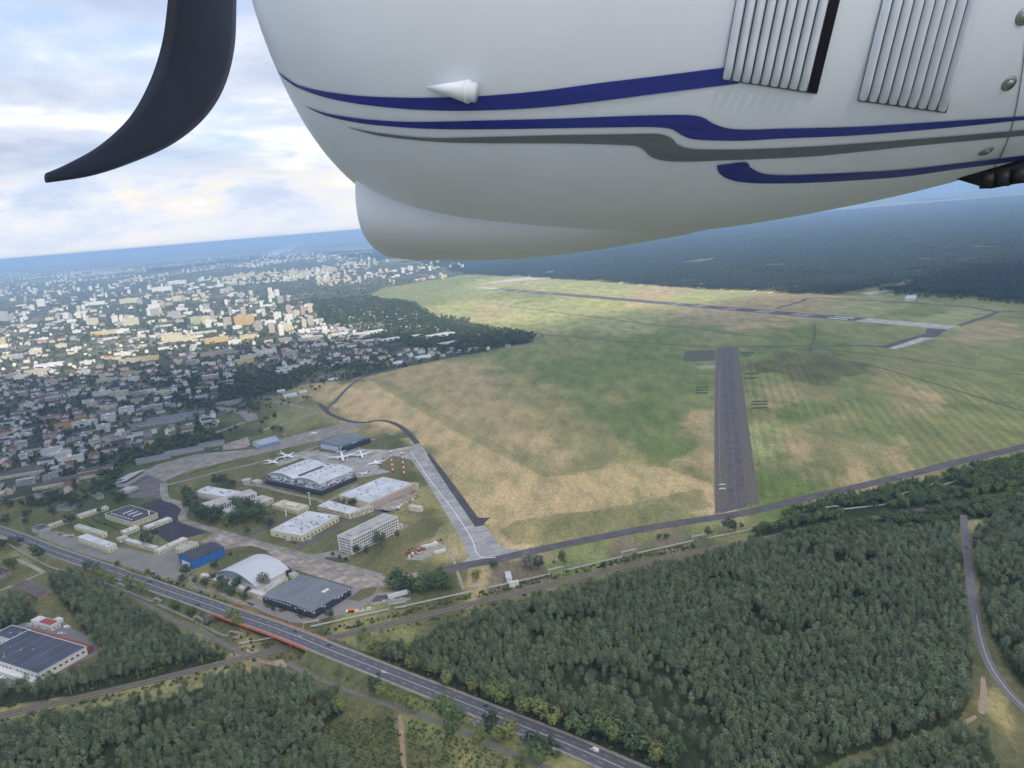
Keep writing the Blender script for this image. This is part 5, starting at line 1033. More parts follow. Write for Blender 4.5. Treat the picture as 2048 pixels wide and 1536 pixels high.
ZL = lambda x: 'pine in the lower left wood, among those nearest the picture bottom' if x < 900 else ('pine in the wood at the lower right corner, near the picture bottom' if x > 1500 else 'pine in the large wood beside the road, near the picture bottom')
for n_, i in enumerate(np.nonzero(pick)[0]):
    tr, cr = PINES[n_ % 8]; r = empty('pine_tree', (PX[i], PY[i], 0), random.uniform(0, 6.28)); r.scale = (PS[i],)*3; lab = ZL(px[i]); tag(r, lab, 'tree', lab.replace('pine in', 'pines in'))
    a = bpy.data.objects.new('trunk', tr); COL.objects.link(a); a.parent = r; b = bpy.data.objects.new('crown', cr); COL.objects.link(b); b.parent = r
q = ~pick; wdt = RNG.uniform(.9, 1.15, q.sum())
scatter('pine_forest', np.stack([PX[q], PY[q], 0*PX[q]], 1), np.stack([PS[q]*wdt, PS[q]*wdt, PS[q]], 1), S_PINE, 8, 'dense dark green pine plantation', 'forest')
sel = np.nonzero(q)[0][RNG.uniform(0, 1, q.sum()) < .022]; s = RNG.uniform(.9, 1.3, len(sel))
scatter('mixed_trees', np.stack([PX[sel]+1.5, PY[sel]+1.5, 0*PX[sel]], 1), np.stack([s*.75, s*.75, s], 1), S_TREE, 12, 'odd broadleaved trees mixed into the pine wood', 'trees', idx=RNG.choice([0, 1, 2, 3, 4, 5, 6, 7, 8, 9], len(sel)))
# broadleaved belts
X, Y = grid_points(WOODS['belt'], 6.0); pl2 = [(p.x, p.y) for p in PL('p', [(1500, 1062), (1648, 1025), (1766, 1012), (1803, 999), (1849, 983), (1960, 950)])]
m = clear_of(X, Y, 15, 8) & (dist_line(X, Y, pl2) > 5) & (fbm(X/40, Y/40, 81) > .33); X, Y = X[m], Y[m]; s = RNG.uniform(.75, 1.35, X.shape)
scatter('green_belt', np.stack([X, Y, 0*X], 1), np.stack([s, s, s], 1), S_TREE, 12, 'leafy green trees along the pipeline and taxiway', 'trees', idx=RNG.choice([0, 1, 2, 3, 0, 1, 2, 3, 8, 9, 5], len(X)))
# verge growth: scrub along railway, road banks and wood edges
def along(line, off0, off1, n, seed=0):
    pts = resample(line, 1.0); out = []
    for _ in range(n):
        i = random.randrange(1, len(pts)-1); d = (pts[i+1]-pts[i-1]); d.z = 0; d.normalize(); o = random.uniform(off0, off1); out.append((pts[i].x+d.y*o, pts[i].y-d.x*o))
    return out
sp = along(rail_line[12:36], -16, -8, 70)+along(rail_line[36:84], -17, -8, 300)+along(rail_line[20:90], 8, 15, 130)+along(rail_line[0:30], 8, 16, 90)+along(rail_line[0:30], -17, -8, 60)+along(road_line[40:150], -18, -11, 200)+along(road_line[60:150], 11, 19, 90)
X, Y = np.array(sp).T; m = clear_of(X, Y, 10.5, 7, 4); X, Y = X[m], Y[m]; s = RNG.uniform(.5, 1.25, X.shape)
scatter('verge_scrub', np.stack([X, Y, 0*X], 1), np.stack([s, s, s*.9], 1), S_BUSH, 9, 'low green scrub along the railway and road', 'scrub')
# young plantation in rows
pr = ppoly('650 1455,700 1440,790 1432,800 1470,806 1536,815 1620,720 1620'); pr2 = ppoly('815 1440,880 1462,960 1492,1040 1530,1100 1570,1000 1620,825 1620,812 1500')
ang = math.atan2(*(G(1000, 1500)-G(850, 1445)).yx); bx_, by_ = [], []
for poly, thin in ((pr, .12), (pr2, .35)):
    xs = np.arange(-160, 160, 2.3); ys = np.arange(-160, 160, 3.0); c = (sum(p.x for p in poly)/len(poly), sum(p.y for p in poly)/len(poly)); A, B = np.meshgrid(xs, ys); A = (A+RNG.uniform(-.5, .5, A.shape)).ravel(); B = (B+RNG.uniform(-.4, .4, B.shape)).ravel()
    X = c[0]+A*math.cos(ang)-B*math.sin(ang); Y = c[1]+A*math.sin(ang)+B*math.cos(ang); m = in_poly(X, Y, poly) & clear_of(X, Y, 12, 8, 5) & (RNG.uniform(0, 1, X.shape) > thin); bx_.append(X[m]); by_.append(Y[m])
X, Y = np.concatenate(bx_), np.concatenate(by_); s = RNG.uniform(.4, .85, X.shape)
scatter('young_plantation', np.stack([X, Y, 0*X], 1), np.stack([s, s, s*1.2], 1), S_BUSH, 9, 'rows of young saplings in the plantation', 'saplings', idx=RNG.choice([0, 1, 2, 0, 1, 2, 3, 4, 5], len(X)))
# ---- single trees: (zoom, x, y, height, colour, label)
def tree(p, H, kind, label, group, name='tree', wide=1.0):
    tr, cr = BROAD[kind][random.randrange(4)]; r = empty(name, p, random.uniform(0, 6.28)); s = 1.42*H/10; r.scale = (s*wide, s*wide, s); tag(r, label, 'tree', group)
    a = bpy.data.objects.new('trunk', tr); COL.objects.link(a); a.parent = r; b = bpy.data.objects.new('crown', cr); COL.objects.link(b); b.parent = r; return r
def bush(p, s, kind, label, group):
    tr, cr = BUSH[kind][random.randrange(3)]; r = empty('bush', p, random.uniform(0, 6.28)); r.scale = (s, s, s); tag(r, label, 'bush', group)
    a = bpy.data.objects.new('stem', tr); COL.objects.link(a); a.parent = r; b = bpy.data.objects.new('crown', cr); COL.objects.link(b); b.parent = r; return r
TREES = [('G', 975, 1108, 17, 'dark', 'tall dark conical tree standing alone at the road'), ('G', 1080, 1112, 12, 'light', 'yellow-green tree right of the tall dark tree'), ('G', 1012, 1128, 8, 'light', 'small light tree at the foot of the tall dark tree'), ('G', 905, 1150, 9, 'light', 'yellow-green tree beside the grey lane'), ('G', 887, 1060, 8, 'silver', 'silvery shrub-like tree left of the tall dark tree'),
 ('G', 680, 960, 12, 'light', 'light green tree at the road, left of three'), ('G', 735, 1000, 14, 'green', 'tallest of the three trees at the road verge'), ('G', 785, 1020, 11, 'green', 'right one of the three trees at the road verge'), ('G', 745, 1110, 10, 'green', 'green tree between plantation and lane'), ('G', 475, 925, 10, 'light', 'yellow-green tree beside the bend of the lane'), ('G', 525, 950, 9, 'light', 'second yellow-green tree beside the bend of the lane'), ('G', 400, 890, 8, 'light', 'low light tree on the verge above the lane'), ('G', 335, 860, 9, 'light', 'light tree near the lane start'), ('G', 290, 840, 10, 'dark', 'dark tree near the lane start'),
 ('G', 90, 960, 11, 'light', 'bright green tree at the lower wood corner'), ('G', 50, 920, 13, 'dark', 'dark tree at the lower wood corner'), ('G', 1210, 1190, 12, 'dark', 'dark tree near the black car'), ('G', 1305, 1200, 10, 'dark', 'second dark tree near the black car'), ('G', 1160, 1260, 8, 'green', 'green shrub tree at the bottom of the lane'), ('G', 1250, 1262, 9, 'green', 'green tree at the bottom below the black car'), ('G', 1365, 1225, 5, 'green', 'small shrub tree just below the black car'),
 ('G', 230, 540, 10, 'light', 'light green tree at the tip of the large wood'), ('G', 330, 620, 13, 'light', 'broad bright green tree before the large wood'), ('G', 290, 610, 12, 'light', 'bright green tree left in the clump before the large wood'), ('G', 385, 630, 12, 'green', 'green tree in the clump before the large wood'), ('G', 465, 620, 9, 'light', 'yellow-green tree at the right of the clump'), ('G', 520, 715, 11, 'light', 'light tree at the wood edge by the fourth lamp'), ('G', 640, 740, 10, 'green', 'green tree at the wood edge by the fifth lamp'), ('G', 720, 800, 11, 'light', 'yellow-green tree at the wood edge above the lamp'), ('G', 870, 835, 9, 'light', 'small light tree at the wood edge'),
 ('G', 980, 890, 12, 'light', 'broad light tree before the pines, left of a pair'), ('G', 1040, 905, 12, 'light', 'broad light tree before the pines, right of a pair'), ('G', 1160, 970, 11, 'light', 'light tree at the road before the yellow group'), ('G', 1260, 1000, 13, 'light', 'yellowish tree, left of the yellow group'), ('G', 1340, 1040, 12, 'light', 'yellowish tree, right of the yellow group'), ('G', 1450, 1070, 11, 'green', 'green tree at the road below the yellow group'), ('G', 1520, 1095, 11, 'green', 'green tree left of the big green clump'), ('G', 1640, 1110, 15, 'green', 'big dense green tree near the white van'), ('G', 1700, 1140, 14, 'green', 'second big green tree near the white van'), ('G', 1800, 1190, 14, 'dark', 'dark green tree right of the white van'), ('G', 1860, 1200, 13, 'green', 'green tree second to the right of the white van'), ('G', 1950, 1260, 13, 'light', 'bright tree near the bottom of the road'), ('G', 2040, 1250, 14, 'green', 'green tree at the wood edge low on the road'),
 ('L', 555, 540, 15, 'silver', 'large grey-green tree beside the taxiway corner'), ('L', 520, 530, 12, 'silver', 'left part tree of the grey-green pair'), ('L', 600, 540, 11, 'dark', 'lower dark tree beside the large grey-green one'), ('L', 768, 530, 13, 'green', 'slender green tree on the lawn strip'), ('L', 710, 512, 4, 'dark', 'tiny bush-like tree left of the slender one'), ('L', 303, 545, 8, 'dark', 'small dark tree above the white hut'), ('L', 180, 625, 10, 'light', 'light green tree left of the white hut'), ('L', 1905, 300, 14, 'dark', 'dark tree on the lawn near the old runway'), ('L', 1765, 322, 8, 'dark', 'small dark tree left of the lawn tree'), ('L', 1940, 290, 8, 'dark', 'small dark tree right of the lawn tree'), ('L', 1990, 265, 5, 'dark', 'tiny dark tree near the old runway'), ('L', 1480, 345, 6, 'green', 'green thicket tree, right one on the reddish ground'), ('L', 1430, 345, 6, 'green', 'green thicket tree, left one on the reddish ground'), ('L', 1050, 540, 6, 'dark', 'small dark tree beyond the pipeline'), ('L', 1210, 505, 5, 'dark', 'small dark bush tree below a pipe loop'),
 ('D', 610, 480, 14, 'dark', 'big round tree by the cream range left'), ('D', 1290, 650, 17, 'dark', 'big round dark tree beside the grey car park'), ('D', 245, 420, 11, 'dark', 'dark tree on the lawn by the gatehouse'), ('D', 225, 470, 8, 'dark', 'lower dark tree by the gatehouse'), ('D', 270, 285, 11, 'dark', 'dark tree on the open lawn upper left'), ('D', 440, 260, 11, 'dark', 'loose dark tree on the open lawn'), ('D', 630, 170, 9, 'dark', 'pointed dark tree by the lane'), ('D', 60, 470, 12, 'dark', 'dark tree at the left edge lawn'), ('D', 455, 400, 11, 'dark', 'dark tree behind the low cream range'), ('D', 625, 320, 12, 'dark', 'dark tree beside the brown barrack'), ('D', 950, 210, 14, 'dark', 'dark tree group at the sloping-roofed shed'), ('D', 1030, 260, 11, 'dark', 'dark tree at the marked stand'), ('D', 1060, 265, 9, 'dark', 'smaller dark tree at the marked stand'), ('D', 1000, 290, 9, 'dark', 'dark tree above the dark-roofed building'), ('D', 690, 340, 9, 'dark', 'dark tree above the long low range'), ('D', 850, 370, 7, 'dark', 'small dark tree in the hedged court'),
 ('D', 340, 780, 13, 'dark', 'dark tree at the left wood corner'), ('D', 310, 740, 12, 'green', 'green tree at the left wood corner'), ('D', 120, 850, 12, 'green', 'green tree near the dark-roofed shed'), ('D', 75, 840, 10, 'green', 'left green tree near the dark-roofed shed'), ('D', 830, 890, 10, 'green', 'green tree at the wood edge by the road'), ('D', 870, 935, 11, 'light', 'light tree at the wood edge by the road'), ('D', 760, 865, 10, 'dark', 'dark tree at the wood edge by the road'), ('D', 960, 980, 11, 'light', 'yellow-green tree beside the pipeline'), ('D', 1110, 1020, 13, 'light', 'bright green tree beside the road'), ('D', 1220, 1060, 11, 'light', 'olive tree right of the bright green one'), ('D', 1490, 1200, 9, 'green', 'green tree on the road verge'), ('D', 1640, 1260, 8, 'green', 'second green tree on the road verge'), ('D', 1780, 1330, 9, 'silver', 'silvery tree on the road verge'), ('D', 1990, 1300, 11, 'light', 'light tree before the bridge'), ('D', 2040, 1350, 11, 'light', 'lower light tree before the bridge'), ('D', 1590, 920, 12, 'dark', 'dark tree by the blue hangar doors'), ('D', 1560, 960, 7, 'dark', 'low dark tree by the blue hangar doors'), ('D', 1005, 825, 6, 'green', 'small tree between car park and road'), ('D', 1270, 900, 6, 'green', 'second small tree between car park and road'), ('D', 30, 680, 10, 'dark', 'dark tree at the left picture edge'), ('D', 100, 650, 9, 'green', 'green tree left of the road bend'), ('D', 170, 640, 9, 'dark', 'dark tree left of the road bend'),
 ('E', 590, 845, 10, 'light', 'bright tree on the bank before the bridge'), ('E', 400, 845, 7, 'silver', 'silvery shrub tree by the pipeline'), ('E', 300, 785, 6, 'green', 'round green shrub tree on the bank'), ('E', 175, 745, 7, 'green', 'green shrub tree on the bank farther left'), ('E', 780, 600, 13, 'silver', 'pale tree before the side wing of the arched hall'), ('E', 848, 775, 8, 'dark', 'dark slender tree before the grey-roofed hall'), ('E', 1225, 812, 8, 'dark', 'round dark tree in the yard'), ('E', 1580, 325, 15, 'dark', 'large dark tree beside the white office block'), ('E', 1690, 260, 7, 'dark', 'dark tree at the office annex'), ('E', 1415, 370, 8, 'dark', 'dark tree at the office corner'), ('E', 1480, 370, 7, 'dark', 'second dark tree at the office corner'), ('E', 1340, 420, 4, 'dark', 'small round shrub before the office'), ('E', 1295, 405, 4, 'dark', 'second small round shrub before the office'), ('E', 1250, 385, 4, 'dark', 'third small round shrub before the office'), ('E', 665, 235, 7, 'dark', 'lone dark tree on the pale patch'), ('E', 825, 170, 10, 'silver', 'loose pale tree beside the white workshop'), ('E', 550, 390, 5, 'dark', 'dark bush tree behind the blue hangar'), ('E', 445, 480, 8, 'dark', 'dark tree between blue hangar and arched hall')]
for i, (k, x, y, H, c, lab) in enumerate(TREES):
    tree(GZ(k, x, y), H, c, lab, 'single trees', wide=.62 if 'conical' in lab or 'slender' in lab or 'pointed' in lab else 1.0)
# pines before the arched hall, clump by the fenced yard, trees round the blue and white slab
def clump(k, pts, H, kind, what, group):
    for i, (x, y) in enumerate(pts):
        o = ('leftmost', 'second', 'third', 'fourth', 'fifth', 'sixth', 'seventh', 'eighth', 'ninth', 'tenth', 'eleventh', 'twelfth', 'thirteenth', 'fourteenth', 'fifteenth', 'sixteenth', 'seventeenth', 'eighteenth')[i]
        tree(GZ(k, x, y), H*random.uniform(.8, 1.15), kind if isinstance(kind, str) else random.choice(kind), (f'{o} {what}' if i == 0 else f'{o} from the left {what}'), group)
clump('E', sorted([(310, 575), (380, 600), (430, 560), (470, 625), (490, 580), (520, 610), (560, 655), (585, 620), (640, 685), (675, 645), (540, 650), (600, 600)]), 8, 'dark', 'of the dark trees before the arched hall', 'trees before the arched hall')
clump('G', sorted([(400, 235), (440, 240), (500, 240), (560, 260), (600, 250), (640, 240), (690, 235), (730, 230), (420, 215), (530, 235), (660, 215), (580, 225), (470, 215), (690, 200)]), 13, ('dark', 'green'), 'of the dense trees above the fenced yard', 'trees above the fenced yard')
clump('B', sorted([(640, 800), (690, 880), (720, 930), (690, 830), (660, 850), (780, 930), (860, 980), (820, 930), (975, 985), (1000, 950), (1060, 930), (1150, 880), (1190, 930), (1140, 950), (1070, 870), (970, 850), (905, 700), (860, 710)]), 13, ('dark', 'green'), 'of the dense trees round the blue and white slab', 'trees round the blue and white slab')
clump('B', sorted([(650, 825), (665, 890), (700, 905), (745, 950), (800, 960), (835, 985), (880, 950), (930, 1000), (1020, 985), (1090, 960), (1100, 905), (1030, 900), (1165, 915), (1010, 870), (740, 905), (625, 780)]), 13, ('dark', 'dark', 'green'), 'of the front row of dense trees beside the works road', 'front trees beside the works road')
clump('B', sorted([(940, 720), (980, 715), (1780, 850), (1840, 855), (1870, 850), (1250, 960), (1180, 985), (1240, 1010)]), 9, ('dark',), 'of the scattered trees among the hangars', 'trees among the hangars')
clump('B', sorted([(1280, 215), (1220, 230), (1300, 300), (1330, 310), (1180, 330), (1190, 255), (1270, 310), (1000, 300), (960, 320)]), 9, ('dark', 'green'), 'of the trees by the arched steel shed', 'trees by the steel shed')
for i, (k, x, y, s, c) in enumerate([('D', 1330+35*i, 925+14*i, 1.1, 'dark') for i in range(9)]+[('E', 350+42*i, 640+20*i, 1.1, 'dark') for i in range(12)]+[('D', 720+22*i, 440+14*i, .9, 'dark') for i in range(9)]+[('D', 800+24*i, 430+9*i, .9, 'dark') for i in range(10)]+[('D', 1080+25*i, 855+9*i, .9, 'green') for i in range(8)]):
    bush(GZ(k, x, y), s*random.uniform(.8, 1.3), c, 'clipped dark bush in the hedges of the works and road', 'hedge bushes on the works')
for i, (x, y) in enumerate([(570+28*j, 620-8*j) for j in range(15)]):
    bush(GZ('B', x, y+20), .7, 'dark', 'small shrub in the row along the long apron', 'shrub row along the long apron')
# ---- town greenery and far woods as masses
def fan_points(poly, n, thr=None, seed=1, sc_=90.):
    fx_ = [fan_coord(np.array(p.x), np.array(p.y)) for p in poly]; a0, a1 = min(float(q[0]) for q in fx_), max(float(q[0]) for q in fx_); b0, b1 = min(float(q[1]) for q in fx_), max(float(q[1]) for q in fx_)
    a = RNG.uniform(a0, a1, n)/2.2; r = np.exp(RNG.uniform(b0, b1, n)); X, Y = r*np.sin(a), r*np.cos(a); m = in_poly(X, Y, poly)
    if thr: m &= fbm(X/sc_, Y/sc_, seed) > thr
    return X[m], Y[m]
tx, ty = [], []
for poly, n, thr in ((TOWN, 30000, .34), (ppoly('270 755,440 745,560 742,660 735,560 778,430 815,330 805'), 2600, .36), (WOODS['allot_a'], 6000, .28), (ppoly('900 655,1075 668,1060 686,900 700,840 690'), 1500, .2), (ppoly('640 640,740 600,880 632,940 636,940 650,860 655,780 620'), 2500, None), (ppoly('400 800,620 760,680 745,620 800,500 830'), 160, .45), (ppoly('200 850,430 850,450 880,300 920,220 945'), 700, .42), (ppoly('0 960,240 930,260 985,150 1010,0 1020'), 500, .42), (ppoly('620 725,830 700,1060 680,1070 690,850 725,700 755,640 745'), 900, .42)):
    X, Y = fan_points(poly, n, thr); tx.append(X); ty.append(Y)
X, Y = np.concatenate(tx), np.concatenate(ty); keep = np.ones(len(X), bool)
for ux, uy, ur in TOWN_USED: keep &= (X-ux)**2+(Y-uy)**2 > (ur*.62+1)**2
X, Y = X[keep], Y[keep]; s = RNG.uniform(.55, 1.2, X.shape)*(1+.2*(Y > 3000))
scatter('town_trees', np.stack([X, Y, 0*X], 1), np.stack([s, s, s*.9], 1), S_TREE, 12, 'trees and gardens between the town houses', 'trees', idx=RNG.choice([0, 1, 2, 3, 8, 9, 10, 11, 8, 9, 10, 11, 4], len(X)))
# far forest: canopy blocks of crowns
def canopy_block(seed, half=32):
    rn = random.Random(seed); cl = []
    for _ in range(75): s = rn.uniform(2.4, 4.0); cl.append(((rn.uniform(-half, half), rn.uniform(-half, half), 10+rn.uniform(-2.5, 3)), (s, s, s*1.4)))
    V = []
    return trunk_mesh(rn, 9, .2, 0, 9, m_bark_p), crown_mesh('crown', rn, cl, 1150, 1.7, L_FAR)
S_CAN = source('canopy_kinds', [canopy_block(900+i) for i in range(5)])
fwp = [(p.x, p.y) for p in FARWOOD]; cx_, cy2 = [], []
ys = np.arange(1700, 12500, 44.); 
for y in ys:
    xs = np.arange(-.45*y, .80*y, 44.); cx_.append(xs+RNG.uniform(-9, 9, len(xs))); cy2.append(np.full(len(xs), y)+RNG.uniform(-9, 9, len(xs)))
X, Y = np.concatenate(cx_), np.concatenate(cy2); m = in_poly(X, Y, fwp) | ((Y > 7200) & (X < -.12*Y) & (fbm(X/1500, Y/900, 91) > .46) & ~in_poly(X, Y, TOWN))
ride = np.abs(((X*.94+Y*.34)/640) % 1-.5) < .035; ride2 = np.abs(((Y*.94-X*.34)/900) % 1-.5) < .026; clear = fbm(X/330, Y/220, 95) < .31
for a in ([(1405, 462), (1520, 446), (1650, 420), (1750, 400)], [(1300, 478), (1500, 440), (1640, 420)]): m &= dist_line(X, Y, [(q.x, q.y) for q in PL('M', a)]) > 32
m &= ~ride & ~ride2 & ~clear; X, Y = X[m], Y[m]; s = RNG.uniform(.9, 1.15, X.shape)*(.85+.4*fbm(X/260, Y/260, 97))
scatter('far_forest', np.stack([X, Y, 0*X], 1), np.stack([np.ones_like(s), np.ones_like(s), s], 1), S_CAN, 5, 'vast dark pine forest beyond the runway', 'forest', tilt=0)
# trees along the forest edge beyond the runway
X, Y = fan_points(ppoly('1090 552,1350 570,1700 590,1720 586,1360 566,1100 548'), 500, .4, 3, 60.); X2, Y2 = fan_points(ppoly('1790 592,2060 612,2060 600,1800 580'), 300, .4, 3, 60.); X = np.concatenate([X, X2]); Y = np.concatenate([Y, Y2]); s = RNG.uniform(.7, 1.3, X.shape)
scatter('edge_trees', np.stack([X, Y, 0*X], 1), np.stack([s*1.3, s*1.3, s], 1), S_TREE, 12, 'scattered trees at the far forest edge', 'trees', idx=RNG.choice([8, 9, 10, 11, 0], len(X)))
# ================================================================ vehicles
M_TYRE = mat('tyre', (.02, .02, .02), .9); M_LAMP = mat('tail_lamp', (.35, .03, .03), .4); M_HEAD = mat('head_lamp', (.8, .8, .78), .2)
def ORD_(i): return ('first second third fourth fifth sixth seventh eighth ninth tenth eleventh twelfth thirteenth fourteenth fifteenth sixteenth seventeenth eighteenth nineteenth twentieth'.split()+['twenty-'+q for q in 'first second third fourth fifth sixth seventh eighth'.split()])[i]
def paint(name, col): return mat('paint_'+name, col, .3, spec=.5, coat=.5)
PAINT = {'white': paint('white', (.78, .78, .78)), 'black': paint('black', (.02, .022, .028)), 'blue': paint('blue', (.035, .045, .13)), 'grey': paint('grey', (.13, .14, .16)), 'silver': paint('silver', (.42, .43, .45)), 'red': paint('red', (.40, .04, .03))}
def loft(prof_list, mats, parent, name):
    """prof_list: [(x, half width, z0, z1)] body sections along x, closed box-like hull with softened shoulders"""
    V = []; n = 8
    for x, hw, z0, z1 in prof_list:
        s = (z1-z0)*.25; V += [(x, -hw*.92, z0), (x, -hw, z0+s), (x, -hw, z1-s), (x, -hw*.86, z1), (x, hw*.86, z1), (x, hw, z1-s), (x, hw, z0+s), (x, hw*.92, z0)]
    Fc = [(i*n+k, i*n+(k+1) % n, (i+1)*n+(k+1) % n, (i+1)*n+k) for i in range(len(prof_list)-1) for k in range(n)]; Fc += [tuple(reversed(range(n))), tuple((len(prof_list)-1)*n+k for k in range(n))]
    return obj(name, V, Fc, mats, parent, smooth=False)
def wheels(root, xs, hw, r):
    for x in xs:
        for sg in (-1, 1):
            mb = MB(); a = [(x+r*math.cos(2*math.pi*k/10), sg*hw-sg*.22, r+r*math.sin(2*math.pi*k/10)) for k in range(10)]; b = [(p[0], sg*hw, p[2]) for p in a]
            mb.add(a+b, [(k, (k+1) % 10, 10+(k+1) % 10, 10+k) for k in range(10)]+[tuple(range(10)), tuple(range(19, 9, -1))]); mb.build('wheel', M_TYRE, root)
def make_car(p, rz, col, label, kind='car', group='cars'):
    r = empty({'car': 'car', 'van': 'van'}[kind], p, rz); tag(r, label, kind, group)
    if kind == 'car':
        loft([(-2.2, .72, .38, .78), (-2.05, .86, .26, .92), (-1.2, .9, .22, .96), (1.0, .9, .22, .95), (1.9, .86, .24, .82), (2.2, .7, .36, .66)], PAINT[col], r, 'body')
        loft([(-1.75, .70, .9, .95), (-1.1, .74, .9, 1.38), (.15, .74, .9, 1.44), (1.05, .70, .9, .96)], M_GLASS, r, 'windows'); loft([(-1.05, .66, 1.36, 1.43), (-.4, .68, 1.40, 1.50), (.2, .66, 1.40, 1.47)], PAINT[col], r, 'roof'); wheels(r, (-1.35, 1.35), .92, .33)
        for sg in (-1, 1): MB().box(2.08, 2.22, sg*.6-.16, sg*.6+.16, .56, .68).build('headlight', M_HEAD, r)
    else:
        loft([(-2.7, .9, .4, 2.0), (-2.6, .98, .3, 2.3), (.9, .98, .28, 2.35), (1.5, .96, .28, 2.15), (2.0, .95, .28, 1.3), (2.75, .85, .32, .95)], PAINT[col], r, 'body'); loft([(1.46, .9, 1.3, 1.36), (1.62, .93, 1.28, 2.0), (2.06, .9, 1.2, 1.32)], M_GLASS, r, 'windscreen'); wheels(r, (-1.7, 1.7), .99, .36)
        for sg in (-1, 1): MB().box(-.2, 1.3, sg*.975-.02, sg*.975+.02, 1.35, 1.95).build('side_window', M_GLASS, r)
    return r
def road_at(px, py):
    """road point nearest to the pixel and the road's heading there"""
    best = min(range(1, len(rs)-1), key=lambda i: (rs[i]-G(px, py, rs[i].z+.3)).length); p = G(px, py, rs[best].z+.34); d = rs[best+1]-rs[best-1]; p.z = rs[best].z+.34; return p, math.atan2(d.y, d.x)
for px_, py_, c, k, lab, fl in ((1190, 1502, 'white', 'van', 'white van driving up the road, lowest in the picture', math.pi), (1117, 1493, 'black', 'car', 'black car below the white van', 0), (971, 1413, 'blue', 'car', 'dark blue car beyond the tall dark tree', math.pi), (768, 1345, 'white', 'car', 'white car side by side with a dark one on the road', math.pi), (757, 1349, 'black', 'car', 'dark car side by side with the white one on the road', 0),
                                (590, 1263, 'blue', 'car', 'dark car on the bridge, left one', math.pi), (598, 1273, 'silver', 'car', 'silver car on the bridge in the near lanes', 0), (658, 1291, 'black', 'car', 'dark car just right of the bridge', math.pi), (301, 1164, 'black', 'car', 'dark car on the road beside the car park', math.pi), (397, 1210, 'black', 'car', 'dark car on the road left of the bridge', 0), (40, 1073, 'silver', 'car', 'silver car at the far left end of the road', 0)):
    p, a = road_at(px_, py_); make_car(p, a+fl, c, lab, k, 'vehicles on the main road')
make_car(G(1933, 1096)+Vector((0, 0, .12)), math.atan2(*(G(1934, 1110)-G(1929, 1060)).yx), 'black', 'black car on the forest road', 'car', 'vehicles on the forest road')
for i, (x, y, c, k, lab) in enumerate(((395, 222, 'white', 'van', 'white van parked in the compound'), (350, 256, 'white', 'car', 'white car left of two side by side'), (372, 260, 'silver', 'car', 'silver car right of two side by side'), (168, 205, 'white', 'car', 'white car first of the row by the red-roofed building'), (184, 208, 'white', 'car', 'white car second of the row by the red-roofed building'), (200, 212, 'silver', 'car', 'silver car third of the row by the red-roofed building'), (216, 216, 'white', 'car', 'white car fourth of the row by the red-roofed building'), (262, 228, 'white', 'car', 'white car behind the red-roofed building'), (95, 495, 'white', 'van', 'white van at the warehouse canopy'), (15, 522, 'white', 'van', 'white van at the lower left picture edge'), (450, 446, 'red', 'car', 'red car at the warehouse end'), (548, 292, 'blue', 'car', 'blue car by the yard stalls'), (600, 300, 'blue', 'van', 'blue van by the yard stalls'), (30, 470, 'grey', 'car', 'grey car beside the warehouse canopy'))):
    make_car(GZ('F', x, y)+Vector((0, 0, .12)), TA+(.9 if i in (3, 4, 5, 6) else -.3)+i*.01, c, lab, k, 'vehicles in the compound')
for i, (x, y, c) in enumerate(((545, 565, 'white'), (562, 572, 'silver'), (580, 560, 'white'), (600, 572, 'grey'), (620, 560, 'white'), (515, 555, 'black'))):
    make_car(GZ('D', x, y)+Vector((0, 0, .12)), TA+.6, c, f'{c} car {("first", "second", "third", "fourth", "fifth", "sixth")[i]} in the group at the car park end', 'car', 'cars at the car park end')
for i in range(8):
    make_car(GZ('G', 345+16*i, 303-2*i)+Vector((0, 0, .2)), TA+.8, ('white', 'silver', 'grey')[i % 3], f'{("white", "silver", "grey")[i % 3]} car in the fenced yard, number {i+1} from the left', 'car', 'cars in the fenced yard')
for i, (k, x, y, ang_) in enumerate([('C', 350+22*j, 1215+9*j, .2) for j in range(5)]+[('C', 560, 1205, .5), ('C', 300, 735, .2), ('C', 1510, 715, 1.0), ('C', 1520, 735, 1.0), ('B', 1330, 330, .1), ('B', 1350, 326, .1), ('B', 1375, 320, .1), ('B', 300, 835, .1), ('B', 340, 822, .1), ('E', 1590, 690, .4), ('E', 1350, 662, .4)]+[('B', 770+20*j, 462-6*j, .9) for j in range(6)]):
    c = ('white', 'silver', 'grey', 'black', 'red')[i % 5]; make_car(GZ(k, x, y)+Vector((0, 0, .3)), TA+ang_, c, f'{c} car parked on the works, {ORD_(i)} of the scattered cars', 'car', 'scattered cars on the works')
def lorry(p, rz, label, kind):
    r = empty('lorry', p, rz); tag(r, label, 'lorry'); wheels(r, (-2.6, -1.4, 2.2), 1.2, .5); MB().box(-4, 3.4, -1.0, 1.0, .7, 1.1).build('chassis', W_DARK, r)
    loft([(1.9, 1.15, .8, 2.7), (3.4, 1.2, .7, 2.8), (3.9, 1.1, .7, 1.7)], PAINT['white'], r, 'cab'); MB().box(3.42, 3.55, -.95, .95, 1.75, 2.5).build('windscreen', M_GLASS, r)
    if kind == 'mixer': MB().tube([(-3.9, 0, 2.9), (-2.6, 0, 2.5), (-.6, 0, 2.3), (1.4, 0, 2.0)], [.6, 1.25, 1.35, .6], 12).build('drum', mat('orange_drum', (.75, .20, .04), .5), r)
    else: MB().box(-4, 1.6, -1.2, 1.2, 1.1, 3.2).build('load', W_WHITE, r)
    return r
ya = math.atan2(*(GZ('G', 250, 345)-GZ('G', 150, 362)).yx)
lorry(GZ('G', 148, 365)+Vector((0, 0, .1)), ya+math.pi, 'white lorry with orange mixer drum in the yard', 'mixer')
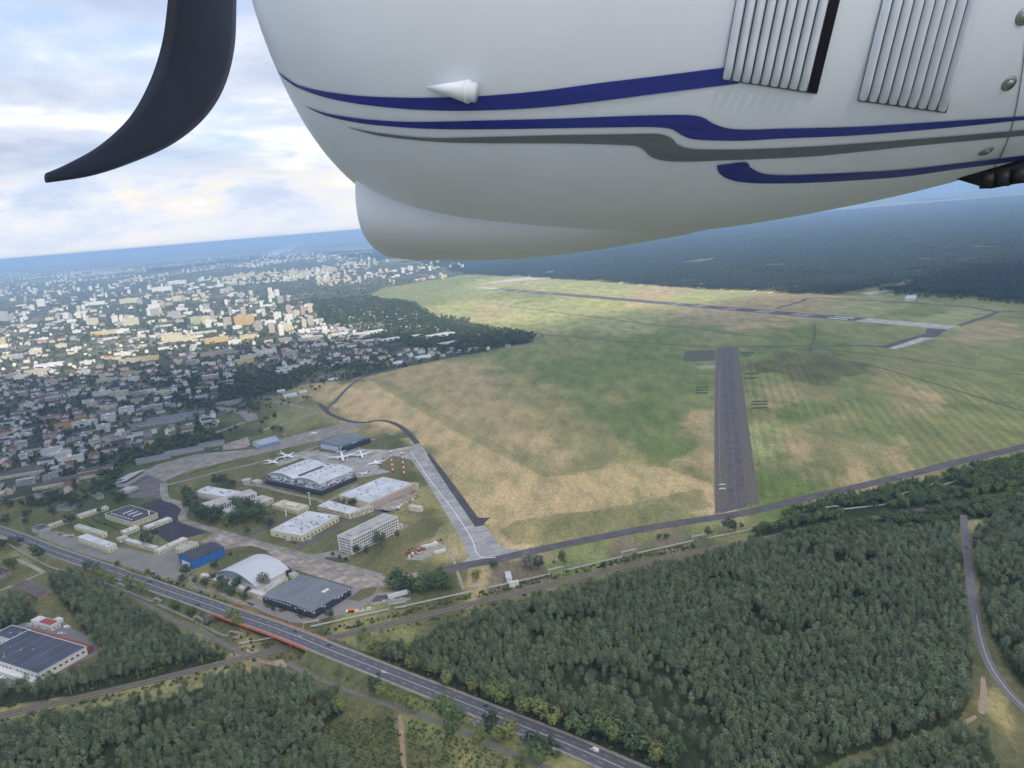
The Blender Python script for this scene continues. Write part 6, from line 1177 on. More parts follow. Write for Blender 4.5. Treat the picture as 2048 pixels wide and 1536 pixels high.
for i, x in enumerate((195, 222, 250)): MB().box(-3.4, 3.4, -1.2, 1.2, .15, 2.3).build('stone_stack', mat('pale_blocks', (.60, .59, .56), .9, .2, .8)); o = bpy.context.scene.objects[-1] if False else None
_st = [o for o in bpy.data.objects if o.name.startswith('stone_stack')]
for o, (x, y), n_ in zip(_st, ((195, 361), (222, 357), (250, 352)), ('left', 'middle', 'right')): o.location = GZ('G', x, y); o.rotation_euler = (0, 0, ya); tag(o, f'{n_} one of three pale block stacks behind the mixer lorry', 'stack', 'block stacks in the yard')
# ================================================================ aircraft on the ground
M_AIR = mat('aircraft_white', (.80, .80, .81), .35, spec=.5); M_RED = mat('tail_red', (.50, .05, .05), .4); M_NAVY = mat('tail_navy', (.04, .05, .13), .4)
def airliner(tail, nose, label, tailm=M_AIR, rear=False, name='airliner', group='airliners on the hangar apron', L=None, cat='airliner'):
    d = nose-tail; ln = L or d.length*.86; r = empty(name, ((tail+nose)/2).to_2d().to_3d()+Vector((0, 0, .2)), math.atan2(d.y, d.x)); tag(r, label, cat, group); R_ = ln*.048; zc_ = R_*1.75
    st = [(-.5, .12, .55), (-.42, .45, .35), (-.3, .8, .12), (-.15, 1, 0), (.3, 1, 0), (.4, .9, -.05), (.46, .62, -.15), (.5, .08, -.25)]
    MB().tube([(ln*x, 0, zc_+R_*dz) for x, q, dz in st], [max(.05, R_*q) for x, q, dz in st], 10).build('fuselage', M_AIR, r, smooth=True)
    for sg in (-1, 1):
        x0, x1, y1, th = ln*.10, -ln*.10, sg*ln*.46, R_*.18; z = zc_-R_*.55
        obj('wing', [(x0, sg*R_*.5, z), (-ln*.10, sg*R_*.5, z), (-ln*.16, y1, z+ln*.03), (-ln*.12, y1, z+ln*.03), (x0, sg*R_*.5, z+th*2), (-ln*.10, sg*R_*.5, z+th), (-ln*.16, y1, z+ln*.03+.1), (-ln*.12, y1, z+ln*.03+.12)], [(0, 1, 2, 3), (7, 6, 5, 4), (0, 4, 5, 1), (1, 5, 6, 2), (2, 6, 7, 3), (3, 7, 4, 0)], M_AIR, r)
        hz_ = zc_+R_*.5; obj('tailplane', [(-ln*.38, sg*R_*.2, hz_), (-ln*.47, sg*R_*.2, hz_), (-ln*.50, sg*ln*.17, hz_+.4), (-ln*.46, sg*ln*.17, hz_+.4), (-ln*.38, sg*R_*.2, hz_+.25), (-ln*.47, sg*R_*.2, hz_+.2), (-ln*.50, sg*ln*.17, hz_+.5), (-ln*.46, sg*ln*.17, hz_+.5)], [(0, 1, 2, 3), (7, 6, 5, 4), (0, 4, 5, 1), (1, 5, 6, 2), (2, 6, 7, 3), (3, 7, 4, 0)], M_AIR, r)
        ex, ey, ez = (-ln*.26, sg*R_*1.6, zc_+R_*.3) if rear else (ln*.04, sg*ln*.15, zc_-R_*1.05)
        MB().tube([(ex-ln*.05, ey, ez), (ex, ey, ez), (ex+ln*.05, ey, ez), (ex+ln*.055, ey, ez)], [R_*.3, R_*.5, R_*.5, R_*.4], 8).build('engine', M_AIR, r)
    t2 = .12; obj('tail_fin', [(-ln*.33, -t2, zc_+R_*.8), (-ln*.46, -t2, zc_+R_*.6), (-ln*.52, -t2, zc_+ln*.16), (-ln*.46, -t2, zc_+ln*.16), (-ln*.33, t2, zc_+R_*.8), (-ln*.46, t2, zc_+R_*.6), (-ln*.52, t2, zc_+ln*.16), (-ln*.46, t2, zc_+ln*.16)], [(0, 1, 2, 3), (7, 6, 5, 4), (0, 4, 5, 1), (1, 5, 6, 2), (2, 6, 7, 3), (3, 7, 4, 0)], tailm, r)
    for x, y in ((ln*.36, 0), (-ln*.03, R_*1.3), (-ln*.03, -R_*1.3)): MB().box(x-.4, x+.4, y-.25, y+.25, 0, zc_-R_*.4).build('landing_gear', M_TYRE, r)
    return r
for t_, n_, lab, tm, rear in (((140, 466), (272, 494), 'white airliner with red tail behind the large hangar', M_RED, False), ((278, 406), (410, 444), 'white airliner nearest the dark path behind the large hangar', M_AIR, False), ((848, 392), (870, 484), 'white airliner facing us before the blue-grey hangar', M_AIR, False), ((1022, 378), (1052, 452), 'white airliner facing us right of the blue-grey hangar', M_AIR, False), ((1266, 462), (1075, 508), 'white airliner with red tail pointing left on the apron', M_RED, False), ((1118, 584), (988, 578), 'white regional jet with dark tail beside the large hangar', M_NAVY, True)):
    airliner(GZ('C', *t_, 3), GZ('C', *n_, 3), lab, tm, rear)
for i, (x, y, a) in enumerate(((470, 424, .3), (550, 432, .5), (582, 436, 1.2), (870, 449, .3), (905, 456, 1.3), (990, 456, .4), (1055, 463, .3), (1150, 463, .3), (1205, 470, 1.2), (1300, 458, .4))):
    p = GZ('M', x, y); d = Vector((math.cos(a+math.pi), math.sin(a+math.pi), 0)); airliner(p-d*14, p+d*14, f'pale parked aircraft at the far wood edge, number {i+1} from the left', M_AIR, bool(i % 2), 'parked_aircraft', 'parked aircraft along the far wood', cat='aircraft')
# fighter jet displayed on the lawn
fj = empty('fighter_jet', GZ('C', 1385, 912), math.atan2(*(GZ('C', 1440, 880)-GZ('C', 1320, 940)).yx)); tag(fj, 'pale fighter jet on the concrete by the flat-roofed hangar', 'jet'); M_FJ = mat('jet_grey', (.55, .57, .60), .5)
MB().tube([(-10, 0, 2.2), (-4, 0, 2.2), (4, 0, 2.3), (8, 0, 2.2), (11, 0, 2.0)], [.9, 1.2, 1.0, .6, .06], 8).build('fuselage', M_FJ, fj)
for sg in (-1, 1):
    MB().prism([(3, sg*.8), (-5, sg*.8), (-6, sg*6.5), (-4.5, sg*6.5)][::sg], 2.0, 2.2).build('wing', M_FJ, fj); MB().prism([(-6.5, sg*.8), (-10, sg*.8), (-10.5, sg*3.6), (-9.3, sg*3.6)][::sg], 2.0, 2.2).build('tailplane', M_FJ, fj)
    obj('tail_fin', [(-5.5, sg*1.2, 2.8), (-9.5, sg*1.2, 2.8), (-10.5, sg*1.9, 5.6), (-9, sg*1.9, 5.6), (-5.5, sg*1.35, 2.8), (-9.5, sg*1.35, 2.8), (-10.5, sg*2.05, 5.6), (-9, sg*2.05, 5.6)], [(0, 1, 2, 3), (7, 6, 5, 4), (0, 4, 5, 1), (1, 5, 6, 2), (2, 6, 7, 3), (3, 7, 4, 0)], M_FJ, fj); MB().box(-2.3, -1.7, sg*1.1-.2, sg*1.1+.2, 0, 1.6).build('landing_gear', M_TYRE, fj)
# ================================================================ masts, lamps, yards
M_SR = mat('signal_red', (.42, .06, .05), .6); M_SW = mat('signal_white', (.72, .72, .70), .6)
def striped(p, H, r0, n, label, group, head=True):
    r = empty('striped_mast', p); tag(r, label, 'mast', group)
    for i in range(n):
        z0, z1 = H*i/n, H*(i+1)/n; MB().tube([(0, 0, z0), (0, 0, z1)], [r0*(1-.35*i/n), r0*(1-.35*(i+1)/n)], 10).build('band', M_SR if i % 2 == 0 else M_SW, r)
    if head: MB().box(-r0*1.6, r0*1.6, -r0*1.6, r0*1.6, H, H+.5).build('top_platform', M_SW, r)
    return r
striped(GZ('C', 1332, 582), 31, 1.25, 9, 'left one of two tall red and white striped masts', 'striped masts'); striped(GZ('C', 1438, 612), 33, 1.35, 9, 'right one of two tall red and white striped masts', 'striped masts')
for k, x, y, lab in (('C', 562, 884, 'white pole with red striped head behind the cream building'), ('C', 338, 990, 'white pole with red striped head before the cream building')):
    r = empty('light_mast', GZ(k, x, y)); tag(r, lab, 'mast', 'striped light poles'); MB().tube([(0, 0, 0), (0, 0, 9)], [.8, .55], 8).build('pole', M_SW, r)
    for i in range(5): MB().tube([(0, 0, 9+i*1.5), (0, 0, 10.5+i*1.5)], .75, 8).build('band', M_SR if i % 2 else M_SW, r)
    MB().box(-2.2, 2.2, -.3, .3, 16.5, 17.1).build('lamp_bar', W_GREY, r)
M_POLE = mat('lamp_post', (.38, .40, .38), .5, metal=.3)
def lamp(p, rz, label):
    r = empty('street_lamp', p, rz); tag(r, label, 'street lamp', 'street lamps along the main road'); MB().tube([(0, 0, 0), (0, 0, 8.6), (0, .5, 9.1), (0, 1.8, 9.3)], [.14, .09, .08, .07], 6).build('post', M_POLE, r); MB().box(-.16, .16, 1.5, 2.5, 9.25, 9.42).build('lamp_head', W_WHITE, r); return r
ORD = ('first', 'second', 'third', 'fourth', 'fifth', 'sixth', 'seventh', 'eighth', 'ninth', 'tenth', 'eleventh', 'twelfth', 'thirteenth', 'fourteenth', 'fifteenth', 'sixteenth', 'seventeenth', 'eighteenth')
n_ = 0
for i in range(8, len(rs)-2, 33):
    d = rs[i+1]-rs[i-1]; d.z = 0; d.normalize(); p = rs[i]+Vector((d.y, -d.x, 0))*(-(ROAD_HALF+2.05)); q = CAM_M.inverted() @ p; x_, y_ = 1024+F_PX*q.x/-q.z, 768-F_PX*q.y/-q.z
    if -10 < x_ < 2060 and y_ < 1545 and n_ < 18: p.z += .3 if p.z < 1 else .2; lamp(p, math.atan2(d.y, d.x)-math.pi, f'{ORD[n_]} street lamp from the left along the main road'); n_ += 1
# heaps and machinery of the scrap yard
for i, (x, y) in enumerate(((1480, 1370), (1520, 1345), (1560, 1330), (1500, 1310), (1600, 1300), (1700, 1245), (1760, 1215), (1540, 780), (1560, 810), (1530, 830), (1470, 860))):
    rn = random.Random(i+50); mb = MB()
    for _ in range(9): a, b, c = rn.uniform(-4, 4), rn.uniform(-2.5, 2.5), rn.uniform(.4, 1.2); mb.box(a-c, a+c*rn.uniform(.5, 1.6), b-c, b+c, 0, rn.uniform(.5, 2.2), rn.randrange(4))
    o = mb.build('scrap_heap', [W_WHITE, mat('rust', (.28, .11, .06), .9), W_DARK, W_GREY]); o.location = GZ('C', x, y); o.rotation_euler = (0, 0, rn.uniform(0, 3)); tag(o, f'heap of mixed scrap parts, {ORD[i]} around the works lawns', 'heap', 'scrap heaps')
for i, (x, y, l) in enumerate(((1675, 1268, 9), (1540, 1325, 11), (1770, 1325, 6))):
    o = MB().box(-l, l, -1.3, 1.3, 0, 2.7).box(-l+.2, l-.2, -1.1, 1.1, 2.7, 2.85).build('container', (W_WHITE, MATS['rust'], W_WHITE)[i]); o.location = GZ('C', x, y); o.rotation_euler = (0, 0, TA); tag(o, ('white container upper right in the scrap yard', 'rust-red container in the scrap yard', 'small white container right of the scrap yard')[i], 'container', 'containers of the scrap yard')
for i in range(14):
    o = MB().tube([(-6, 0, 1.2), (0, 0, 1.4), (5, 0, 1.3)], [.3, .9, .5], 7).box(-.8, .8, -4.5, 4.5, 1.5, 1.7).build('stored_glider_hulk', W_GREY) if i < 0 else None
for i, (x, y) in enumerate([(1225+16*j, 185+7*j+(j % 3)*6) for j in range(8)]):
    mb = MB(); rn = random.Random(i); [mb.tube([(rn.uniform(-3, 3), rn.uniform(-3, 3), .3), (rn.uniform(-3, 3), rn.uniform(-3, 3), 1.5)], rn.uniform(.25, .6), 5) for _ in range(5)]
    o = mb.build('dismantled_part', W_GREY); o.location = GZ('C', x, y); tag(o, f'grey dismantled aircraft part, {ORD[i]} in the row on the lawn', 'scrap', 'dismantled parts on the lawn')
# white marker objects on the old runway and the crossed apron
for k, x, y, lab in (('I', 283, 1198, 'white marker board pair on the old runway shoulder, upper'), ('I', 283, 1222, 'white marker board pair on the old runway shoulder, lower')):
    o = MB().box(-4, 4, -.9, .9, 0, .5).box(-.6, .6, -1.8, 1.8, .5, .8).build('runway_marker', W_WHITE); o.location = GZ(k, x, y)+Vector((0, 0, .12)); tag(o, lab, 'marker', 'markers on the old runway')
o = MB().box(-9, 9, -1.4, 1.4, 0, .06).build('white_cross', m_white); o2 = MB().box(-1.4, 1.4, -9, 9, .07, .12).build('cross_bar', m_white, o); o.location = GZ('B', 1565, 315)+Vector((0, 0, .14)); o.rotation_euler = (0, 0, .7); tag(o, 'white cross marking on the long apron', 'marking')
# buses in the depot
for i in range(22):
    p = DEPOT[0].lerp(DEPOT[1], (i % 11+.8)/12.5).lerp(DEPOT[4].lerp(DEPOT[3], (i % 11+.5)/12), .28+.34*(i//11)); o = loft([(-6, 1.2, .3, 2.9), (-5.8, 1.27, .3, 3.1), (5.8, 1.27, .3, 3.1), (6, 1.2, .3, 2.8)], PAINT['white'], None, 'bus'); o.location = p+Vector((0, 0, .15)); o.rotation_euler = (0, 0, TA+1.2); tag(o, 'white bus parked in the rows of the depot', 'bus', 'buses in the depot')
# ================================================================ the engine nacelle outside the window
DAX = 1.9                                   # distance from the camera to the nacelle's axis plane (m)
def cs(x, y, z): return CAM_M @ Vector((x, y, -z))      # camera-frame metres (right, up, away) -> world
YC = (768+210)/F_PX*DAX
M_COWL = mat('cowling_white', (.80, .84, .91), .42, .03, 3.0, spec=.35, coat=.0); M_STB = mat('stripe_blue', (.014, .030, .27), .3, spec=.5, coat=.4); M_STG = mat('stripe_grey', (.16, .17, .20), .35, spec=.5, coat=.3)
M_SLOT = mat('vent_slot', (.012, .013, .02), .8); M_STEEL = mat('fastener_steel', (.35, .35, .34), .35, metal=.8); M_EXH = mat('exhaust_dark', (.03, .03, .036), .5, metal=.5)
SIL = [(462, -205), (464, -170), (470, -120), (480, -70), (497, -25), (512, 2), (530, 62), (555, 143), (580, 203), (605, 254), (640, 312), (680, 354), (720, 385), (770, 412), (830, 434), (900, 449), (980, 458), (1080, 464), (1180, 466), (1300, 464), (1420, 458), (1540, 443), (1650, 425), (1760, 404), (1850, 386), (1950, 361), (2048, 334), (2160, 302), (2300, 262), (2500, 205), (2750, 130), (3000, 45), (3250, -50), (3450, -130), (3600, -185)]
def solve_b(py, asp):
    """half height of the section whose lowest line of sight meets this pixel row"""
    tgt = (768-py)/F_PX; lo, hi = 0.0, YC
    for _ in range(40):
        b = (lo+hi)/2; m_ = min((YC-b*math.cos(f_))/(DAX+asp*b*math.sin(f_)) for f_ in np.linspace(-.6, .9, 40))
        if m_ > tgt: lo = b
        else: hi = b
    return b
NR = 64; secs = []
fine = []
for (x0, y0), (x1, y1) in zip(SIL[:-1], SIL[1:]):
    for k in range(3): fine.append((x0+(x1-x0)*k/3, y0+(y1-y0)*k/3))
fine.append(SIL[-1])
sm = np.array(fine); 
for _ in range(4): sm[1:-1] = .25*sm[:-2]+.5*sm[1:-1]+.25*sm[2:]
for px_, py_ in sm:
    b = solve_b(py_, .80); secs.append(((px_-1024)/F_PX*DAX, b, .80*b))
V = []
for X, b, a in secs:
    for k in range(NR):
        f_ = 2*math.pi*k/NR; c_, s_ = math.cos(f_), math.sin(f_); e_ = .88
        V.append(cs(X, YC-b*math.copysign(abs(c_)**e_, c_), DAX+a*math.copysign(abs(s_)**e_, s_)))
ns = len(secs); Fc = [(i*NR+k, (i+1)*NR+k, (i+1)*NR+(k+1) % NR, i*NR+(k+1) % NR) for i in range(ns-1) for k in range(NR)]+[tuple(range(NR)), tuple(reversed(range((ns-1)*NR, ns*NR)))]
NAC = empty('engine_nacelle', cs(.5, YC, DAX)); tag(NAC, 'white aircraft engine nacelle with blue and grey stripes', 'engine')
def npart(name, V_, F_, m, smooth=True):
    o = obj(name, [Vector(v)-NAC.location for v in V_], F_, m, NAC, smooth=smooth); return o
cowl = npart('cowling', V, Fc, M_COWL)
cowl.data.update(); bm = bmesh.new(); bm.from_mesh(cowl.data); bmesh.ops.recalc_face_normals(bm, faces=bm.faces); bm.to_mesh(cowl.data); bm.free()
TREE = BVHTree.FromPolygons([tuple(v) for v in V], Fc)
CO = Vector((0, 0, CAM_H))
def hit(px_, py_, lift=.002):
    loc, nrm, _, _ = TREE.ray_cast(CO, ray(px_, py_).normalized())
    if loc is None:
        loc, nrm, _, _ = TREE.find_nearest(CO+ray(px_, py_)*DAX)
    if nrm.dot(CO-loc) < 0: nrm = -nrm
    return loc+nrm*lift, nrm
def interp(line, n):
    """points spread evenly in arc length along a smoothed pixel polyline"""
    pts = [Vector((x, y, 0)) for x, y in catmull_px(line)]; L_ = [0]
    for a, b in zip(pts[:-1], pts[1:]): L_.append(L_[-1]+(b-a).length)
    out = []; j = 0
    for i in range(n):
        s = L_[-1]*i/(n-1)
        while j < len(L_)-2 and L_[j+1] < s: j += 1
        t_ = (s-L_[j])/max(L_[j+1]-L_[j], 1e-9); q = pts[j].lerp(pts[j+1], min(1, t_)); out.append((q.x, q.y))
    return out
def catmull_px(l): return [(p.x, p.y) for p in catmull([(x, y, 0) for x, y in l], 6)]
def stripe(up, lo, m, n=110, across=5, lift=.0022, name='stripe'):
    A, B = interp(up, n), interp(lo, n); V_ = []
    for (ax_, ay), (bx2, by2) in zip(A, B):
        for k in range(across): t_ = k/(across-1); V_.append(hit(ax_+(bx2-ax_)*t_, ay+(by2-ay)*t_, lift)[0])
    F_ = [(i*across+k, i*across+k+1, (i+1)*across+k+1, (i+1)*across+k) for i in range(n-1) for k in range(across-1)]; return npart(name, V_, F_, m)
stripe([(556, 141), (575, 156), (600, 170), (652, 182), (720, 190.6), (800, 194), (880, 194), (960, 191), (1080, 181), (1200, 165), (1300, 153), (1450, 134)], [(558, 147), (577, 162), (600, 176), (652, 194), (720, 207), (800, 216), (880, 220), (960, 220), (1080, 214), (1200, 201), (1300, 188), (1478, 166)], M_STB)
stripe([(610, 210), (652, 225), (720, 236), (800, 242), (880, 242), (1000, 239), (1120, 236), (1250, 231), (1328, 229), (1379, 229), (1406, 234), (1425, 245.5), (1453, 255), (1492, 258), (1562, 256), (1718, 252), (1912, 240), (2048, 231), (2130, 224)], [(611, 211), (652, 230), (720, 245), (800, 253), (880, 257), (1000, 257), (1120, 255), (1250, 253), (1308, 253), (1343, 257), (1363, 269), (1386, 277), (1437, 280), (1492, 280), (1562, 276), (1718, 269), (1912, 252.5), (2048, 238.5), (2130, 231)], M_STB, 160)
stripe([(696, 253), (752, 264), (820, 272), (880, 275), (960, 273), (1120, 269), (1250, 267), (1289, 266), (1320, 267), (1343, 275), (1355, 288), (1379, 296), (1425, 298), (1503, 297), (1640, 291), (1834, 277), (2048, 259), (2130, 251)], [(697, 254), (752, 269), (820, 278), (880, 283), (960, 285), (1120, 285.5), (1200, 287), (1250, 289), (1273, 291), (1289, 300), (1301, 312), (1328, 320), (1379, 322), (1445, 319.5), (1503, 317.5), (1640, 310), (1834, 290), (2048, 270), (2130, 262)], M_STG, 160)
stripe([(1434, 329), (1491, 323), (1499, 333), (1523, 345), (1562, 349), (1640, 347), (1795, 339), (1912, 326.5), (2048, 310), (2130, 299)], [(1434, 331), (1437, 343), (1453, 355), (1484, 363), (1542, 365.5), (1640, 363), (1795, 353), (1912, 337), (2048, 319), (2130, 307)], M_STB)
# louvred vents: each fin a rounded strip standing on the cowling
def lerp2(a, b, t_): return (a[0]+(b[0]-a[0])*t_, a[1]+(b[1]-a[1])*t_)
def louvre(tl, tr, bl2, br2, fins, slot):
    vent = []; n = 12; V_ = []
    for i in range(n):
        a, b = lerp2(tl, bl2, i/(n-1)), lerp2(tr, br2, i/(n-1))
        for k in range(10): V_.append(hit(*lerp2(a, b, k/9), .003)[0])
    back = npart('vent_panel', V_, [(i*10+k, i*10+k+1, (i+1)*10+k+1, (i+1)*10+k) for i in range(n-1) for k in range(9)], mat('vent_backing', (.13, .135, .15), .7))
    w_ = 1.0-slot
    if slot:
        V_ = [hit(*lerp2(lerp2(tl, bl2, .01+.98*i/(n-1)), lerp2(tr, br2, .01+.98*i/(n-1)), w_+slot*k/2), .0045)[0] for i in range(n) for k in range(3)]
        npart('vent_slot', V_, [(i*3+k, i*3+k+1, (i+1)*3+k+1, (i+1)*3+k) for i in range(n-1) for k in range(2)], M_SLOT).parent = back
    for j in range(fins):
        t0, t1 = w_*j/fins+.004, w_*(j+1)/fins-.013; V_ = []; pr = ((0, .004), (.18, .014), (.45, .017), (.75, .012), (1, .005))
        for i in range(n):
            tt = .015+.97*i/(n-1); a, b = lerp2(tl, bl2, tt), lerp2(tr, br2, tt)
            for s_, h_ in pr: V_.append(hit(*lerp2(a, b, t0+(t1-t0)*s_), h_*(1 if 0 < i < n-1 else .4))[0])
        o = npart('fin', V_, [(i*5+k, i*5+k+1, (i+1)*5+k+1, (i+1)*5+k) for i in range(n-1) for k in range(4)], M_COWL); o.parent = back
    V_ = []
    return back
louvre((1480, -50), (1690, -50), (1443, 159), (1632, 187), 9, .10); louvre((1775, -50), (1968, -50), (1714, 201), (1891, 225), 9, .0)
# small fairing cone, fasteners, mark
p0, n0 = hit(853, 172, .004); p1, n1_ = hit(938, 175, .020)
ax_ = (p1-p0).normalized(); p2 = p1+ax_*.016
def cone(name, pts, rr, m, n=20):
    mb = MB(); mb.tube(pts, rr, n); return npart(name, mb.v, mb.f, m)
cone('fairing_cone', [p0, p1], [.001, .021], M_COWL); cone('cone_collar', [p1-ax_*.001, p1+ax_*.004, p1+ax_*.0045, p2], [.0215, .0215, .018, .018], M_COWL)
for x_, y_ in ((2018, 167), (1972, 302), (2046, 34)):
    c_, nn = hit(x_, y_, .0); cone('fastener_ring', [c_, c_+nn*.003], [.016, .014], M_STEEL); cone('fastener_head', [c_, c_+nn*.006], [.0095, .0075], M_STEEL)
V_ = []; 
# panel joint near the right edge
A = interp([(2052, 60), (2040, 160), (2020, 260), (1990, 330), (1960, 356)], 30)
stripe([(x_, y_) for x_, y_ in A], [(x_+2.2, y_) for x_, y_ in A], M_STG, 60, 2, .0015, 'panel_joint')
stripe([(1400, 458), (1650, 421), (1850, 381), (1940, 358)], [(1400, 459), (1650, 422.5), (1850, 382.5), (1940, 359.5)], M_STG, 40, 2, .001, 'panel_joint') if False else None
# chin air intake below the cowling
CH = [(714, 462, 404), (715, 474, 394), (718, 486, 388), (724, 495, 384), (736, 502, 382), (758, 508, 382), (800, 511.5, 385), (880, 513, 390), (960, 512, 395), (1060, 508, 400), (1160, 498, 405), (1260, 484, 410), (1340, 471, 412), (1420, 458, 412), (1500, 440, 405)]
V_ = []; nr = 40; DCH = DAX+.16
for i, (px_, pb, pt) in enumerate(CH):
    X = (px_-1024)/F_PX*(DCH-.15); yb = (768-pb)/F_PX*DCH; yt = (768-pt)/F_PX*DCH+.10; yc_ = (yb+yt)/2; hb_ = (yt-yb)/2; hw_ = .21*min(1, .80+.05*i)*(1-.028*max(0, i-8))
    if i == 0: hw_ *= .8
    for k in range(nr):
        f_ = 2*math.pi*k/nr; c_, s_ = math.cos(f_), math.sin(f_); V_.append(cs(X, yc_-hb_*math.copysign(abs(c_)**.6, c_), DCH+hw_*math.copysign(abs(s_)**.7, s_)))
F_ = [(i*nr+k, (i+1)*nr+k, (i+1)*nr+(k+1) % nr, i*nr+(k+1) % nr) for i in range(len(CH)-1) for k in range(nr)]+[tuple(range(nr)), tuple(reversed(range((len(CH)-1)*nr, len(CH)*nr)))]
ch = npart('chin_intake', V_, F_, M_COWL); bm = bmesh.new(); bm.from_mesh(ch.data); bmesh.ops.recalc_face_normals(bm, faces=bm.faces); bm.to_mesh(ch.data); bm.free()
# exhaust stub at the right
ex = [hit(1930, 352, -.05)[0], hit(1990, 345, -.03)[0], hit(2060, 330, -.03)[0], hit(2140, 312, -.03)[0]]
cone('exhaust_stub', [p_+Vector((0, 0, -.045)) for p_ in ex], [.010, .032, .040, .042], M_EXH, 14)
for x_, y_ in ((1975, 366), (2005, 362), (2038, 356)):
    q_ = CO+ray(x_, y_).normalized()*DAX*1.12; cone('exhaust_bolt', [q_+Vector((0, 0, .02)), q_+Vector((0, 0, -.012))], [.020, .016], M_EXH, 10)
# ================================================================ the propeller blade, at rest in its disc ahead of the nacelle
XP = -0.92
def disc(px_, py_):
    z = -XP*F_PX/(1024-px_); return Vector((XP, (768-py_)/F_PX*z, z))
LE = catmull_px([(352, -150), (350, -60), (344, 0), (331, 85), (304, 165), (262, 236), (200, 292), (135, 328), (92, 346)]); TE = catmull_px([(470, -150), (468, -60), (466, 0), (463, 95), (443, 175), (404, 237), (342, 288), (262, 325), (180, 352), (92, 366)])
n = 70; A, B = interp(LE, n), interp(TE, n); m_ = 9; V_ = []
for i in range(n):
    a, b = disc(*A[i]), disc(*B[i]); thick = .026*(1-.75*i/n)
    for k in range(m_*2):
        t_ = (k/(m_-1)) if k < m_ else 1-((k-m_)/(m_-1)); sd = 1 if k < m_ else -1
        q_ = a.lerp(b, t_); q_.x += sd*thick*math.sqrt(max(0, 4*t_*(1-t_)))*.5+.03*(t_-.5)*(1-i/n); V_.append(cs(*q_))
k2 = m_*2; F_ = [(i*k2+k, i*k2+(k+1) % k2, (i+1)*k2+(k+1) % k2, (i+1)*k2+k) for i in range(n-1) for k in range(k2)]+[tuple(range(k2)), tuple(reversed(range((n-1)*k2, n*k2)))]
PR = empty('propeller', cs(XP, YC, DAX)); tag(PR, 'dark curved propeller blade ahead of the white nacelle', 'propeller')
bl_o = obj('blade', [Vector(v)-PR.location for v in V_], F_, mat('blade_dark', (.020, .028, .055), .6, .05, 2.0), PR, smooth=True); bm = bmesh.new(); bm.from_mesh(bl_o.data); bmesh.ops.recalc_face_normals(bm, faces=bm.faces); bm.to_mesh(bl_o.data); bm.free()
mb = MB(); mb.tube([cs(XP+.14, YC, DAX), cs(XP+.05, YC, DAX), cs(XP-.12, YC, DAX), cs(XP-.24, YC, DAX), cs(XP-.30, YC, DAX)], [.20, .20, .16, .08, .01], 20)
obj('spinner', [Vector(v)-PR.location for v in mb.v], mb.f, M_COWL, PR, smooth=True)
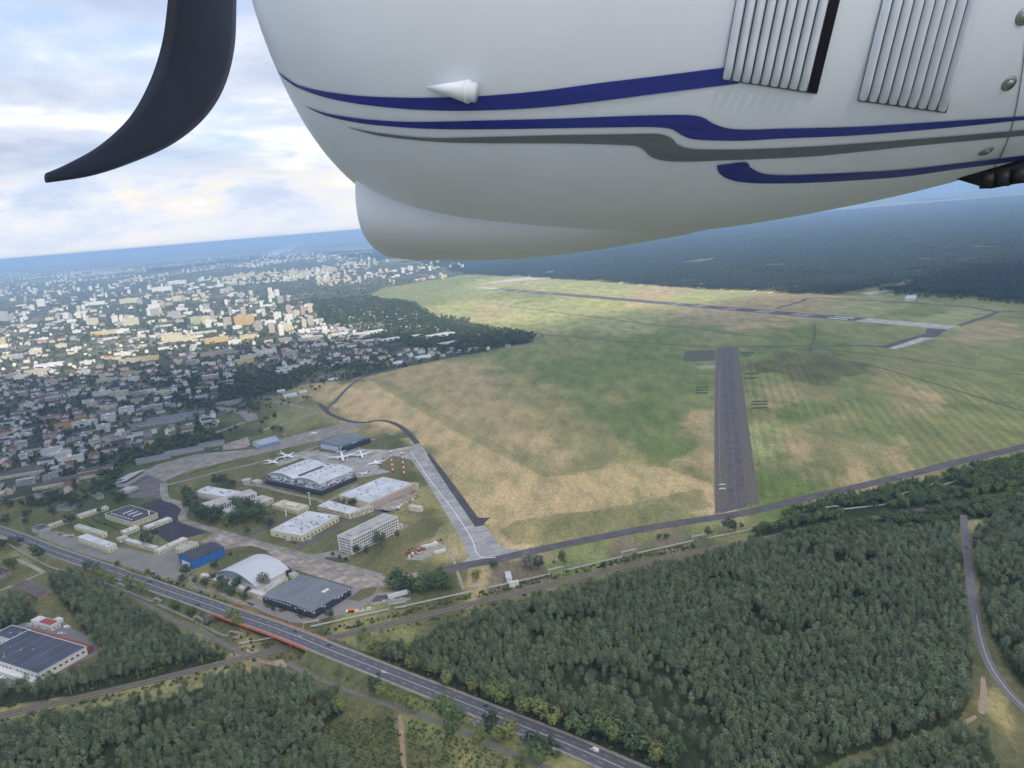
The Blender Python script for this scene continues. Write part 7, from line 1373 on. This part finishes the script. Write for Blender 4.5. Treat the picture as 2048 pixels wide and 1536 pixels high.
# ================================================================ cloud above the airfield, haze
m_cloud = bpy.data.materials.new('cloud'); m_cloud.use_nodes = True; t = m_cloud.node_tree; t.nodes.clear()
df = nd(t, 'ShaderNodeBsdfDiffuse', i_Color=(.95, .96, 1, 1)); tl = nd(t, 'ShaderNodeBsdfTranslucent', i_Color=(.95, .96, 1, 1)); tp = nd(t, 'ShaderNodeBsdfTransparent')
m1 = nd(t, 'ShaderNodeMixShader', i_0=0.8); t.links.new(df.outputs[0], m1.inputs[1]); t.links.new(tl.outputs[0], m1.inputs[2])
m2 = nd(t, 'ShaderNodeMixShader', i_0=0.62); t.links.new(tp.outputs[0], m2.inputs[1]); t.links.new(m1.outputs[0], m2.inputs[2])
ou = nd(t, 'ShaderNodeOutputMaterial'); t.links.new(m2.outputs[0], ou.inputs[0])
def cloud(name, shade, z0, thick, label, cell=90, rag=260):
    """a flat-based cumulus whose shadow, along the sun's rays, falls on the given ground outline"""
    s = SUN_DIR*(z0/SUN_DIR.z); poly = [(p.x+s.x, p.y+s.y) for p in shade]
    xs = np.arange(min(p[0] for p in poly)-600, max(p[0] for p in poly)+600, cell); ys = np.arange(min(p[1] for p in poly)-600, max(p[1] for p in poly)+600, cell)
    X, Y = np.meshgrid(xs, ys); inside = in_poly(X, Y, poly); d = dist_line(X, Y, poly+[poly[0]]); sd = np.where(inside, d, -d)
    sd = sd + (fbm(X/500, Y/500, 41)-.5)*2*rag
    h = np.clip(sd/700, 0, 1)**.5*thick*(.55+.9*fbm(X/330, Y/330, 47)); keep = sd > 0
    idx = -np.ones(X.shape, int); vs = []; n = 0
    for j, i in zip(*np.nonzero(keep)): idx[j, i] = n; n += 1
    J, I = np.nonzero(keep); top = np.stack([X[J, I], Y[J, I], z0+h[J, I]], 1); bot = np.stack([X[J, I], Y[J, I], z0-.12*h[J, I]], 1)
    fs = []
    a, b, c, d_ = idx[:-1, :-1], idx[:-1, 1:], idx[1:, 1:], idx[1:, :-1]; ok = (a >= 0) & (b >= 0) & (c >= 0) & (d_ >= 0)
    q = np.stack([a[ok], b[ok], c[ok], d_[ok]], 1)
    o = obj(name, np.concatenate([top, bot]).tolist(), q.tolist()+(q[:, ::-1]+n).tolist(), m_cloud, smooth=True)
    return stuff(o, label, 'cloud')
cloud('cloud', [Vector(p) for p in ((-1350, -1500, 0), (-1500, 1500, 0), (-1250, 2350, 0), (-500, 2650, 0), (-60, 2300, 0), (900, 2500, 0), (2200, 3000, 0), (4200, 3300, 0), (4200, -1500, 0))], 1500, 420, 'grey-white cloud overhead shading the airfield')
cloud('cloud', ppoly('-350 1040,-350 770,0 755,280 745,520 765,610 800,560 850,380 930,250 985,60 1030'), 1330, 260, 'unseen low cloud added to darken the near town and the long apron', 70, 90)  # second cloud, added out of view to darken this ground
m_h = bpy.data.materials.new('haze'); m_h.use_nodes = True; t = m_h.node_tree; t.nodes.clear()
pv = nd(t, 'ShaderNodeVolumePrincipled'); pv.inputs['Color'].default_value = (.42, .66, 1.0, 1); pv.inputs['Density'].default_value = 1.0e-4; pv.inputs['Anisotropy'].default_value = 0.0
ou = nd(t, 'ShaderNodeOutputMaterial'); t.links.new(pv.outputs[0], ou.inputs['Volume'])
hb = MB().box(-140000, 140000, -140000, 140000, -1.6, 343.0)
stuff(hb.build('haze', m_h), 'pale blue summer haze', 'haze')
